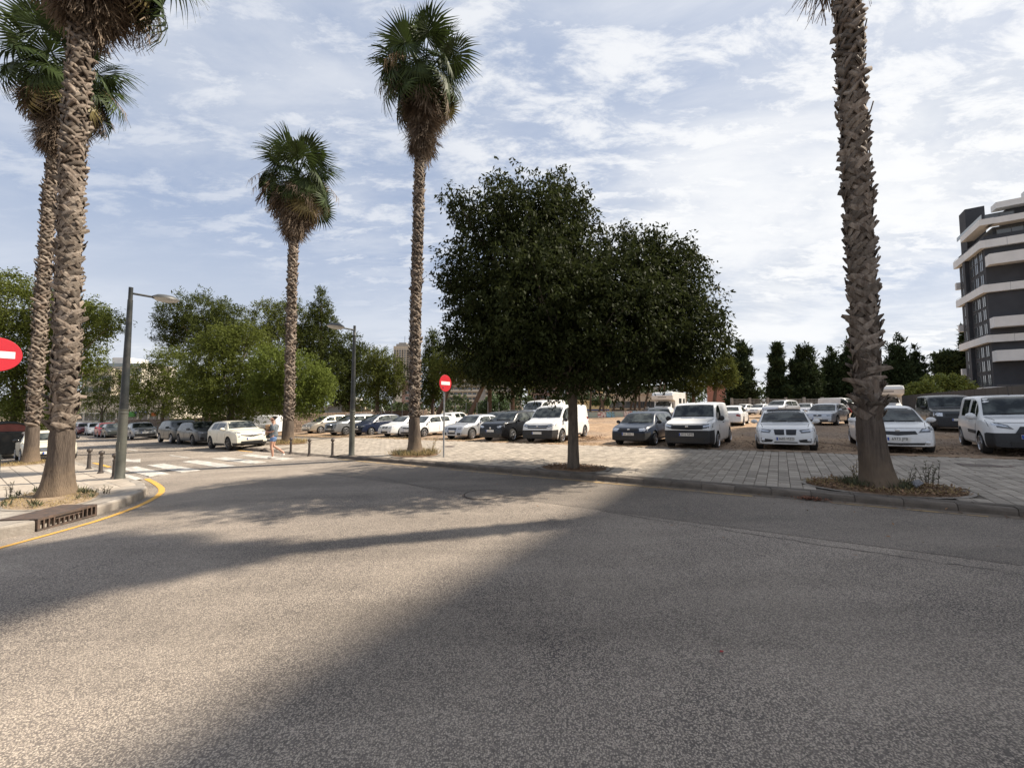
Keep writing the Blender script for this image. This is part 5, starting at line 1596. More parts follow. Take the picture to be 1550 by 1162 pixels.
    for i in range(14):                      # dry fronds that hang outside the green ones
        az = i * 2.39996 + 1.1; o = link('dead_frond', DEAD_B[i % 3], root)
        o.matrix_local = Matrix.Translation(ap + Vector((math.cos(az) * .2, math.sin(az) * .2, -.1 - .04 * i))) @ Matrix.Rotation(az, 4, 'Z') @ Matrix.Rotation(-R(rr.uniform(-32, 22)), 4, 'Y') @ Matrix.Rotation(rr.uniform(-.4, .4), 4, 'X') @ Matrix.Scale(scale * rr.uniform(1.0, 1.3), 4)
    # drooping fruit stalks
    for i in range(5):
        az = rr.uniform(0, 6.28); b = MB()
        pts_ = []; out = Vector((math.cos(az), math.sin(az), 0))
        for q in range(6):
            t = q / 5; pts_.append(ap + out * (.2 + 1.75 * t) * scale + Vector((0, 0, .2 + .55 * t - 1.5 * t * t)) * scale)
        b.tube(pts_, [.022, .02, .016, .013, .01, .006], 5)
        for q in range(26):
            t = rr.uniform(.45, 1); p = ap + out * (.2 + 1.75 * t) * scale + Vector((0, 0, .2 + .55 * t - 1.5 * t * t)) * scale
            e = p + Vector((rr.uniform(-.14, .14), rr.uniform(-.14, .14), -rr.uniform(.25, .6)))
            b.tube([p, (p + e) / 2 + Vector((rr.uniform(-.05, .05), 0, 0)), e], [.01, .008, .004], 4)
        b.build('fruit_stalk', M_STALK, root)
    return root


palm('near left palm with pale criss-cross trunk, its crown cut off at the top', [(86, 750), (92, 690), (95, 640), (101, 520), (104, 400), (109, 250), (121, 90), (128, 20)], 9.15,
     .205, .37, 1.55, 2.3, 40, 1, near=True, apex=(136, -110), dead_n=130, scale=1.05, skirt_r=.5)
palm('second left palm, behind the near left palm, with some yellowing fronds', [(46, 700), (50, 640), (60, 500), (68, 400), (76, 290), (82, 230)], 16.7,
     .20, .31, 1.6, 3.2, 30, 2, apex=(96, 118), scale=1.12, dead_n=110, droop=-38)
palm('palm standing beyond the zebra crossing, its whole crown in view', [(437, 671), (438, 600), (441, 480), (444, 370)], 23.4,
     .24, .42, 1.4, 3.0, 27, 3, apex=(449, 270), scale=1.28, dead_n=110, droop=-38)
palm('tall middle palm with a full round crown, beside the no entry sign', [(628, 687), (627, 620), (629, 480), (633, 340), (636, 240)], 15.5,
     .205, .40, 1.5, 3.4, 34, 4, apex=(641, 112), scale=.97, dead_n=150, droop=-38)
palm('right palm with dark shaggy trunk rising out of the top of the photo', [(1331, 737), (1322, 690), (1316, 640), (1309, 500), (1298, 300), (1290, 150), (1284, 0)], 7.5,
     .195, .33, 1.35, 3.2, 42, 5, near=True, apex=(1270, -265), scale=1.05, dead_n=110, droop=-38)

# ================================================================== TREES
def leaf_cloud(P, D, ln, wd, seed, fold=.25, up_bias=.35):
    """diamond leaves at P along D (n,3); returns V (4n,3), F (n,4)"""
    r = np.random.default_rng(seed); n = len(P)
    D = D / np.linalg.norm(D, axis=1, keepdims=True)
    A = r.normal(size=(n, 3)); A[:, 2] += up_bias * 3
    S = np.cross(D, A); S /= np.linalg.norm(S, axis=1, keepdims=True) + 1e-9
    Nn = np.cross(S, D)
    l = (ln * r.uniform(.7, 1.25, n))[:, None]; w = (wd * r.uniform(.7, 1.2, n))[:, None] / 2
    V = np.stack([P, P + D * l * .45 + S * w + Nn * w * fold, P + D * l, P + D * l * .45 - S * w + Nn * w * fold], 1).reshape(-1, 3)
    Fq = np.arange(4 * n).reshape(n, 4)
    return V, Fq


def crown_points(blobs, n, seed, shell=.62, squash=1.0, fringe=.10):
    """points inside a union of balls (x,y,z,r), denser near each ball's skin"""
    r = np.random.default_rng(seed); B = np.array(blobs, float)
    w = B[:, 3] ** 2; w = w / w.sum()
    idx = r.choice(len(B), n, p=w)
    d = r.normal(size=(n, 3)); d /= np.linalg.norm(d, axis=1, keepdims=True)
    lump = 1 + .22 * np.sin(d[:, 0] * 5 + idx) * np.sin(d[:, 1] * 6 + idx * 2) + .10 * np.sin(d[:, 2] * 11 + idx)
    rad = B[idx, 3] * (shell + (1 - shell) * r.random(n) ** .6) * lump
    out = r.random(n) < fringe               # shoots that stick out of the mass
    rad = np.where(out, B[idx, 3] * r.uniform(.98, 1.22, n), rad)
    P = B[idx, :3] + d * rad[:, None] * np.array([1, 1, squash])
    return P, d


def build_tree(name, label, base, trunk_r, fork_z, blobs, n_clusters, per, ln, wd, lm, bark, seed, droop=.6, twig=.4, cat='tree', group=None, limbs=True, lean=(0, 0), needles=False, trunk_n=10, shell=.55, kind=None):
    """blobs in coordinates relative to base"""
    r = np.random.default_rng(seed); rr = random.Random(seed)
    root = thing(name, label, cat, base, 0, group)
    B = np.array(blobs, float)
    tb = MB(); top = Vector((lean[0], lean[1], fork_z))
    tb.tube([(0, 0, -.15), (0, 0, .05), (lean[0] * .15, lean[1] * .15, fork_z * .25), (lean[0] * .55, lean[1] * .55, fork_z * .6), top], [trunk_r * 1.35, trunk_r * 1.12, trunk_r, trunk_r * .88, trunk_r * .8], trunk_n)
    trunk = tb.build('trunk', bark, root, True, 60)
    if limbs:
        lb = MB()
        for b in B:
            e = Vector(b[:3]); m = top.lerp(e, .5) + Vector((rr.uniform(-.3, .3), rr.uniform(-.3, .3), -.15 * b[3]))
            lb.tube([top - Vector((0, 0, .1)), top + Vector((0, 0, .35)) + (m - top) * .25, m, e], [trunk_r * .42, trunk_r * .36, trunk_r * .26, trunk_r * .08], 6)
            for q in range(4):
                d = Vector((rr.gauss(0, 1), rr.gauss(0, 1), rr.gauss(.2, .8))).normalized(); s0 = m.lerp(e, rr.uniform(.1, .9))
                lb.tube([s0, s0 + d * b[3] * .45, s0 + d * b[3] * .85 + Vector((0, 0, .1))], [trunk_r * .2, trunk_r * .12, trunk_r * .03], 5)
        lb.build('limb', bark, root, True, 60)
    C, d = crown_points(B, n_clusters, seed, shell)
    tw = d * .8 + r.normal(size=d.shape) * .7; tw[:, 2] -= droop * .6
    tw /= np.linalg.norm(tw, axis=1, keepdims=True)
    u = r.random((n_clusters, per, 1))
    P = C[:, None, :] + tw[:, None, :] * twig * (u - .3) + r.normal(size=(n_clusters, per, 3)) * twig * (.10 if not needles else .22)
    D = tw[:, None, :] * .6 + r.normal(size=(n_clusters, per, 3)) * .75
    D[:, :, 2] -= droop
    V, Fq = leaf_cloud(P.reshape(-1, 3), D.reshape(-1, 3), ln, wd, seed + 1)
    link('crown', mesh_np('crown', V, Fq, lm), root)
    return root


M_BARK = mat('grey_brown_bark', (0.085, 0.068, 0.052), .9, color2=(0.155, 0.125, 0.098), scale=3, bump=.8, bscale=8, stretch=(5, 5, .8), spec=.2)
M_BARKF = mat('broad_tree_bark', (0.075, 0.062, 0.050), .9, color2=(0.15, 0.122, 0.095), scale=3, bump=.7, bscale=14, stretch=(5, 5, 1), spec=.2)
M_PINEBARK = mat('pine_bark', (0.095, 0.065, 0.048), .9, color2=(0.18, 0.125, 0.09), scale=3, bump=.8, bscale=8, stretch=(4, 4, .8), spec=.2)
M_FICUS = mat('broad_tree_leaf', (0.034, 0.042, 0.014), .6, island=.40, spec=.06, trans=.32)
M_STREET = mat('street_tree_leaf', (0.112, 0.132, 0.028), .55, island=.45, spec=.12, trans=.42)
M_STREET2 = mat('street_tree_leaf_pale', (0.125, 0.157, 0.032), .55, island=.40, spec=.12, trans=.42)
M_PINE = mat('pine_needles', (0.066, 0.080, 0.022), .7, island=.40, spec=.06, trans=.28)
M_PINE2 = mat('pine_needles_olive', (0.098, 0.112, 0.028), .7, island=.40, spec=.06, trans=.30)
M_CYP = mat('cypress_foliage', (0.036, 0.050, 0.020), .7, island=.40, spec=.08, trans=.15)
M_LIME = mat('lime_tree_leaf', (0.20, 0.225, 0.045), .5, island=.35, spec=.4, trans=.3)
M_SHRUB = mat('shrub_leaf', (0.055, 0.095, 0.028), .5, island=.4, spec=.4, trans=.2)


def px_blobs(base, d, L, zr=None):
    """(px, py, radius in photo pixels, depth shift m) -> blobs relative to base"""
    out = []
    for (x, y, r_, dy) in L:
        p = at_d(x, y, d + dy); k = (d + dy) / F
        ca = math.hypot(1, (x - 775) / F)
        out.append((p.x - base.x, p.y - base.y, p.z - base.z, r_ * k / (1 + (ca - 1) * .6)))
    return out


fb = at(868, 709, PAV)
fbl = px_blobs(fb, fb.y, [(795, 375, 98, 0), (760, 420, 92, .5), (735, 470, 62, -.2), (815, 450, 95, -1.3), (815, 470, 95, 1.4), (850, 380, 75, .6), (715, 440, 45, .3),
                          (745, 340, 48, .2), (800, 320, 52, -.4), (850, 325, 40, .3), (960, 430, 82, 0), (1005, 440, 72, .6), (930, 470, 90, -1.2), (940, 480, 90, 1.4), (1025, 490, 70, -.3),
                          (1060, 515, 38, .2), (975, 385, 40, -.3), (1015, 400, 36, .3), (780, 530, 62, -.6), (835, 545, 55, .8), (925, 546, 54, -.7), (985, 536, 52, .6), (745, 538, 42, .6), (725, 520, 48, .2), (770, 548, 45, -.3), (870, 548, 52, -1.0), (870, 552, 48, 1.0), (1010, 546, 40, 0), (950, 560, 40, .3), (1050, 536, 32, .2), (820, 545, 40, .1), (690, 300, 22, 0), (700, 318, 20, .2), (675, 425, 18, .1), (680, 512, 20, .2), (1085, 480, 16, 0), (1095, 515, 18, .1), (870, 300, 22, .1), (760, 285, 24, .2), (840, 278, 22, 0), (1050, 395, 18, .1), (945, 355, 20, .2), (1040, 370, 16, 0), (880, 460, 70, -.2), (1040, 455, 34, 0), (880, 400, 50, 0)])
fbl = [(x, y, z, r_ * .95) for x, y, z, r_ in fbl]
build_tree('broad_tree', 'broad dark leafy tree with a two lobed crown on the pavement', fb, .155, 2.15, fbl, 11500, 13, .125, .056, M_FICUS, M_BARKF, 11, droop=.75, twig=.42, trunk_n=16, shell=.42)


def street_tree(label, px, py, L, seed, d=None, n=1500, lm=None, base=None, fork=2.3, ln=.17, wd=.10, tr=.16):
    b = base if base is not None else at(px, py, PAV)
    build_tree('street_tree', label, b, tr, fork, px_blobs(b, b.y, L), int(n * 1.7), 11, ln * .80, wd * .78, lm or M_STREET, M_BARK, seed, droop=.35, twig=.55, group='leafy street trees beyond the crossing')


street_tree('large leafy tree behind the second left palm at the left edge of the photo', 20, 690, [(35, 470, 60, 0), (95, 480, 55, .5), (10, 520, 70, 0), (70, 545, 62, .5), (140, 492, 34, 0), (172, 488, 20, -.3), (25, 590, 55, 0), (110, 540, 45, .6), (15, 430, 26, 0), (60, 615, 45, .3), (140, 478, 22, .5)], 21, n=3800, base=ground_d(22, 23, PAV), fork=3.0, ln=.16, wd=.09)
street_tree('small leafy tree between the near left palm and the big lamp post', 155, 650, [(145, 588, 28, 0), (175, 590, 30, .5), (160, 572, 24, -.5), (190, 570, 18, 0), (130, 605, 22, .5), (160, 615, 26, 0)], 22, n=1100, base=ground_d(155, 50, PAV))
street_tree('leafy street tree just right of the big lamp post', 250, 655, [(225, 575, 34, 0), (265, 560, 38, .5), (290, 585, 36, -.5), (245, 600, 38, 0), (210, 605, 26, .5), (280, 610, 30, .3), (255, 545, 24, 0)], 23, n=2000, base=ground_d(247, 37, PAV))
street_tree('large leafy street tree behind the ivory crossover', 353, 655, [(320, 545, 42, 0), (370, 530, 46, .4), (345, 580, 50, -.5), (395, 580, 40, .3), (305, 585, 36, .5), (350, 605, 40, 0), (335, 515, 26, 0), (385, 610, 28, -.4), (310, 610, 28, 0), (375, 505, 20, .2)], 24, n=2800, base=ground_d(350, 29, PAV), tr=.24)
street_tree('bushy street tree directly behind the palm beyond the crossing', 440, 650, [(415, 555, 36, 0), (455, 570, 38, .4), (480, 590, 26, 0), (425, 595, 36, .5), (460, 605, 28, -.3), (400, 590, 26, 0), (488, 575, 16, 0)], 25, n=2000, base=ground_d(432, 27, PAV), lm=M_STREET2)

G_PINE = 'pines beyond the parking lot'
def pine(label, px, d, L, seed, n=1300, lm=None, lean=(0, 0), fork=None, tr=.28, name='pine_tree', grp=G_PINE, droop=.0, ln=.42, wd=.10, cat='pine tree', bark=None, limbs=True):
    b = ground_d(px, d, LOT)
    bl = px_blobs(b, d, L)
    fz = fork if fork else max(2.0, min(q[2] for q in bl) - .2)
    tops = [q for q in bl]
    k = d / 30
    build_tree(name, label, b, tr, fz, bl, n, 9, ln * max(.8, k * .55), wd * max(.8, k * .6), lm or M_PINE, bark or M_PINEBARK, seed, droop=droop - .25, twig=.6 * max(1, k * .5), cat=cat, group=grp, lean=lean, needles=True, limbs=limbs)


pine('big round crowned pine above the street trees, left one of two', 315, 52, [(265, 480, 30, 0), (305, 475, 38, 1), (345, 480, 28, 0), (330, 505, 40, -1), (285, 510, 36, 1), (350, 520, 28, 0), (260, 505, 24, 0)], 31, n=3000)
pine('round crowned pine behind the palm beyond the crossing, right one of two', 425, 50, [(405, 485, 30, 0), (440, 485, 32, 1), (425, 520, 38, -1), (460, 515, 28, 0), (395, 515, 22, 0), (455, 550, 26, 0)], 32, n=2200, lm=M_PINE2)
pine('narrow pointed conifer with a thin leader, left of the slim lamp post', 487, 50, [(486, 440, 5, 0), (487, 452, 7, 0), (486, 470, 16, 0), (488, 492, 22, .5), (485, 518, 26, 0), (492, 545, 28, .5), (480, 575, 24, 0), (505, 560, 22, 0), (505, 590, 20, 0)], 33, n=2600, lm=M_PINE)
pine('dark spreading pine directly behind the slim lamp post', 530, 52, [(528, 525, 22, 0), (548, 545, 24, .5), (520, 555, 26, 0), (545, 575, 26, 0), (515, 590, 24, .5), (535, 603, 22, 0)], 34, n=1900)
pine('loose pine with a bare pale stem left of the tall middle palm', 571, 48, [(572, 548, 20, 0), (590, 560, 22, .5), (565, 570, 22, 0), (598, 580, 20, 0), (580, 590, 22, 0)], 35, n=1500, lm=M_PINE2)
pine('slim conifer showing just right of the tall middle palm', 655, 50, [(656, 508, 7, 0), (655, 522, 11, 0), (658, 540, 16, .5), (652, 560, 20, 0), (662, 580, 20, 0), (650, 595, 18, .5)], 36, n=1400)
pine('pine with a leaning trunk behind the no entry sign', 660, 46, [(690, 545, 28, 0), (715, 550, 26, .5), (672, 560, 20, 0), (700, 565, 24, 0), (730, 565, 18, 0)], 37, n=1500, lm=M_PINE2, lean=(2.2, 0))
pine('umbrella pine over the flats with a strongly leaning trunk', 708, 45, [(725, 545, 26, 0), (750, 550, 28, .5), (775, 560, 26, 0), (740, 565, 22, 0), (795, 575, 18, 0)], 38, n=1300, lm=M_PINE2, lean=(2.0, 0))
pine('straight stemmed pine above the round shrub', 741, 48, [(745, 545, 26, 0), (770, 550, 24, 0), (760, 565, 18, 0)], 39, n=700)
pine('thin pine just left of the white high roofed van', 776, 48, [(780, 555, 24, 0), (800, 560, 24, 0), (815, 570, 18, 0)], 40, n=700)
tr_list = [(884, 60, .8), (893, 62, -.4), (905, 60, -3.2), (915, 58, 1.6), (927, 60, -2.0), (943, 60, -.3), (953, 61, -1.8), (960, 62, -1.0), (968, 60, 0), (975, 61, -1.4), (990, 60, -1.7), (998, 62, -1.5)]
TRL = ['leaning thin pine nearest the broad tree trunk, before the yellow annexe', 'upright thin pine second from the broad tree trunk', 'strongly leaning thin pine that crosses its neighbours before the yellow annexe', 'thin pine leaning left at the end of the yellow annexe',
       'thin pine leaning before the left end of the beige school', 'stout upright pine before the school windows', 'thin leaning pine just right of the stout upright one', 'thin pine leaning slightly before the middle of the school windows',
       'plain upright thin pine right of the middle of the school windows', 'thin leaning pine before the right end of the school windows', 'thin leaning pine just left of the motorhome behind the blue hatchback', 'thin leaning pine directly above the motorhome behind the blue hatchback']
for i, (x, d, ln_) in enumerate(tr_list):
    pine(TRL[i], x, d, [(x - 775 + 775 - ln_ * 6, 550, 17, 0), (x - ln_ * 8 + 14, 562, 13, 0)], 50 + i, n=380, lean=(-ln_ * .8, 0), fork=5.6, tr=.17, grp='thin slanting pines in front of the low school', lm=M_PINE2)
pine('umbrella pine with bright top right of the broad tree', 1080, 62, [(1075, 560, 18, 0), (1095, 558, 16, .5), (1060, 572, 16, 0), (1105, 572, 13, 0), (1085, 575, 14, 0), (1050, 560, 14, 0), (1095, 545, 10, 0)], 70, n=1500, lm=M_PINE2, lean=(.6, 0))
pine('dark pine behind the small white panel van roof', 1050, 66, [(1035, 575, 16, 0), (1050, 588, 12, 0), (1025, 590, 12, 0)], 71, n=500)

G_CYP = 'dark cypresses along the right side of the lot'
def cypress(label, px, d, L, seed, n=1500): pine(label, px, d, L, seed, n=n, lm=M_CYP, fork=1.5, tr=.3, name='cypress_tree', grp=G_CYP, droop=-.5, ln=.5, wd=.16, cat='cypress', bark=M_BARK, limbs=False)
def column(px, w, y0, y1, k=8, taper=.6):
    L = []
    for i in range(k):
        f = i / (k - 1); L.append((px + (.12 * w * math.sin(i * 2.1)), y0 + (y1 - y0) * f, w * .5 * (1 - taper * (1 - f) ** 1.3), (i % 3 - 1) * .6))
    return L
cypress('broad dark cypress just right of the umbrella pine', 1122, 70, column(1122, 38, 524, 608, 9, .7), 80, 1700)
cypress('slender pencil shaped cypress standing apart', 1176, 72, column(1176, 22, 526, 610, 11, .6), 81, 1700)
cypress('low cypress bush beside the pencil shaped cypress', 1191, 70, column(1191, 12, 592, 612, 4, .3), 82, 350)
cypress('wide ragged cypress behind the lone silver hatchback', 1216, 72, column(1216, 46, 532, 606, 8, .6) + column(1205, 26, 556, 606, 4, .4) + column(1230, 28, 560, 606, 4, .4), 83, 2300)
cypress('pointed cypress left of the right palm trunk', 1258, 74, column(1258, 38, 532, 606, 9, .85) + column(1268, 26, 556, 606, 4, .5), 84, 1500)
cypress('tall cypress peeping out left of the right palm trunk', 1284, 74, column(1284, 38, 522, 606, 8, .75), 85, 1500)
cypress('tall layered conifer right of the right palm trunk', 1358, 72, column(1358, 50, 508, 604, 11, .92) + column(1345, 30, 560, 604, 4, .4), 86, 2200)
cypress('pointed dark conifer beside the layered conifer', 1384, 74, column(1384, 20, 528, 600, 8, .85) + column(1397, 16, 545, 600, 6, .8), 87, 1200)
cypress('round topped dark pine left of the dark flats', 1437, 100, [(1430, 545, 14, 0), (1445, 547, 14, 0), (1437, 558, 18, 0), (1425, 562, 12, 0), (1455, 560, 14, 0), (1440, 575, 16, 0)], 88, 1100)
cypress('thin cypress against the corner of the dark flats', 1456, 98, column(1460, 10, 495, 600, 12, .7), 89, 900)
street_b = ground_d(1420, 60, LOT)
build_tree('leafy_tree', 'bright lime green tree behind the dark passenger van', street_b, .2, 2.2, px_blobs(street_b, 60, [(1395, 592, 18, 0), (1420, 582, 20, 1), (1445, 585, 20, 0), (1460, 592, 16, 0), (1410, 600, 18, -.5), (1440, 602, 18, 0), (1385, 602, 12, 0)]), 1900, 11, .30, .18, M_LIME, M_BARK, 90, droop=.3, twig=.7)
b = ground_d(1440, 48, LOT)
build_tree('bush', 'grey green bush in front of the bright lime green tree', b, .08, .6, px_blobs(b, 48, [(1428, 606, 14, 0), (1448, 604, 14, 0)]), 500, 10, .2, .1, mat('grey_bush_leaf', (.055, .065, .04), .6, island=.3), M_BARK, 91, cat='bush', twig=.4)
b = ground_d(746, 60, LOT)
build_tree('bush', 'round green shrub in front of the beige flats', b, .1, .6, px_blobs(b, 60, [(746, 612, 14, 0), (735, 617, 11, 0), (760, 616, 11, 0), (746, 620, 13, 0)]), 900, 10, .25, .14, M_SHRUB, M_BARK, 92, cat='bush', twig=.4)
b = ground_d(918, 75, LOT)
build_tree('bush', 'clipped dark shrub beside the low beige school', b, .1, .6, px_blobs(b, 75, [(908, 606, 7, 0), (918, 607, 6, 0), (900, 608, 5, 0)]), 400, 9, .25, .14, M_SHRUB, M_BARK, 93, cat='bush', twig=.4)

# ================================================================== BUILDINGS
M_FDARK = mat('dark_grey_render', (0.040, 0.043, 0.050), .85, var=.12, scale=.6)
M_FWHITE = mat('white_balcony_panel', (0.62, 0.62, 0.61), .6, var=.06, scale=.5)
M_WFRAME = mat('window_frame_white', (0.60, 0.60, 0.58), .5)
M_WFDARK = mat('window_frame_dark', (0.06, 0.06, 0.065), .5)
M_WGLASS = mat('window_glass', (0.035, 0.045, 0.052), .06, color2=(0.09, 0.10, 0.105), scale=.35, spec=.9)
M_RAILG = mat('balcony_glass', (0.16, 0.19, 0.20), .08, spec=.9)
M_BEIGE = mat('beige_render', (0.50, 0.44, 0.35), .85, color2=(0.42, 0.36, 0.285), scale=.4)
M_BEIGEL = mat('pale_cream_render', (0.58, 0.53, 0.44), .85, color2=(0.50, 0.45, 0.37), scale=.4)
M_CONC = mat('grey_concrete', (0.33, 0.315, 0.29), .85, color2=(0.26, 0.245, 0.225), scale=.7)
M_BRICKR = mat('red_brick_wall', (0.26, 0.105, 0.070), .85, color2=(0.34, 0.155, 0.105), scale=1.5)
M_BRICKP = mat('pinkish_brick', (0.33, 0.215, 0.175), .85, color2=(0.26, 0.165, 0.135), scale=.6)
M_SHADOWIN = mat('dark_interior', (0.035, 0.034, 0.033), .9)
M_STONE = mat('rubble_stone', (0.21, 0.155, 0.115), .95, color2=(0.13, 0.098, 0.075), scale=4, island=.25, bump=.7, bscale=14)
M_YELL = mat('yellow_render', (0.58, 0.49, 0.28), .85, var=.08, scale=.5)
M_BLUEP = mat('blue_paint', (0.05, 0.09, 0.25), .7)
M_GREENP = mat('green_court_paint', (0.085, 0.14, 0.075), .8, var=.15, scale=.5)
M_METAL = mat('corrugated_grey_metal', (0.38, 0.40, 0.42), .5, .3, var=.1, scale=2)
M_GALV = mat('galvanised_steel', (0.33, 0.34, 0.35), .45, .6, var=.15, scale=6)
M_FENCE = mat('fence_steel', (0.10, 0.10, 0.10), .6, .3)
M_WALLD = mat('dark_site_fence', (0.040, 0.038, 0.036), .8, var=.2, scale=.8)


def frame3(o, ex, en, up=UZ):
    """matrix with x along a facade, y out of it"""
    M = Matrix((ex, en, up)).transposed().to_4x4(); M.translation = o; return M


def window_mesh(w, h, fr, split=True, key=''):
    f = MB(); t = .07
    f.box((0, .02, h / 2 - t / 2), (w, .10, t)); f.box((0, .02, -h / 2 + t / 2), (w, .14, t)); f.box((-w / 2 + t / 2, .02, 0), (t, .10, h - 2 * t)); f.box((w / 2 - t / 2, .02, 0), (t, .10, h - 2 * t))
    if split: f.box((0, .02, 0), (t * .8, .08, h - 2 * t))
    p = MB(); p.box((0, 0, 0), (w - .1, .04, h - .1))
    return f.mesh('window', fr), p.mesh('pane', M_WGLASS)


def put_window(meshes, parent, M, pane=True):
    o = link('window', meshes[0], parent); o.matrix_local = M
    if pane: link('pane', meshes[1], o)
    return o


def facade_box(parent, name, m, M, x0, x1, y0, y1, z0, z1):
    b = MB(); b.box(((x0 + x1) / 2, (y0 + y1) / 2, (z0 + z1) / 2), (x1 - x0, y1 - y0, z1 - z0))
    o = b.build(name, m, parent); o.matrix_local = M; return o


def dark_flats(label, s0, t0, len_s, len_t, zt, rows_t, seed, detailed=True):
    """corner Q at (s0,t0); left face runs along +n, right face along +k"""
    Q = st(s0, t0); Q.z = H(Q.x) - .2
    r = thing('apartment_building', label, 'building', Q)
    k = Vector((KX, KY, 0)).normalized(); n = Vector((NX, NY, 0)).normalized()
    I = frame3(Vector(), k, n)
    facade_box(r, 'wall', M_FDARK, I, 0, len_s, 0, len_t, 0, zt)
    base_z = H(Q.x) - .2
    A = lambda z: z - base_z
    L = frame3(Vector(), n, -k)            # left face: x along n, y outwards
    Rf = frame3(Vector(), k, -n)           # right face: x along k, y outwards
    # continuous white parapets round the corner
    for z0, z1, out in ((4.2, 5.4, .9), (13.3, 14.6, .7), (22.3, 23.7, .7), (30.4, 31.8, .7)):
        if A(z1) > zt + 1: continue
        for Mx, xa, xb in ((L, -out, len_t + .5), (Rf, .002, len_s)):      # parapet panels with open joints over one slab
            bd = facade_box(r, 'balcony_band', M_CONC, Mx, xa + .06, xb - .02, .002, out - .08, A(z0) + .02, A(z1) - .25)
            npn = max(1, round((xb - xa) / 2.6)); w_ = (xb - xa) / npn
            for q in range(npn):
                facade_box(bd, 'panel', M_FWHITE, Matrix(), xa + q * w_ + (.02 if q else 0), xa + (q + 1) * w_ - .02, .012, out, A(z0), A(z1) - random.uniform(0, .02))
            rl = MB(); rl.box(((xa + xb) / 2, out - .12, A(z1) + .28), (xb - xa - .3, .03, .04))
            for q in range(npn + 1): rl.box((xa + .15 + (xb - xa - .3) * q / npn, out - .12, A(z1) + .12), (.04, .03, .32))
            o_ = rl.build('railing', M_WFDARK, r); o_.matrix_local = Mx
    # long balconies and separate boxes on the right face
    for z0, z1, x0 in ((27.0, 28.9, -1.2), (15.8, 17.6, -.6), (9.8, 11.7, -.2)):
        if A(z1) > zt: continue
        facade_box(r, 'balcony', M_FWHITE, Rf, x0 if x0 > 0 else .01, 4.2, .002, 1.7, A(z0), A(z1))
        facade_box(r, 'balcony', M_FWHITE, Rf, 4.2, len_s, .002, 1.7, A(z0), A(z0) + .7)
        facade_box(r, 'balcony_glass', M_RAILG, Rf, 4.25, len_s, 1.6, 1.66, A(z0) + .7, A(z1) - .1)
    for z0, z1 in ((24.6, 26.6), (19.2, 21.1), (7.0, 8.8)):
        if A(z1) > zt: continue
        facade_box(r, 'balcony', M_FWHITE, Rf, 5.2, len_s * .6, .002, 1.9, A(z0), A(z1))
    for z0, z1 in ((26.0, 27.4), (17.2, 18.6), (8.2, 9.6)):
        if A(z1) > zt: continue
        facade_box(r, 'balcony', M_FWHITE, L, len_t + .01, len_t + .7, -3, .6, A(z0), A(z1))
    # pilaster
    facade_box(r, 'pilaster', M_FDARK, L, len_t * .60, len_t * .70, .002, .55, .2, zt - .2)
    wm = window_mesh(1.55, 2.0, M_WFDARK)
    wcols = [len_t * .13, len_t * .31, len_t * .48, len_t * .84] if detailed else list(np.arange(2, len_t, 4.2))
    for z in (6.7, 9.3, 11.9, 16.0, 18.6, 21.0, 25.0, 27.6, 29.6):
        if A(z) > zt - 1: continue
        for x in wcols:
            put_window(wm, r, L @ Matrix.Translation((x, .0, A(z))))
    wl = window_mesh(2.4, 2.2, M_WFDARK)
    for z in (6.2, 11.0, 15.2, 19.6, 25.2, 28.6):
        if A(z) > zt - 1: continue
        for x in np.arange(7, len_s - 2, 5.0): put_window(wl, r, Rf @ Matrix.Translation((x, .0, A(z))))
    # set back top floors
    if detailed:
        facade_box(r, 'penthouse', M_FDARK, I, 1.6, len_s, 1.5, len_t - 2, zt, zt + 1.8)
        facade_box(r, 'roof_band', M_FWHITE, L, -.8, len_t - 3.7, -1.2, .6, zt + 1.8, zt + 2.9)
        facade_box(r, 'roof_band', M_FWHITE, Rf, .6, len_s, -1.2, .6, zt + 1.8, zt + 2.9)
        facade_box(r, 'penthouse', M_FDARK, I, 3.8, len_s, 3, len_t - 6, zt + 2.9, zt + 5.2)
        facade_box(r, 'roof_band', M_FWHITE, Rf, 2.2, len_s, -3.5, -1.4, zt + 5.2, zt + 6.3)
        facade_box(r, 'roof_band', M_FWHITE, Rf, 6.4, len_s, -5, -3.0, zt + 6.8, zt + 8.2)
        facade_box(r, 'balcony_glass', M_RAILG, L, -1, len_t - 1, .3, .36, zt + 2.9, zt + 3.7)
        facade_box(r, 'stair_tower', M_FDARK, I, .4, 3.0, len_t - 3.2, len_t - .1, zt + .01, zt + 8.6)
        gr = window_mesh(3.6, 1.5, M_WFDARK)
        for x in (3, 8, 13): put_window(gr, r, Rf @ Matrix.Translation((x, -3.0, zt + 4.1)))
        for x in (-.2, 3, 6.2): put_window(gr, r, Rf @ Matrix.Translation((x + 4, -1.5, zt + .9)))
    for x in np.arange(-1, 8, 1.6):
        facade_box(r, 'railing', M_WFDARK, Rf, x + 1, x + 2.5, .92, .95, A(5.4), A(5.75))
    return r


dark_flats('dark grey block of flats with white balcony bands at the right edge of the photo', 31.4, 105.0, 30, 11.8, 31.9, 9, 1)
# the same estate continues nearer the street, just past the right edge; its long shadow lies over the near half of the lot
dark_flats('dark grey flats beside the street, their shadow over the right half of the road', 20.0, 16.0, 14, 36, 32.6, 9, 2, False)


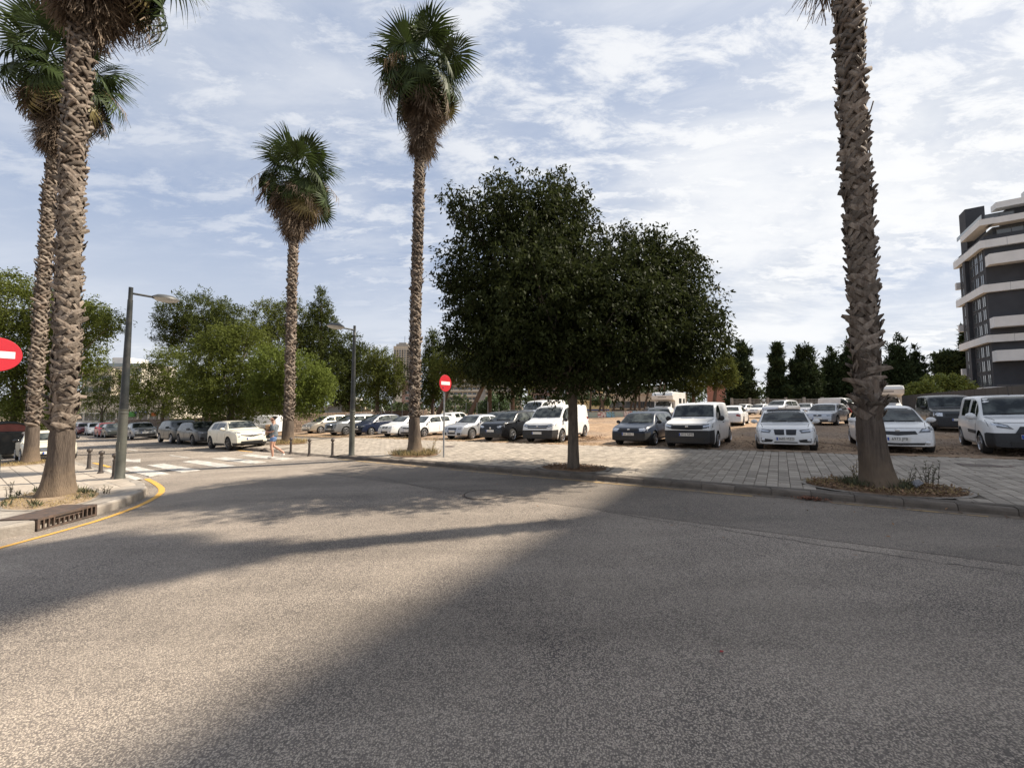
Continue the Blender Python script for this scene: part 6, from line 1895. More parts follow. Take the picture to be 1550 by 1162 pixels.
def simple_block(label, px0, px1, d, z_top, depth, m, floors, bays, wsize, name='apartment_building', skew=0.0, bands=None, bandm=None, wm_=None, roof=None, zb=None, w_frame=M_WFRAME, first=2.0, fh=None, strips=None):
    """a block facing the camera side, between two photograph columns at distance d"""
    a = ground_d(px0, d); b = ground_d(px1, d * (1 + skew))
    ex = Vector((b.x - a.x, b.y - a.y, 0)); W_ = ex.length; ex.normalize(); en = Vector((ex.y, -ex.x, 0))
    o = Vector((a.x, a.y, min(a.z, b.z) - .5 if zb is None else zb))
    r = thing(name, label, 'building', o)
    M = frame3(Vector(), ex, en); Hh = z_top - o.z
    facade_box(r, 'wall', m, M, 0, W_, -depth, 0, 0, Hh)
    facade_box(r, 'roof', roof or m, M, -.2, W_ + .2, -depth - .2, .2, Hh + .001, Hh + .35)
    if floors:
        fh = fh or (Hh - first) / floors
        wm = window_mesh(wsize[0], wsize[1], w_frame)
        for f in range(floors):
            zc = first + fh * (f + .5)
            for q in range(bays):
                put_window(wm, r, M @ Matrix.Translation((W_ * (q + .5) / bays, .012, zc + .15)))
            if bands: facade_box(r, 'balcony_band', bandm, M, .3, W_ - .3, .003, bands, zc - fh * .5, zc - fh * .5 + fh * .38)
    for (f0, f1, sm) in strips or []:
        facade_box(r, 'wall_strip', sm, M, W_ * f0, W_ * f1, .004, (bands or .1) + .15, 0, Hh + .1)
    return r, M, W_, Hh


# far tower
r, M, W_, Hh = simple_block('slender beige tower block far away left of the tall middle palm', 594, 619, 520, 84, 16, M_BEIGE, 0, 0, (1, 1))
b_ = MB()
for q, (x0, x1) in enumerate(((.06, .15), (.22, .29), (.36, .45), (.52, .60), (.67, .74), (.82, .95))):
    facade_box(r, 'window_column', M_WGLASS if q % 2 == 0 else M_SHADOWIN, M, W_ * x0, W_ * x1, .01, .35, 5, Hh - 4)
for f in range(27):
    b_.box((W_ * .5, .45, 5 + f * 2.95), (W_ * .96, .35, .55))
o = b_.build('floor_bands', M_BEIGEL, r); o.matrix_local = M; o['kind'] = 'stuff'
facade_box(r, 'crown', M_CONC, M, W_ * .15, W_ * .9, -12, -1, Hh + .36, Hh + 3.5); facade_box(r, 'crown', M_CONC, M, W_ * .3, W_ * .75, -11, -2, Hh + 3.5, Hh + 5.5)
facade_box(r, 'mast', M_FENCE, M, W_ * .6, W_ * .62, -6, -5.7, Hh + 5.5, Hh + 15)
facade_box(r, 'side_wing', M_METAL, M, W_ * 1.001, W_ * 1.28, -14, -3, 0, Hh - 3)
# cream flats
simple_block('long cream block of flats with balcony rows behind the pines and the no entry sign', 672, 790, 215, 24.5, 14, M_BEIGE, 8, 17, (1.9, 1.5), skew=.03, bands=1.0, bandm=M_BEIGEL, first=.8, fh=2.85, strips=[(0.0, .04, M_CONC), (.44, .52, M_CONC), (.80, .86, M_CONC)], w_frame=M_WFDARK)
simple_block('brown and cream flats just left of the tall middle palm trunk', 598, 622, 200, 15, 12, M_BRICKP, 4, 2, (2, 1.5), first=1, fh=3, strips=[(0, .42, M_BEIGEL)])
simple_block('pinkish brick block of flats behind the broad tree trunk', 800, 903, 190, 30, 14, M_BRICKP, 8, 12, (1.7, 1.5), first=2, fh=3.1, bands=.5, bandm=M_BRICKP, strips=[(.50, .54, M_METAL)])
simple_block('narrow pale yellow block beside the pinkish brick flats', 903, 913, 200, 20, 10, M_YELL, 5, 2, (1.2, 1.5), first=3, fh=3)
simple_block('pale grey distant flats above the low beige school', 914, 1010, 260, 16, 12, M_CONC, 4, 10, (2, 1.4), first=3, fh=3)
r, M, W_, Hh = simple_block('low beige school with a long band of windows behind the slanting pines', 922, 1040, 82, 4.45, 14, M_BEIGE, 0, 0, (1, 1))
wl = window_mesh(1.7, 1.35, M_WFDARK)
for q in range(9): put_window(wl, r, M @ Matrix.Translation((.9 + q * 1.25 * 1.4, .012, 2.2)))
wl2 = window_mesh(2.2, .7, M_WFDARK)
for q in range(5): put_window(wl2, r, M @ Matrix.Translation((1.6 + q * 3.2, .012, .85)))
facade_box(r, 'floor_band', M_BEIGEL, M, 0, W_, .002, .3, 1.30, 1.45)
r, M, W_, Hh = simple_block('low yellow annexe with a blue stripe left of the beige school', 872, 922, 80, 2.9, 8, M_YELL, 0, 0, (1, 1))
facade_box(r, 'blue_stripe', M_BLUEP, M, 0, W_, .002, .06, 1.15, 1.45)
wl2 = window_mesh(1.3, .6, M_WFDARK)
for q in range(4): put_window(wl2, r, M @ Matrix.Translation((1.1 + q * 1.6, .012, .7)))
r, M, W_, Hh = simple_block('red brick building peeping out beside the umbrella pine', 1099, 1124, 84, 6.6, 8, M_BRICKR, 2, 2, (1.1, 1.6), first=.8, fh=2.8, strips=[(.0, .12, M_CONC), (.5, .6, M_CONC)])
simple_block('beige building with roof terraces above the street trees, right of the near left palm', 122, 166, 112, 12.6, 12, M_BEIGE, 4, 6, (1.5, 1.5), first=1.5, fh=3.2)
r, M, W_, Hh = simple_block('white terraced top of a beige building behind the big lamp post', 158, 212, 116, 14.6, 12, M_BEIGEL, 5, 5, (1.7, 1.5), first=1.5, fh=3.1, bands=1.1, bandm=M_FWHITE)
facade_box(r, 'roof_terrace', M_FWHITE, M, 1, W_ * .55, -7, -.5, Hh + .36, Hh + 2.2); facade_box(r, 'balcony_glass', M_RAILG, M, 0, W_, .9, .95, Hh - .8, Hh + .3)
r, M, W_, Hh = simple_block('pale shop fronts at the far end of the street', 92, 262, 104, 4.6, 10, M_BEIGEL, 0, 0, (1, 1))
sh = window_mesh(2.6, 2.1, M_WFRAME)
for q in range(10): put_window(sh, r, M @ Matrix.Translation((2 + q * W_ / 10.4, .012, 1.9)))
facade_box(r, 'awning', M_BLUEP, M, W_ * .70, W_ * .78, .002, 1.2, 3.0, 3.3); facade_box(r, 'awning', mat('green_awning', (.06, .25, .06), .7), M, W_ * .62, W_ * .67, .002, .4, 2.0, 3.3)
facade_box(r, 'awning', mat('orange_awning', (.5, .12, .04), .7), M, W_ * .82, W_ * .85, .002, .4, 2.2, 3.1)

# walls and fences
def wall_run(name, label, a, b, h, m, thick=.3, cat='wall', base=LOT, seg=2.0, cap=None, pier=None, pier_m=None, group=None):
    a = Vector(a[:2]); b = Vector(b[:2]); L_ = (b - a).length; d = (b - a) / L_; nrm = Vector((-d.y, d.x))
    n = max(1, round(L_ / seg)); o0 = Vector((a.x, a.y, H(a.x) + base))
    r = thing(name, label, cat, o0, 0, group)
    V = []; Fc = []
    mb = MB()
    for i in range(n):
        p, q = a + d * L_ * i / n, a + d * L_ * (i + 1) / n
        P = []
        for z in (-.3, h):
            for w in (p, q):
                for sgn in (-1, 1):
                    c = w + nrm * thick / 2 * sgn; P.append(Vector((c.x, c.y, H(w.x) + base + z)) - o0)
        mb.add(P, [(0, 1, 3, 2), (4, 6, 7, 5), (0, 2, 6, 4), (1, 5, 7, 3), (0, 4, 5, 1), (2, 3, 7, 6)])
    if m: mb.build('wall_body', m, r)
    if cap or pier:
        pm = MB()
        pm.box((0, 0, h / 2), (.34, thick + .14, h + .16)); me = pm.mesh('pier', pier_m or cap)
        for i in range(0, n + 1, pier or 2):
            p = a + d * L_ * i / n
            place('pier', me, r, Vector((p.x, p.y, H(p.x) + base)) - o0, math.atan2(d.y, d.x))
    return r, a, b, d, L_, o0


def stone_wall(label, A_, B_, h, seed, base=LOT):
    r, a, b, d, L_, o0 = wall_run('stone_wall', label, A_, B_, h - .05, M_STONE, .26, base=base)
    rr = random.Random(seed); nrm = Vector((-d.y, d.x)); mb = MB(); z = 0
    while z < h - .1:
        hh = rr.uniform(.18, .30); x = rr.uniform(-.3, 0)
        while x < L_:
            w = rr.uniform(.28, .62); c = a + d * min(L_, max(0, x + w / 2))
            zc = H(c.x) + base + z + hh / 2
            mb.box(Vector((c.x, c.y, zc)) - o0, (w - .03, .34 + rr.uniform(0, .06), hh - .03), rz=math.atan2(d.y, d.x)); x += w
        z += hh
    o = mb.build('stones', M_STONE, r); o['kind'] = 'stuff'; return r


stone_wall('rough brown stone wall behind the street trees and parked cars', st(-86, 14.8), st(-40, 14.8), 1.7, 5, PAV)
stone_wall('brown brick and rubble wall at the left end of the parking lot', st(-40, 14.8), st(-40, 37), 1.75, 6)
# pale buttress strips and a scrawl of paint on that wall
M_GRAF = mat('graffiti_paint', (0.42, 0.34, 0.28), .8, color2=(0.16, 0.12, 0.10), scale=5, lo=.42, hi=.6)
def graffiti_patch(A_, B_, z0, z1, m, label, off=.24):
    a, b = Vector(A_[:2]), Vector(B_[:2]); d = (b - a).normalized(); nn = Vector((d.y, -d.x)) * off
    mb = MB(); c = (a + b) / 2
    o0 = Vector((c.x + nn.x, c.y + nn.y, H(c.x) + LOT)); mb.box((0, 0, (z0 + z1) / 2), ((b - a).length, .02, z1 - z0), rz=math.atan2(d.y, d.x))
    return mb, o0
court_d = 62
r, a, b, d, L_, o0 = wall_run('court_wall', 'beige and green sports court wall with a fence on top, behind the racked white van', ground_d(344, court_d), ground_d(432, court_d), 4.6, M_BEIGE, .3, base=-.3)
nn = Vector((d.y, -d.x))
mb = MB(); c = (a + b) / 2 + nn * .17; mb.box(Vector((c.x, c.y, H(c.x) + 1.1)) - o0, (L_, .03, 1.5), rz=math.atan2(d.y, d.x)); mb.build('green_band', M_GREENP, r)
bars = MB(); bars.box((0, 0, 0), (.06, .06, 2.6)); bm_ = bars.mesh('fence_post', M_FENCE)
for i in range(13):
    p = a + d * L_ * i / 12 + nn * .6; place('fence_post', bm_, r, Vector((p.x, p.y, H(p.x) + 2.4)) - o0)
for z in (1.3, 2.4, 3.6):
    mb = MB(); c = (a + b) / 2 + nn * .6; mb.box(Vector((c.x, c.y, H(c.x) + z)) - o0, (L_, .05, .05), rz=math.atan2(d.y, d.x)); mb.build('fence_rail', M_FENCE, r)

# sports stand with a slanted metal roof, stepped beige wall
A_, B_ = ground_d(492, 56), ground_d(523, 56)
o = thing('sports_stand', 'grey metal sided stand with a white slanted roof behind the champagne people carrier', 'stand', A_)
w = B_.x - A_.x
mb = MB(); mb.add([(x, y, z) for y in (0, 5) for x, z in ((0, -.3), (w, -.3), (w, 3.6), (0, 2.2))], [(0, 1, 2, 3), (7, 6, 5, 4), (0, 4, 5, 1), (1, 5, 6, 2), (2, 6, 7, 3), (3, 7, 4, 0)]); mb.build('wall', M_METAL, o)
mb = MB(); mb.add([(x, y, z) for y in (-.6, 5.6) for x, z in ((-.4, 2.15), (w + .3, 3.75), (w + .3, 4.1), (-.4, 2.5))], [(0, 1, 2, 3), (7, 6, 5, 4), (0, 4, 5, 1), (1, 5, 6, 2), (2, 6, 7, 3), (3, 7, 4, 0)]); mb.build('roof', M_FWHITE, o)
A_ = ground_d(519, 54)
o = thing('stepped_wall', 'stepped beige wall behind the dark navy tall hatchback', 'wall', A_)
mb = MB(); k = 54 / F
for i, (x0, x1, z) in enumerate(((0, 18, 3.0), (18, 26, 2.4), (26, 34, 2.0), (34, 44, 1.6))):
    mb.box(((x0 + x1) / 2 * k, 0, z / 2 - .2 + .4), ((x1 - x0) * k, .4, z + .8))
mb.build('wall_body', M_BEIGE, o)

# wire fence across the middle distance
fa, fb_ = ground_d(486, 47, LOT), ground_d(806, 44, LOT)
o = thing('wire_fence', 'wire fence with thin steel posts and braced corners in front of the pines', 'fence', fa)
pm = MB(); pm.tube([(0, 0, -.2), (0, 0, 2.5)], .035, 6); pme = pm.mesh('fence_post', M_GALV)
N_ = 20
for i in range(N_ + 1):
    p = fa.lerp(fb_, i / N_); p.z = H(p.x) + LOT; place('fence_post', pme, o, p - fa)
for px_ in (553, 583):
    p = fa.lerp(fb_, (px_ - 486) / 320); p.z = H(p.x) + LOT; q = p - fa
    b = MB()
    for sg in (-1, 1): b.tube([q + Vector((sg * 1.1, .05, 0)), q + Vector((0, 0, 2.3))], .03, 5)
    b.build('brace', M_GALV, o)
b = MB()
for z in (.1, .5, .9, 1.3, 1.7, 2.1, 2.4):
    b.tube([Vector((0, 0, z)), Vector((fb_.x - fa.x, fb_.y - fa.y, H(fb_.x) - H(fa.x) + z))], .008, 4)
b.build('wires', M_FENCE, o)

# graffiti wall at the far side of the lot, in painted panels
ga, gb = ground_d(800, 53, LOT), ground_d(1010, 52, LOT)
r, a, b, d, L_, o0 = wall_run('graffiti_wall', 'low wall covered in graffiti at the far side of the lot', ga, gb, .85, M_CONC, .2)
gcol = [(.16, .22, .19), (.33, .33, .31), (.36, .12, .12), (.10, .24, .34), (.12, .26, .16), (.38, .37, .34), (.14, .13, .15), (.28, .20, .26)]
gm = [mat('graffiti_%d' % i, c, .8, color2=tuple(min(1, x * 1.7 + .05) for x in gcol[(i + 3) % 8]), scale=5, lo=.44, hi=.52) for i, c in enumerate(gcol)]
for i in range(16):
    p0, p1 = a + d * L_ * (i + .04) / 16, a + d * L_ * (i + .96) / 16; c = (p0 + p1) / 2 + Vector((d.y, -d.x)) * .105
    mb = MB(); mb.box(Vector((c.x, c.y, H(c.x) + LOT + .42)) - o0, ((p1 - p0).length, .012, .72), rz=math.atan2(d.y, d.x)); mb.build('painted_panel', gm[(i * 5 + i // 3) % 8], r)

# slatted fence with concrete posts behind the far cars
ra, rb = ground_d(1108, 68, LOT), ground_d(1330, 66, LOT)
o = thing('slatted_fence', 'concrete post fence with pale bars in front of the cypresses', 'fence', ra)
ex = Vector((rb.x - ra.x, rb.y - ra.y, 0)); L_ = ex.length; ex.normalize(); rz = math.atan2(ex.y, ex.x)
pm = MB(); pm.box((0, 0, 1.1), (.35, .35, 2.9)); pme = pm.mesh('fence_post', M_CONC)
for i in range(9):
    p = ra + ex * L_ * i / 8; place('fence_post', pme, o, Vector((p.x, p.y, H(p.x))) - ra, rz)
bb = MB()
for i in range(110):
    p = ra + ex * L_ * (i + .5) / 110; bb.box(Vector((p.x, p.y, H(p.x) + 1.5)) - ra, (.07, .06, 1.6), rz=rz)
for z in (.75, 1.25, 1.75, 2.25):
    c = ra + ex * L_ / 2; bb.box(Vector((c.x, c.y, H(c.x) + z)) - ra, (L_, .05, .06), rz=rz)
w_ = bb.build('bars', M_CONC, o); w_['kind'] = 'stuff'
mb = MB(); c = ra + ex * L_ / 2; mb.box(Vector((c.x, c.y + .03, H(c.x) + .3)) - ra, (L_, .2, .75), rz=rz); mb.build('base_wall', M_BEIGE, o)

# dark site fence on the right
a0, b0 = st(15.5, 84), st(14.6, 34)
o = thing('site_fence', 'tall dark solid fence behind the dark passenger van at the right', 'fence', a0)
d = (b0 - a0); d.z = 0; L_ = d.length; d.normalize(); rz = math.atan2(d.y, d.x)
pm = MB(); pm.box((0, 0, 1.1), (2.46, .08, 2.9)); pme = pm.mesh('fence_panel', M_WALLD)
for i in range(int(L_ / 2.5)):
    p = a0 + d * (i * 2.5 + 1.25); place('fence_panel', pme, o, Vector((p.x, p.y, H(p.x))) - a0, rz)

# distant wood that closes the view between the trunks
rr = np.random.default_rng(5)
n = 15000
px_ = rr.uniform(-900, 2200, n); dd_ = rr.uniform(120, 175, n); X = (px_ - 775) / F * dd_
top_ = np.where(px_ > 1000, 8.5, 5.5) + 2.2 * np.sin(px_ / 17.0) + 1.6 * np.sin(px_ / 7.3)
Z = Hv(X) + rr.random(n) ** .7 * top_
P = np.stack([X, dd_, Z], -1).repeat(3, 0) + rr.normal(size=(n * 3, 3)) * .8
D = rr.normal(size=P.shape); D[:, 2] -= .3
V, Fq = leaf_cloud(P, D, 1.3, .8, 9)
o = link('treeline', mesh_np('treeline', V, Fq, M_CYP)); tag(o, 'low mass of far trees behind the lot and the flats', kind='stuff')

# ================================================================== STREET FURNITURE
M_LAMP = mat('lamp_post_paint', (0.026, 0.030, 0.031), .45, .3, var=.25, scale=3, bump=.1, bscale=40, dirt=((.12, .11, .10), 2.5, .45))
M_LAMPB = mat('lamp_post_base_grey', (0.085, 0.088, 0.076), .55, .3, var=.22, scale=3, bump=.1, bscale=40, dirt=((.14, .13, .108), 2.5, .5))
M_LHEAD = mat('lamp_head_grey', (0.085, 0.088, 0.088), .5, .2, var=.15, scale=5)
M_LGLASS = mat('lamp_diffuser', (0.42, 0.42, 0.40), .25, spec=.7)
M_BOL = mat('bollard_brown', (0.062, 0.052, 0.046), .5, .3, var=.3, scale=8, dirt=((.14, .11, .09), 3, .5))
M_SIGNR = mat('sign_red', (0.52, 0.022, 0.035), .38, var=.06, scale=3, spec=.5)
M_SIGNW = mat('sign_white', (0.78, 0.78, 0.76), .4)
M_SIGNB = mat('sign_back_grey', (0.33, 0.33, 0.34), .5, .4)


def lamp(label, base, h, split, arm, rb, rt, top_ext=.18, drop=0.0):
    o = thing('street_lamp', label, 'street lamp', base, 0, 'street lamps at the crossing')
    b = MB(); b.lathe([(rb * 1.12, -.05), (rb * 1.12, .03), (rb * 1.02, .06), (rb, .5), (rb * .93, split), ], n=24); b.build('base_tube', M_LAMPB, o, True, 40)
    b = MB(); b.lathe([(rb * .98, split), (rb * 1.02, split + .02), (rb * 1.02, split + .05), (rb * .94, split + .06), (rb * .94, split + .10), (rb * 1.0, split + .11), (rb * .98, split + .14)], n=24); b.build('collar', M_LAMPB, o, True, 40)
    b = MB(); b.lathe([(rb * .88, split + .14), (rb * .84, split + .5), (rt * 1.1, h - .9), (rt, h - .4), (rt * 1.0, h - .39), (rt * .86, h - .38), (rt * .86, h), (.005, h + .01)], n=24); b.build('post', M_LAMP, o, True, 40)
    a = Vector((arm[0], arm[1], 0)).normalized()
    p0 = Vector((0, 0, h - top_ext)); p1 = p0 + a * .55 - Vector((0, 0, drop))
    b = MB(); b.tube([p0, p1], .034, 10); b.lathe([(.05, -.04), (.05, .04)], p1, 10); b.build('arm', M_LAMP, o, True, 40)
    M = Matrix((a, Vector((-a.y, a.x, 0)), UZ)).transposed()
    hd = MB(); V = []; nn = 20
    prof = [(0, .075), (.10, .085), (.22, .075), (.33, .03), (.345, .0)]
    for r_, z in prof:
        for k in range(nn):
            t = 2 * math.pi * k / nn; V.append(p1 + a * .28 + M @ Vector((math.cos(t) * r_ * 1.02, math.sin(t) * r_ * .80, z * 1.5)))
    hd.add(V, [(i * nn + k, (i + 1) * nn + k, (i + 1) * nn + (k + 1) % nn, i * nn + (k + 1) % nn) for i in range(len(prof) - 1) for k in range(nn)])
    head = hd.build('lamp_head', M_LHEAD, o, True, 60)
    gl = MB(); V = []
    prof = [(.335, -.001), (.25, -.055), (.12, -.08), (.0, -.085)]
    for r_, z in prof:
        for k in range(nn):
            t = 2 * math.pi * k / nn; V.append(p1 + a * .28 + M @ Vector((math.cos(t) * r_ * 1.02, math.sin(t) * r_ * .80, z * 1.2)))
    gl.add(V, [(i * nn + k, i * nn + (k + 1) % nn, (i + 1) * nn + (k + 1) % nn, (i + 1) * nn + k) for i in range(len(prof) - 1) for k in range(nn)])
    gl.build('diffuser', M_LGLASS, head, True, 60)
    b = MB(); b.box((-.0, -rb * .99, .95), (.10, .02, .28)); b.build('service_door', M_LAMPB, o)
    return o


lb = at(181, 724, PAV); ltop = height_at(195, 435, lb.y) - lb.z
l1 = lamp('big dark street lamp with an arm over the road at the left corner', lb, ltop, height_at(186, 626, lb.y) - lb.z, (NX, NY), .115, .062)
lb = at(532, 689, PAV); ltop = height_at(534, 493, lb.y) - lb.z
l2 = lamp('slim street lamp with its arm to the left at the start of the right kerb', lb, ltop, height_at(533, 624, lb.y) - lb.z, (-NX, -NY), .11, .06)


def bollard_meshes():
    b = MB(); b.lathe([(.085, -.03), (.085, .04), (.062, .06), (.055, .12), (.050, .62), (.060, .63), (.060, .67), (.042, .68), (.036, .74), (.040, .75), (.040, .775), (.03, .785)], n=18)
    s = b.mesh('shaft', M_BOL, True, 35)
    b = MB(); b.lathe([(.02, -.065)] + [(.066 * math.cos(a), .066 * math.sin(a)) for a in np.linspace(-1.1, 1.45, 9)] + [(.004, .067)], n=16)
    return s, b.mesh('ball', M_BOL, True, 60)
bs, bb_ = bollard_meshes()
LB = [((503, 689), 0, 'cast iron bollard nearest the slim lamp post'), ((468, 687), 0, 'middle one of the three bollards by the palm beyond the crossing'), ((440, 684), 0, 'bollard beside the foot of the palm beyond the crossing'),
      ((172.5, 723), PAV, 'brown bollard touching the big lamp post'), ((152, 716), PAV, 'middle one of three brown bollards at the left corner'), ((134, 709.7), PAV, 'brown bollard nearest the near left palm')]
for (px_, lift, l) in LB:
    p = at(px_[0], px_[1], lift); s_, t_ = to_st(p); p.z = H(p.x) + (pavz(s_, t_) if lift == 0 else PAV)
    o = thing('bollard', l, 'bollard', p, 0, 'ball topped bollards at the crossing'); o.scale = (.95, .95, .80); place('shaft', bs, o, (0, 0, 0)); place('ball', bb_, o, (0, 0, .84), sc=(1.22, 1.22, 1.5))


def no_entry(label, base, zc, r_, nrm, post_r, post_m, tagged=False):
    o = thing('no_entry_sign', label, 'road sign', base, 0, 'no entry signs')
    a = Vector((nrm[0], nrm[1], 0)).normalized(); M = Matrix((Vector((-a.y, a.x, 0)), UZ, a)).transposed()   # disc local: x side, y up, z out
    h = zc - base.z
    b = MB(); b.tube([(0, 0, -.1), (0, 0, h + r_ * .7)], post_r, 12); b.build('post', post_m, o, True, 40)
    c = Vector((0, 0, h)) + a * (post_r + .02)
    b = MB(); b.lathe([(r_ * .985, -.012), (r_, -.008), (r_, .006), (r_ * .985, .010), (.01, .010)], n=48); d = b.build('disc', M_SIGNR, o, True, 40); d.matrix_local = Matrix.Translation(c) @ M.to_4x4()
    b = MB(); b.box((0, 0, .0125), (r_ * 1.46, r_ * .40, .006)); w = b.build('white_bar', M_SIGNW, d)
    b = MB(); b.box((0, 0, -.012), (.12, .05, .02)); b.build('bracket', M_SIGNB, d)
    if tagged:
        b = MB(); b.box((-r_ * .42, -r_ * .55, .0115), (.07, .045, .003)); b.build('sticker', M_TAIL if False else mat('dark_sticker', (.06, .02, .025), .5), d)
    return o
sb = at(671.5, 692, PAV)
no_entry('no entry sign on a grey pole between the tall middle palm and the broad tree', sb, height_at(671.8, 580, sb.y), .31, (KX, KY), .03, M_GALV, True)
d_ = 7.0; c_ = at_d(-10, 536, d_); base = Vector((c_.x - .02, c_.y + .03, H(c_.x) + PAV))
no_entry('close no entry sign cut off by the left edge of the photo', base, c_.z, .315, (KX, KY), .03, M_GALV)
# dark litter bin post at the left edge
p = ground_d(-4, 10.6, PAV)
o = thing('litter_bin', 'dark litter bin at the left edge under the close no entry sign', 'bin', p)
b = MB(); b.lathe([(.13, .0), (.13, .75), (.16, .76), (.16, .80), (.12, .82)], n=20); b.build('bin_body', M_LAMP, o, True, 40); b = MB(); b.lathe([(.14, .82), (.13, .90), (.005, .93)], n=20); b.build('bin_lid', M_LAMP, o, True, 40)

# waste container and painted block behind the cream car
p = ground_d(14, 21.2, ROAD)
o = thing('waste_container', 'dark waste container with a rounded brown red lid behind the cream small car', 'container', p, math.atan2(KY, KX))
b = MB(); b.add([(x, y, z) for z, w, l in ((.25, .62, 1.0), (1.45, .74, 1.12)) for x, y in ((-l, -w), (l, -w), (l, w), (-l, w))], [(0, 1, 2, 3), (7, 6, 5, 4), (0, 4, 5, 1), (1, 5, 6, 2), (2, 6, 7, 3), (3, 7, 4, 0)])
bevel(b.build('tub', M_LAMP, o), .06, 2)
b = MB(); V = []; n = 10
for x in (-1.1, 1.1):
    for k in range(n + 1):
        a = math.pi * k / n; V.append((x, math.cos(a) * .76, 1.46 + math.sin(a) * .42))
b.add(V, [(k, k + 1, n + 2 + k, n + 1 + k) for k in range(n)] + [tuple(range(n, -1, -1)), tuple(range(n + 1, 2 * n + 2)), (0, n + 1, 2 * n + 1, n)])
b.build('lid', mat('brown_red_lid', (.17, .045, .035), .4, var=.2, scale=3), o, True, 40)
for x in (-1.12, 1.12):
    b = MB(); b.tube([(x, math.cos(a) * .80, 1.44 + math.sin(a) * .48) for a in np.linspace(0, math.pi, 9)], .05, 8); b.build('lid_frame', M_LAMP, o, True, 60)
wm_ = MB(); Rm = Matrix.Rotation(R(90), 3, 'X'); wm_.lathe([(.11, -.04), (.11, .04)], n=14, M=Rm); wme = wm_.mesh('castor', M_TYRE, True, 40)
for x in (-.85, .85):
    for y in (-.5, .5): place('castor', wme, o, (x, y, .11))
p = at(14, 690, ROAD)
o = thing('concrete_block', 'pale concrete block with red painted letters beside the cream small car', 'block', p, math.atan2(KY, KX) + R(6))
b = MB(); b.box((0, 0, .29), (.35, 1.3, .58)); bevel(b.build('block_body', M_BEIGEL, o), .03)
t = link('lettering', TEXT_SUP, o); t.location = (.178, .1, .34); t.rotation_euler = (R(90), 0, R(90))

# ================================================================== PERSON, PIGEON
def skin(name, verts, edges, radii, m, parent, root=0, sub=1):
    me = bpy.data.meshes.new(name); me.from_pydata([tuple(v) for v in verts], edges, []); me.materials.append(m)
    o = link(name, me, parent)
    mod = o.modifiers.new('skin', 'SKIN'); mod.use_smooth_shade = True
    lay = me.skin_vertices[0].data
    for i, r_ in enumerate(radii): lay[i].radius = (r_, r_) if isinstance(r_, (int, float)) else r_
    lay[root].use_root = True
    sm = o.modifiers.new('sub', 'SUBSURF'); sm.levels = sub; sm.render_levels = sub
    return o


M_SKIN = mat('skin', (0.42, 0.235, 0.165), .55, var=.06, scale=6)
M_TEE = mat('grey_tshirt', (0.085, 0.10, 0.115), .9, color2=(.16, .18, .20), scale=6)
M_JEAN = mat('denim', (0.075, 0.14, 0.29), .9, color2=(.16, .25, .42), scale=9)
M_SHOE = mat('white_trainer', (0.66, 0.63, 0.58), .6, var=.1, scale=9)
M_HAIR = mat('dark_hair', (0.018, 0.013, 0.011), .5, var=.3, scale=20)
M_KRAFT = mat('brown_paper', (0.30, 0.19, 0.105), .8, var=.2, scale=7)
pb = at(413, 693.5, ROAD + .012)
per = thing('person', 'woman in grey t-shirt and denim shorts crossing the zebra, hugging brown parcels', 'person', pb, math.atan2(-.26, -.965))
per.scale = (1.04, 1.04, 1.04)
V = []; E = []; Rd = []
def chain(pts, prev=None):
    ids = []
    for (p, r_) in pts:
        V.append(p); Rd.append(r_); i = len(V) - 1
        if prev is not None: E.append((prev, i))
        prev = i; ids.append(i)
    return ids
tor = chain([((0, 0, .93), (.125, .155)), ((.01, 0, 1.06), (.10, .125)), ((.02, 0, 1.22), (.11, .145)), ((.0, 0, 1.36), (.09, .13)), ((.005, 0, 1.43), .055), ((.03, 0, 1.49), .05), ((.055, 0, 1.555), .075), ((.06, 0, 1.63), .088), ((.05, 0, 1.68), .06)])
head = tor[7]
chain([((.125, 0, 1.555), .022), ((.135, 0, 1.55), .012)], tor[6])       # chin
chain([((.14, 0, 1.60), .016), ((.168, 0, 1.588), .010)], head)           # nose
chain([((0.0, .09, .87), .085), ((.05, .09, .50), .056), ((.0, .09, .30), .052), ((-.015, .09, .09), .034), ((.07, .09, .05), .036), ((.15, .09, .035), .028)], tor[0])
chain([((0.0, -.09, .87), .085), ((.02, -.09, .50), .056), ((-.19, -.09, .36), .050), ((-.37, -.09, .22), .034), ((-.36, -.09, .13), .036), ((-.31, -.09, .055), .028)], tor[0])
for sg in (1, -1):
    arm = chain([((-.01, sg * .155, 1.37), .058), ((-.05, sg * .215, 1.12), .042), ((.10, sg * .19, 1.09), .038), ((.235, sg * .10, 1.115), .026), ((.275, sg * .06, 1.12), (.032, .018))], tor[3])
    for f in range(4):
        z = 1.15 - f * .02; l = (.055, .065, .06, .048)[f]
        chain([((.295, sg * (.03), z), .009), ((.30, sg * (.03 - l * .6), z - .004), .0085), ((.29, sg * (.03 - l), z - .006), .0075)], arm[-1])
    chain([((.265, sg * .05, 1.165), .010), ((.275, sg * .02, 1.185), .009)], arm[-2])
skin('body', V, E, Rd, M_SKIN, per, 0, 2)
b = [((0, 0, .86), (.165, .185)), ((.005, 0, .95), (.155, .18)), ((.012, 0, 1.08), (.135, .165)), ((.02, 0, 1.24), (.135, .17)), ((0, 0, 1.365), (.105, .15)), ((0, 0, 1.43), (.068, .075))]
V2 = [p for p, _ in b]; R2 = [r_ for _, r_ in b]; E2 = [(i, i + 1) for i in range(5)]
for sg in (1, -1):
    i = len(V2); V2 += [(-.01, sg * .165, 1.365), (-.03, sg * .195, 1.24), (-.05, sg * .225, 1.13)]; R2 += [.085, .082, .082]; E2 += [(4, i), (i, i + 1), (i + 1, i + 2)]
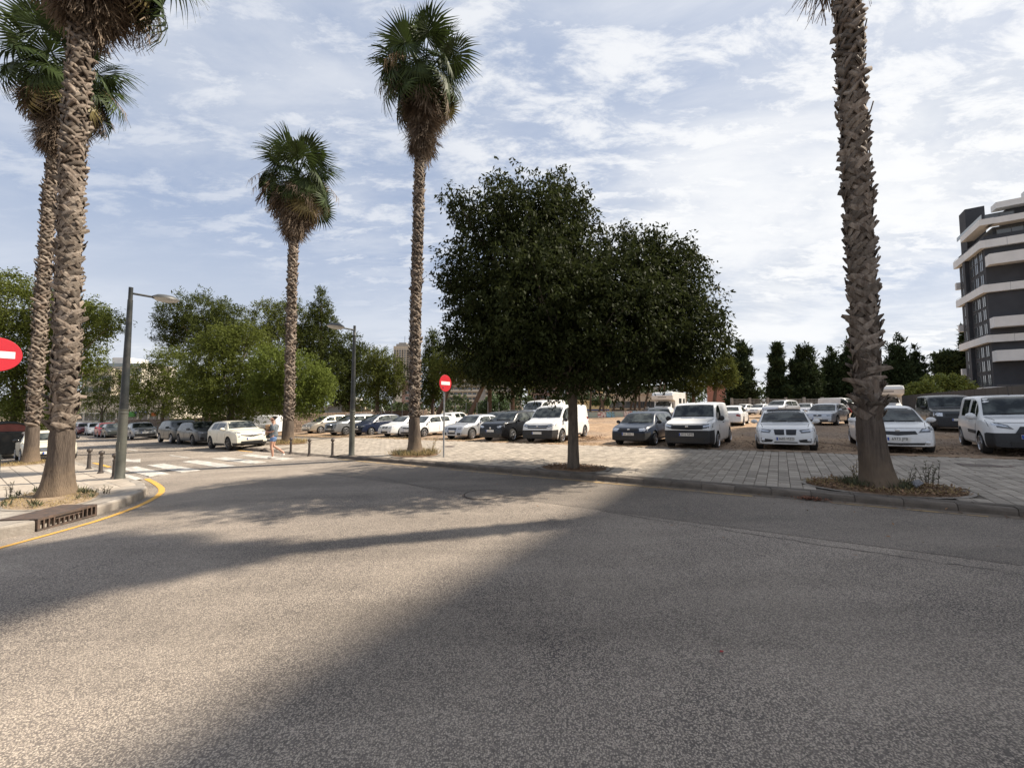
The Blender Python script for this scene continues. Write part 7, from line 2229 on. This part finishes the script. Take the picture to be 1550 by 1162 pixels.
skin('t_shirt', V2, E2, R2, M_TEE, per, 0, 2)
V2 = [(0, 0, .93), (0, 0, .86), (.01, .09, .80), (.03, .09, .66), (.005, -.09, .80), (.01, -.09, .66)]; E2 = [(0, 1), (1, 2), (2, 3), (1, 4), (4, 5)]
skin('shorts', V2, E2, [(.145, .175), (.14, .17), .10, .092, .10, .092], M_JEAN, per, 0, 2)
for (a, c, t) in (((-.03, .09, .075), (.06, .09, .05), (.17, .09, .04)), ((-.385, -.09, .19), (-.36, -.09, .12), (-.29, -.09, .045))):
    skin('shoe', [a, c, t], [(0, 1), (1, 2)], [.047, .05, .040], M_SHOE, per, 0, 2)
skin('hair', [(.0, 0, 1.61), (.012, 0, 1.685), (.055, 0, 1.722), (-.05, 0, 1.62), (-.085, 0, 1.70), (-.11, 0, 1.72)], [(0, 1), (1, 2), (1, 3), (1, 4), (4, 5)], [.072, .076, .042, .052, .058, .045], M_HAIR, per, 1, 2)
b = MB()
for sg in (1, -1): b.lathe([(.004, -.008), (.008, 0), (.004, .008)], (.138, sg * .034, 1.625), 8)
b.build('eyes', M_HAIR, per)
b = MB(); b.box((.145, 0, 1.565), (.006, .045, .009)); b.build('lips', mat('lips', (.35, .12, .11), .5), per)
def held(label, loc, dim, rz, m):
    M = per.matrix_basis if False else (Matrix.Translation(per.location) @ Matrix.Rotation(per.rotation_euler.z, 4, 'Z') @ Matrix.Scale(1.04, 4))
    b = MB(); b.box((0, 0, 0), dim); o = b.build('parcel', m); bevel(o, .02, 2); o.matrix_world = M @ Matrix.Translation(loc) @ Matrix.Rotation(rz, 4, 'Z') @ Matrix.Rotation(.12, 4, 'Y')
    tag(o, label, 'parcel', 'parcels in the arms of the woman')
held('upper brown paper parcel in the arms of the walking woman', (.205, .0, 1.285), (.15, .30, .22), .05, M_KRAFT)
held('lower brown paper parcel under the forearms of the walking woman', (.215, 0, 1.035), (.13, .26, .13), -.1, M_KRAFT)
b = MB(); b.box((.20, -.05, .90), (.16, .26, .15)); bagM = Matrix.Translation(per.location) @ Matrix.Rotation(per.rotation_euler.z, 4, 'Z') @ Matrix.Scale(1.04, 4)
o = b.build('cloth_bag', mat('dark_cloth_bag', (.045, .055, .05), .9)); bevel(o, .05, 3); o.matrix_world = bagM; tag(o, 'dark cloth bag hanging below the parcels of the walking woman', 'bag')

pp = at(1389, 739, PAV + .03)
pg = thing('pigeon', 'grey pigeon pecking in the leaf litter at the foot of the right palm', 'pigeon', pp, R(35))
M_PIG = mat('pigeon_feathers', (.12, .12, .13), .7, color2=(.19, .19, .20), scale=30)
skin('body', [(-.16, 0, .045), (-.10, 0, .065), (-.02, 0, .095), (.06, 0, .11), (.10, 0, .13), (.135, 0, .115), (.15, 0, .09)], [(i, i + 1) for i in range(6)], [(.012, .03), (.03, .035), (.055, .055), (.052, .05), (.03, .03), (.024, .024), (.016, .016)], M_PIG, pg, 2, 2)
b = MB(); b.lathe([(.008, 0), (.001, .03)], (0, 0, 0), 8, Matrix.Rotation(R(150), 3, 'Y')); q = b.build('beak', M_BLACK, pg); q.location = (.158, 0, .078)
for sg in (1, -1):
    b = MB(); b.tube([(.01, sg * .025, .06), (.012, sg * .025, .0)], .005, 6); b.tube([(-.01, sg * .025, .003), (.035, sg * .025, .003)], .004, 5); b.build('leg', mat('pigeon_leg', (.35, .12, .09), .6), pg)
    skin('wing', [(.06, sg * .045, .12), (-.02, sg * .055, .105), (-.12, sg * .03, .07)], [(0, 1), (1, 2)], [(.03, .012), (.036, .014), (.012, .008)], mat('pigeon_wing', (.10, .10, .11), .7, color2=(.17, .17, .18), scale=20), pg, 1, 1)

# ================================================================== GROUND COVER AND LITTER
M_DRYG = mat('dry_grass', (0.32, 0.24, 0.11), .9, island=.35, trans=.2)
M_WEED = mat('weed_green', (0.085, 0.088, 0.042), .7, island=.4, trans=.2)
M_LITTER = mat('dead_leaf_litter', (0.20, 0.115, 0.06), .85, island=.5)


def blades(name, label, pts, h, w, m, seed, per=6, spread=.05, lean=.5):
    r = np.random.default_rng(seed); P = np.array([tuple(p) for p in pts]).repeat(per, 0); n = len(P)
    P = P + np.stack([r.normal(0, spread, n), r.normal(0, spread, n), np.zeros(n)], -1)
    D = np.stack([r.normal(0, lean, n), r.normal(0, lean, n), np.ones(n)], -1)
    V, Fq = leaf_cloud(P, D, h, w, seed, up_bias=0)
    o = link(name, mesh_np(name, V, Fq, m)); return tag(o, label, kind='stuff')


def pit_pts(i, n, seed, inner=.25, outer=1.0, lst=None):
    s0, t0, a, b = (lst or PITS)[i]; r = random.Random(seed); out = []
    while len(out) < n:
        x, y = r.uniform(-1, 1), r.uniform(-1, 1); q = math.hypot(x, y)
        if inner < q < outer:
            t = t0 + y * b
            if lst is None and t < 9.56: continue
            out.append(st(s0 + x * a, t, PAV + .02))
    return out


blades('weeds', 'low green weeds round the foot of the right palm', pit_pts(1, 70, 1, .22, .50), .17, .014, M_WEED, 1, 8, .05)
blades('dry_grass', 'dry straw at the foot of the right palm', pit_pts(1, 120, 2, .3, 1.0), .09, .012, M_DRYG, 2, 6, .05, .9)
blades('dry_grass', 'dry straw and weeds at the foot of the tall middle palm', pit_pts(2, 150, 3, .3, 1.05), .24, .012, M_DRYG, 3, 7, .06)
blades('weeds', 'green weeds at the foot of the tall middle palm', pit_pts(2, 60, 4, .3, .9), .22, .02, M_WEED, 4, 6, .05)
blades('dry_grass', 'dry straw round the palm beyond the crossing', pit_pts(3, 130, 5, .25, 1.0), .30, .02, M_DRYG, 5, 6, .08)
blades('dry_grass', 'dry straw at the foot of the near left palm', pit_pts(0, 170, 6, .3, 1.0, LP), .05, .01, M_DRYG, 6, 6, .05, .9)
blades('weeds', 'small dark weeds beside the near left palm', pit_pts(0, 26, 7, .55, 1.0, LP), .15, .025, M_WEED, 7, 9, .03)
blades('dry_grass', 'grass and straw at the foot of the second left palm', pit_pts(1, 160, 8, .3, 1.1, LP), .10, .015, M_DRYG, 8, 7, .06, .8)
r_ = random.Random(3)
edge = [st(r_.uniform(-36, -2), LT + abs(r_.gauss(0, .45)) + .05, LOT + .02) for _ in range(900)]
blades('dry_grass', 'thin dry grass along the lot edge in front of the parked cars', edge, .09, .012, M_DRYG, 9, 6, .08, .7)
edge = [st(r_.uniform(-30, -8), LT + abs(r_.gauss(0, .3)) + .1, LOT + .02) for _ in range(120)]
blades('weeds', 'green weeds along the lot edge in front of the parked cars', edge, .13, .02, M_WEED, 10, 6, .06, .6)


def flat_leaves(name, label, pts, ln, wd, m, seed, lift=.012):
    r = np.random.default_rng(seed); P = np.array([tuple(p) for p in pts]); n = len(P); P[:, 2] += r.uniform(.004, lift + .01, n)
    D = np.stack([r.normal(size=n), r.normal(size=n), r.normal(0, .25, n)], -1)
    V, Fq = leaf_cloud(P, D, ln, wd, seed, .5, 2.0); o = link(name, mesh_np(name, V, Fq, m)); return tag(o, label, kind='stuff')


flat_leaves('leaf_litter', 'brown dead leaves covering the soil at the right palm', pit_pts(1, 1500, 11, .2, 1.08), .07, .035, M_LITTER, 11, .02)
flat_leaves('leaf_litter', 'dead leaves in the round soil pit of the broad dark tree', pit_pts(0, 900, 12, .15, 1.05), .055, .028, M_LITTER, 12, .02)
flat_leaves('leaf_litter', 'dead leaves at the foot of the tall middle palm', pit_pts(2, 300, 13, .2, 1.1), .06, .03, M_LITTER, 13)
flat_leaves('leaf_litter', 'straw coloured litter at the near left palm', pit_pts(0, 500, 14, .25, 1.0, LP), .05, .02, M_DRYG, 14)
flat_leaves('leaf_litter', 'small heap of brown leaves in the gutter before the right palm', [st(.42 + r_.gauss(0, .13), KT - .09 + r_.gauss(0, .045), ROAD + .01) for _ in range(120)], .06, .03, mat('rust_leaf', (.24, .10, .055), .8, island=.4), 15, .04)
flat_leaves('leaf_litter', 'scattered leaves along the kerb', [st(r_.uniform(-14, 4), KT - abs(r_.gauss(0, .12)) - .02, ROAD + .008) for _ in range(150)] + [st(r_.uniform(-12, 5), r_.uniform(9.5, 15.5), PAV + .002) for _ in range(140)] + [st(r_.uniform(-9, 4), KT - r_.uniform(.2, 2.6) ** 1.2, ROAD + .008) for _ in range(90)], .05, .025, M_LITTER, 16)
flat_leaves('leaf_litter', 'yellow leaf crumbs beside the left kerb', [at(r_.uniform(170, 232), r_.uniform(750, 780), ROAD - .03) for _ in range(22)], .05, .03, M_DRYG, 17)
p = at(1093, 988, ROAD)
o = link('fallen_leaf', None); tag(o, 'single small red leaf lying on the bare asphalt', 'leaf'); o.location = p + Vector((0, 0, .012)); o.rotation_euler = (.1, .05, .4)
b = MB(); b.add([(-.022, 0, 0), (-.006, -.013, .005), (.022, 0, .001), (-.006, .013, .005)], [(0, 1, 2), (0, 2, 3)]); b.build('blade', mat('red_leaf', (.30, .035, .035), .6), o); b = MB(); b.tube([(-.016, 0, 0), (-.026, .002, .001)], .0012, 4); b.build('leaf_stem', mat('red_leaf', (.3, .03, .03), .6), o)


def weed_plant(label, p, h, n, seed, m=M_WEED, dry=False):
    rr = random.Random(seed); o = thing('weed_plant', label, 'weed', p)
    sb_ = MB(); LP_, LD = [], []
    for i in range(n):
        a = rr.uniform(0, 6.28); l = h * rr.uniform(.55, 1); dx = rr.gauss(0, .16) * l; dy = rr.gauss(0, .16) * l; x0, y0 = rr.gauss(0, .05), rr.gauss(0, .05)
        sb_.tube([(x0, y0, -.02), (x0 + dx * .4, y0 + dy * .4, l * .5), (x0 + dx, y0 + dy, l)], [.006, .005, .002], 5)
        for q in range(int(l / .018)):
            f = rr.uniform(.15, 1); c = rr.uniform(0, 6.28)
            LP_.append((x0 + dx * f, y0 + dy * f, l * f)); LD.append((math.cos(c), math.sin(c), rr.uniform(.2, 1)))
    sb_.build('stem', M_BARK, o)
    V, Fq = leaf_cloud(np.array(LP_), np.array(LD), .05, .016, seed); link('leaves', mesh_np('leaves', V, Fq, m), o)
weed_plant('tall upright green weed behind the pigeon', at(1408, 733, PAV), .52, 9, 21)
weed_plant('dry leaning weed left of the pigeon', at(1380, 730, PAV), .34, 4, 22)
weed_plant('pale seeded weed against the left side of the right palm', at(1297, 727, PAV), .45, 6, 23, M_DRYG)
weed_plant('thin weed stalk right of the tall middle palm', at(652, 688, PAV), .75, 5, 24, M_DRYG)
weed_plant('thin weed stalk at the left edge beside the near left palm', at(16, 755, PAV), .42, 4, 25)
weed_plant('small bushy weed right of the near left palm', at(158, 747, PAV), .22, 7, 26)

# stones and clods in the lot
rr = np.random.default_rng(12); n = 5600
S_ = np.concatenate([rr.uniform(-6, 9, 4500), rr.uniform(-30, 16, 1100)]); T_ = LT + .15 + np.concatenate([np.abs(rr.normal(0, 3.2, 4500)), rr.uniform(0, 24, 1100)])
X = S_ * KX + T_ * NX; Y = S_ * KY + T_ * NY; Z = Hv(X) + LOT + lot_bump(X, Y, S_, T_)
ico = np.array([(0, 0, 1), (.9, 0, .1), (.28, .85, 0), (-.72, .53, .1), (-.72, -.53, 0), (.28, -.85, .1), (0, 0, -.6)]); fi = np.array([(0, 1, 2), (0, 2, 3), (0, 3, 4), (0, 4, 5), (0, 5, 1), (6, 2, 1), (6, 3, 2), (6, 4, 3), (6, 5, 4), (6, 1, 5)])
sz = .012 + .032 * rr.random(n) ** 2.5
V = (ico[None] * (1 + rr.normal(0, .22, (n, 7, 1))) * sz[:, None, None] * np.array([1.2, 1, .65])) + np.stack([X, Y, Z + .004], -1)[:, None, :]
Fq = (fi[None] + (np.arange(n) * 7)[:, None, None]).reshape(-1, 3)
o = link('gravel', mesh_np('gravel', V.reshape(-1, 3), Fq, mat('lot_stone', (.28, .20, .14), .95, island=.4))); tag(o, 'loose stones and clods in the parking lot', kind='stuff')
pr = at(893, 666, LOT)
flat_leaves('debris', 'small heap of dry palm debris on the soil right of the white medium delivery van', [pr + Vector((r_.gauss(0, .45), r_.gauss(0, .25), abs(r_.gauss(0, .06)))) for _ in range(220)], .25, .04, M_LITTER, 18, .1)
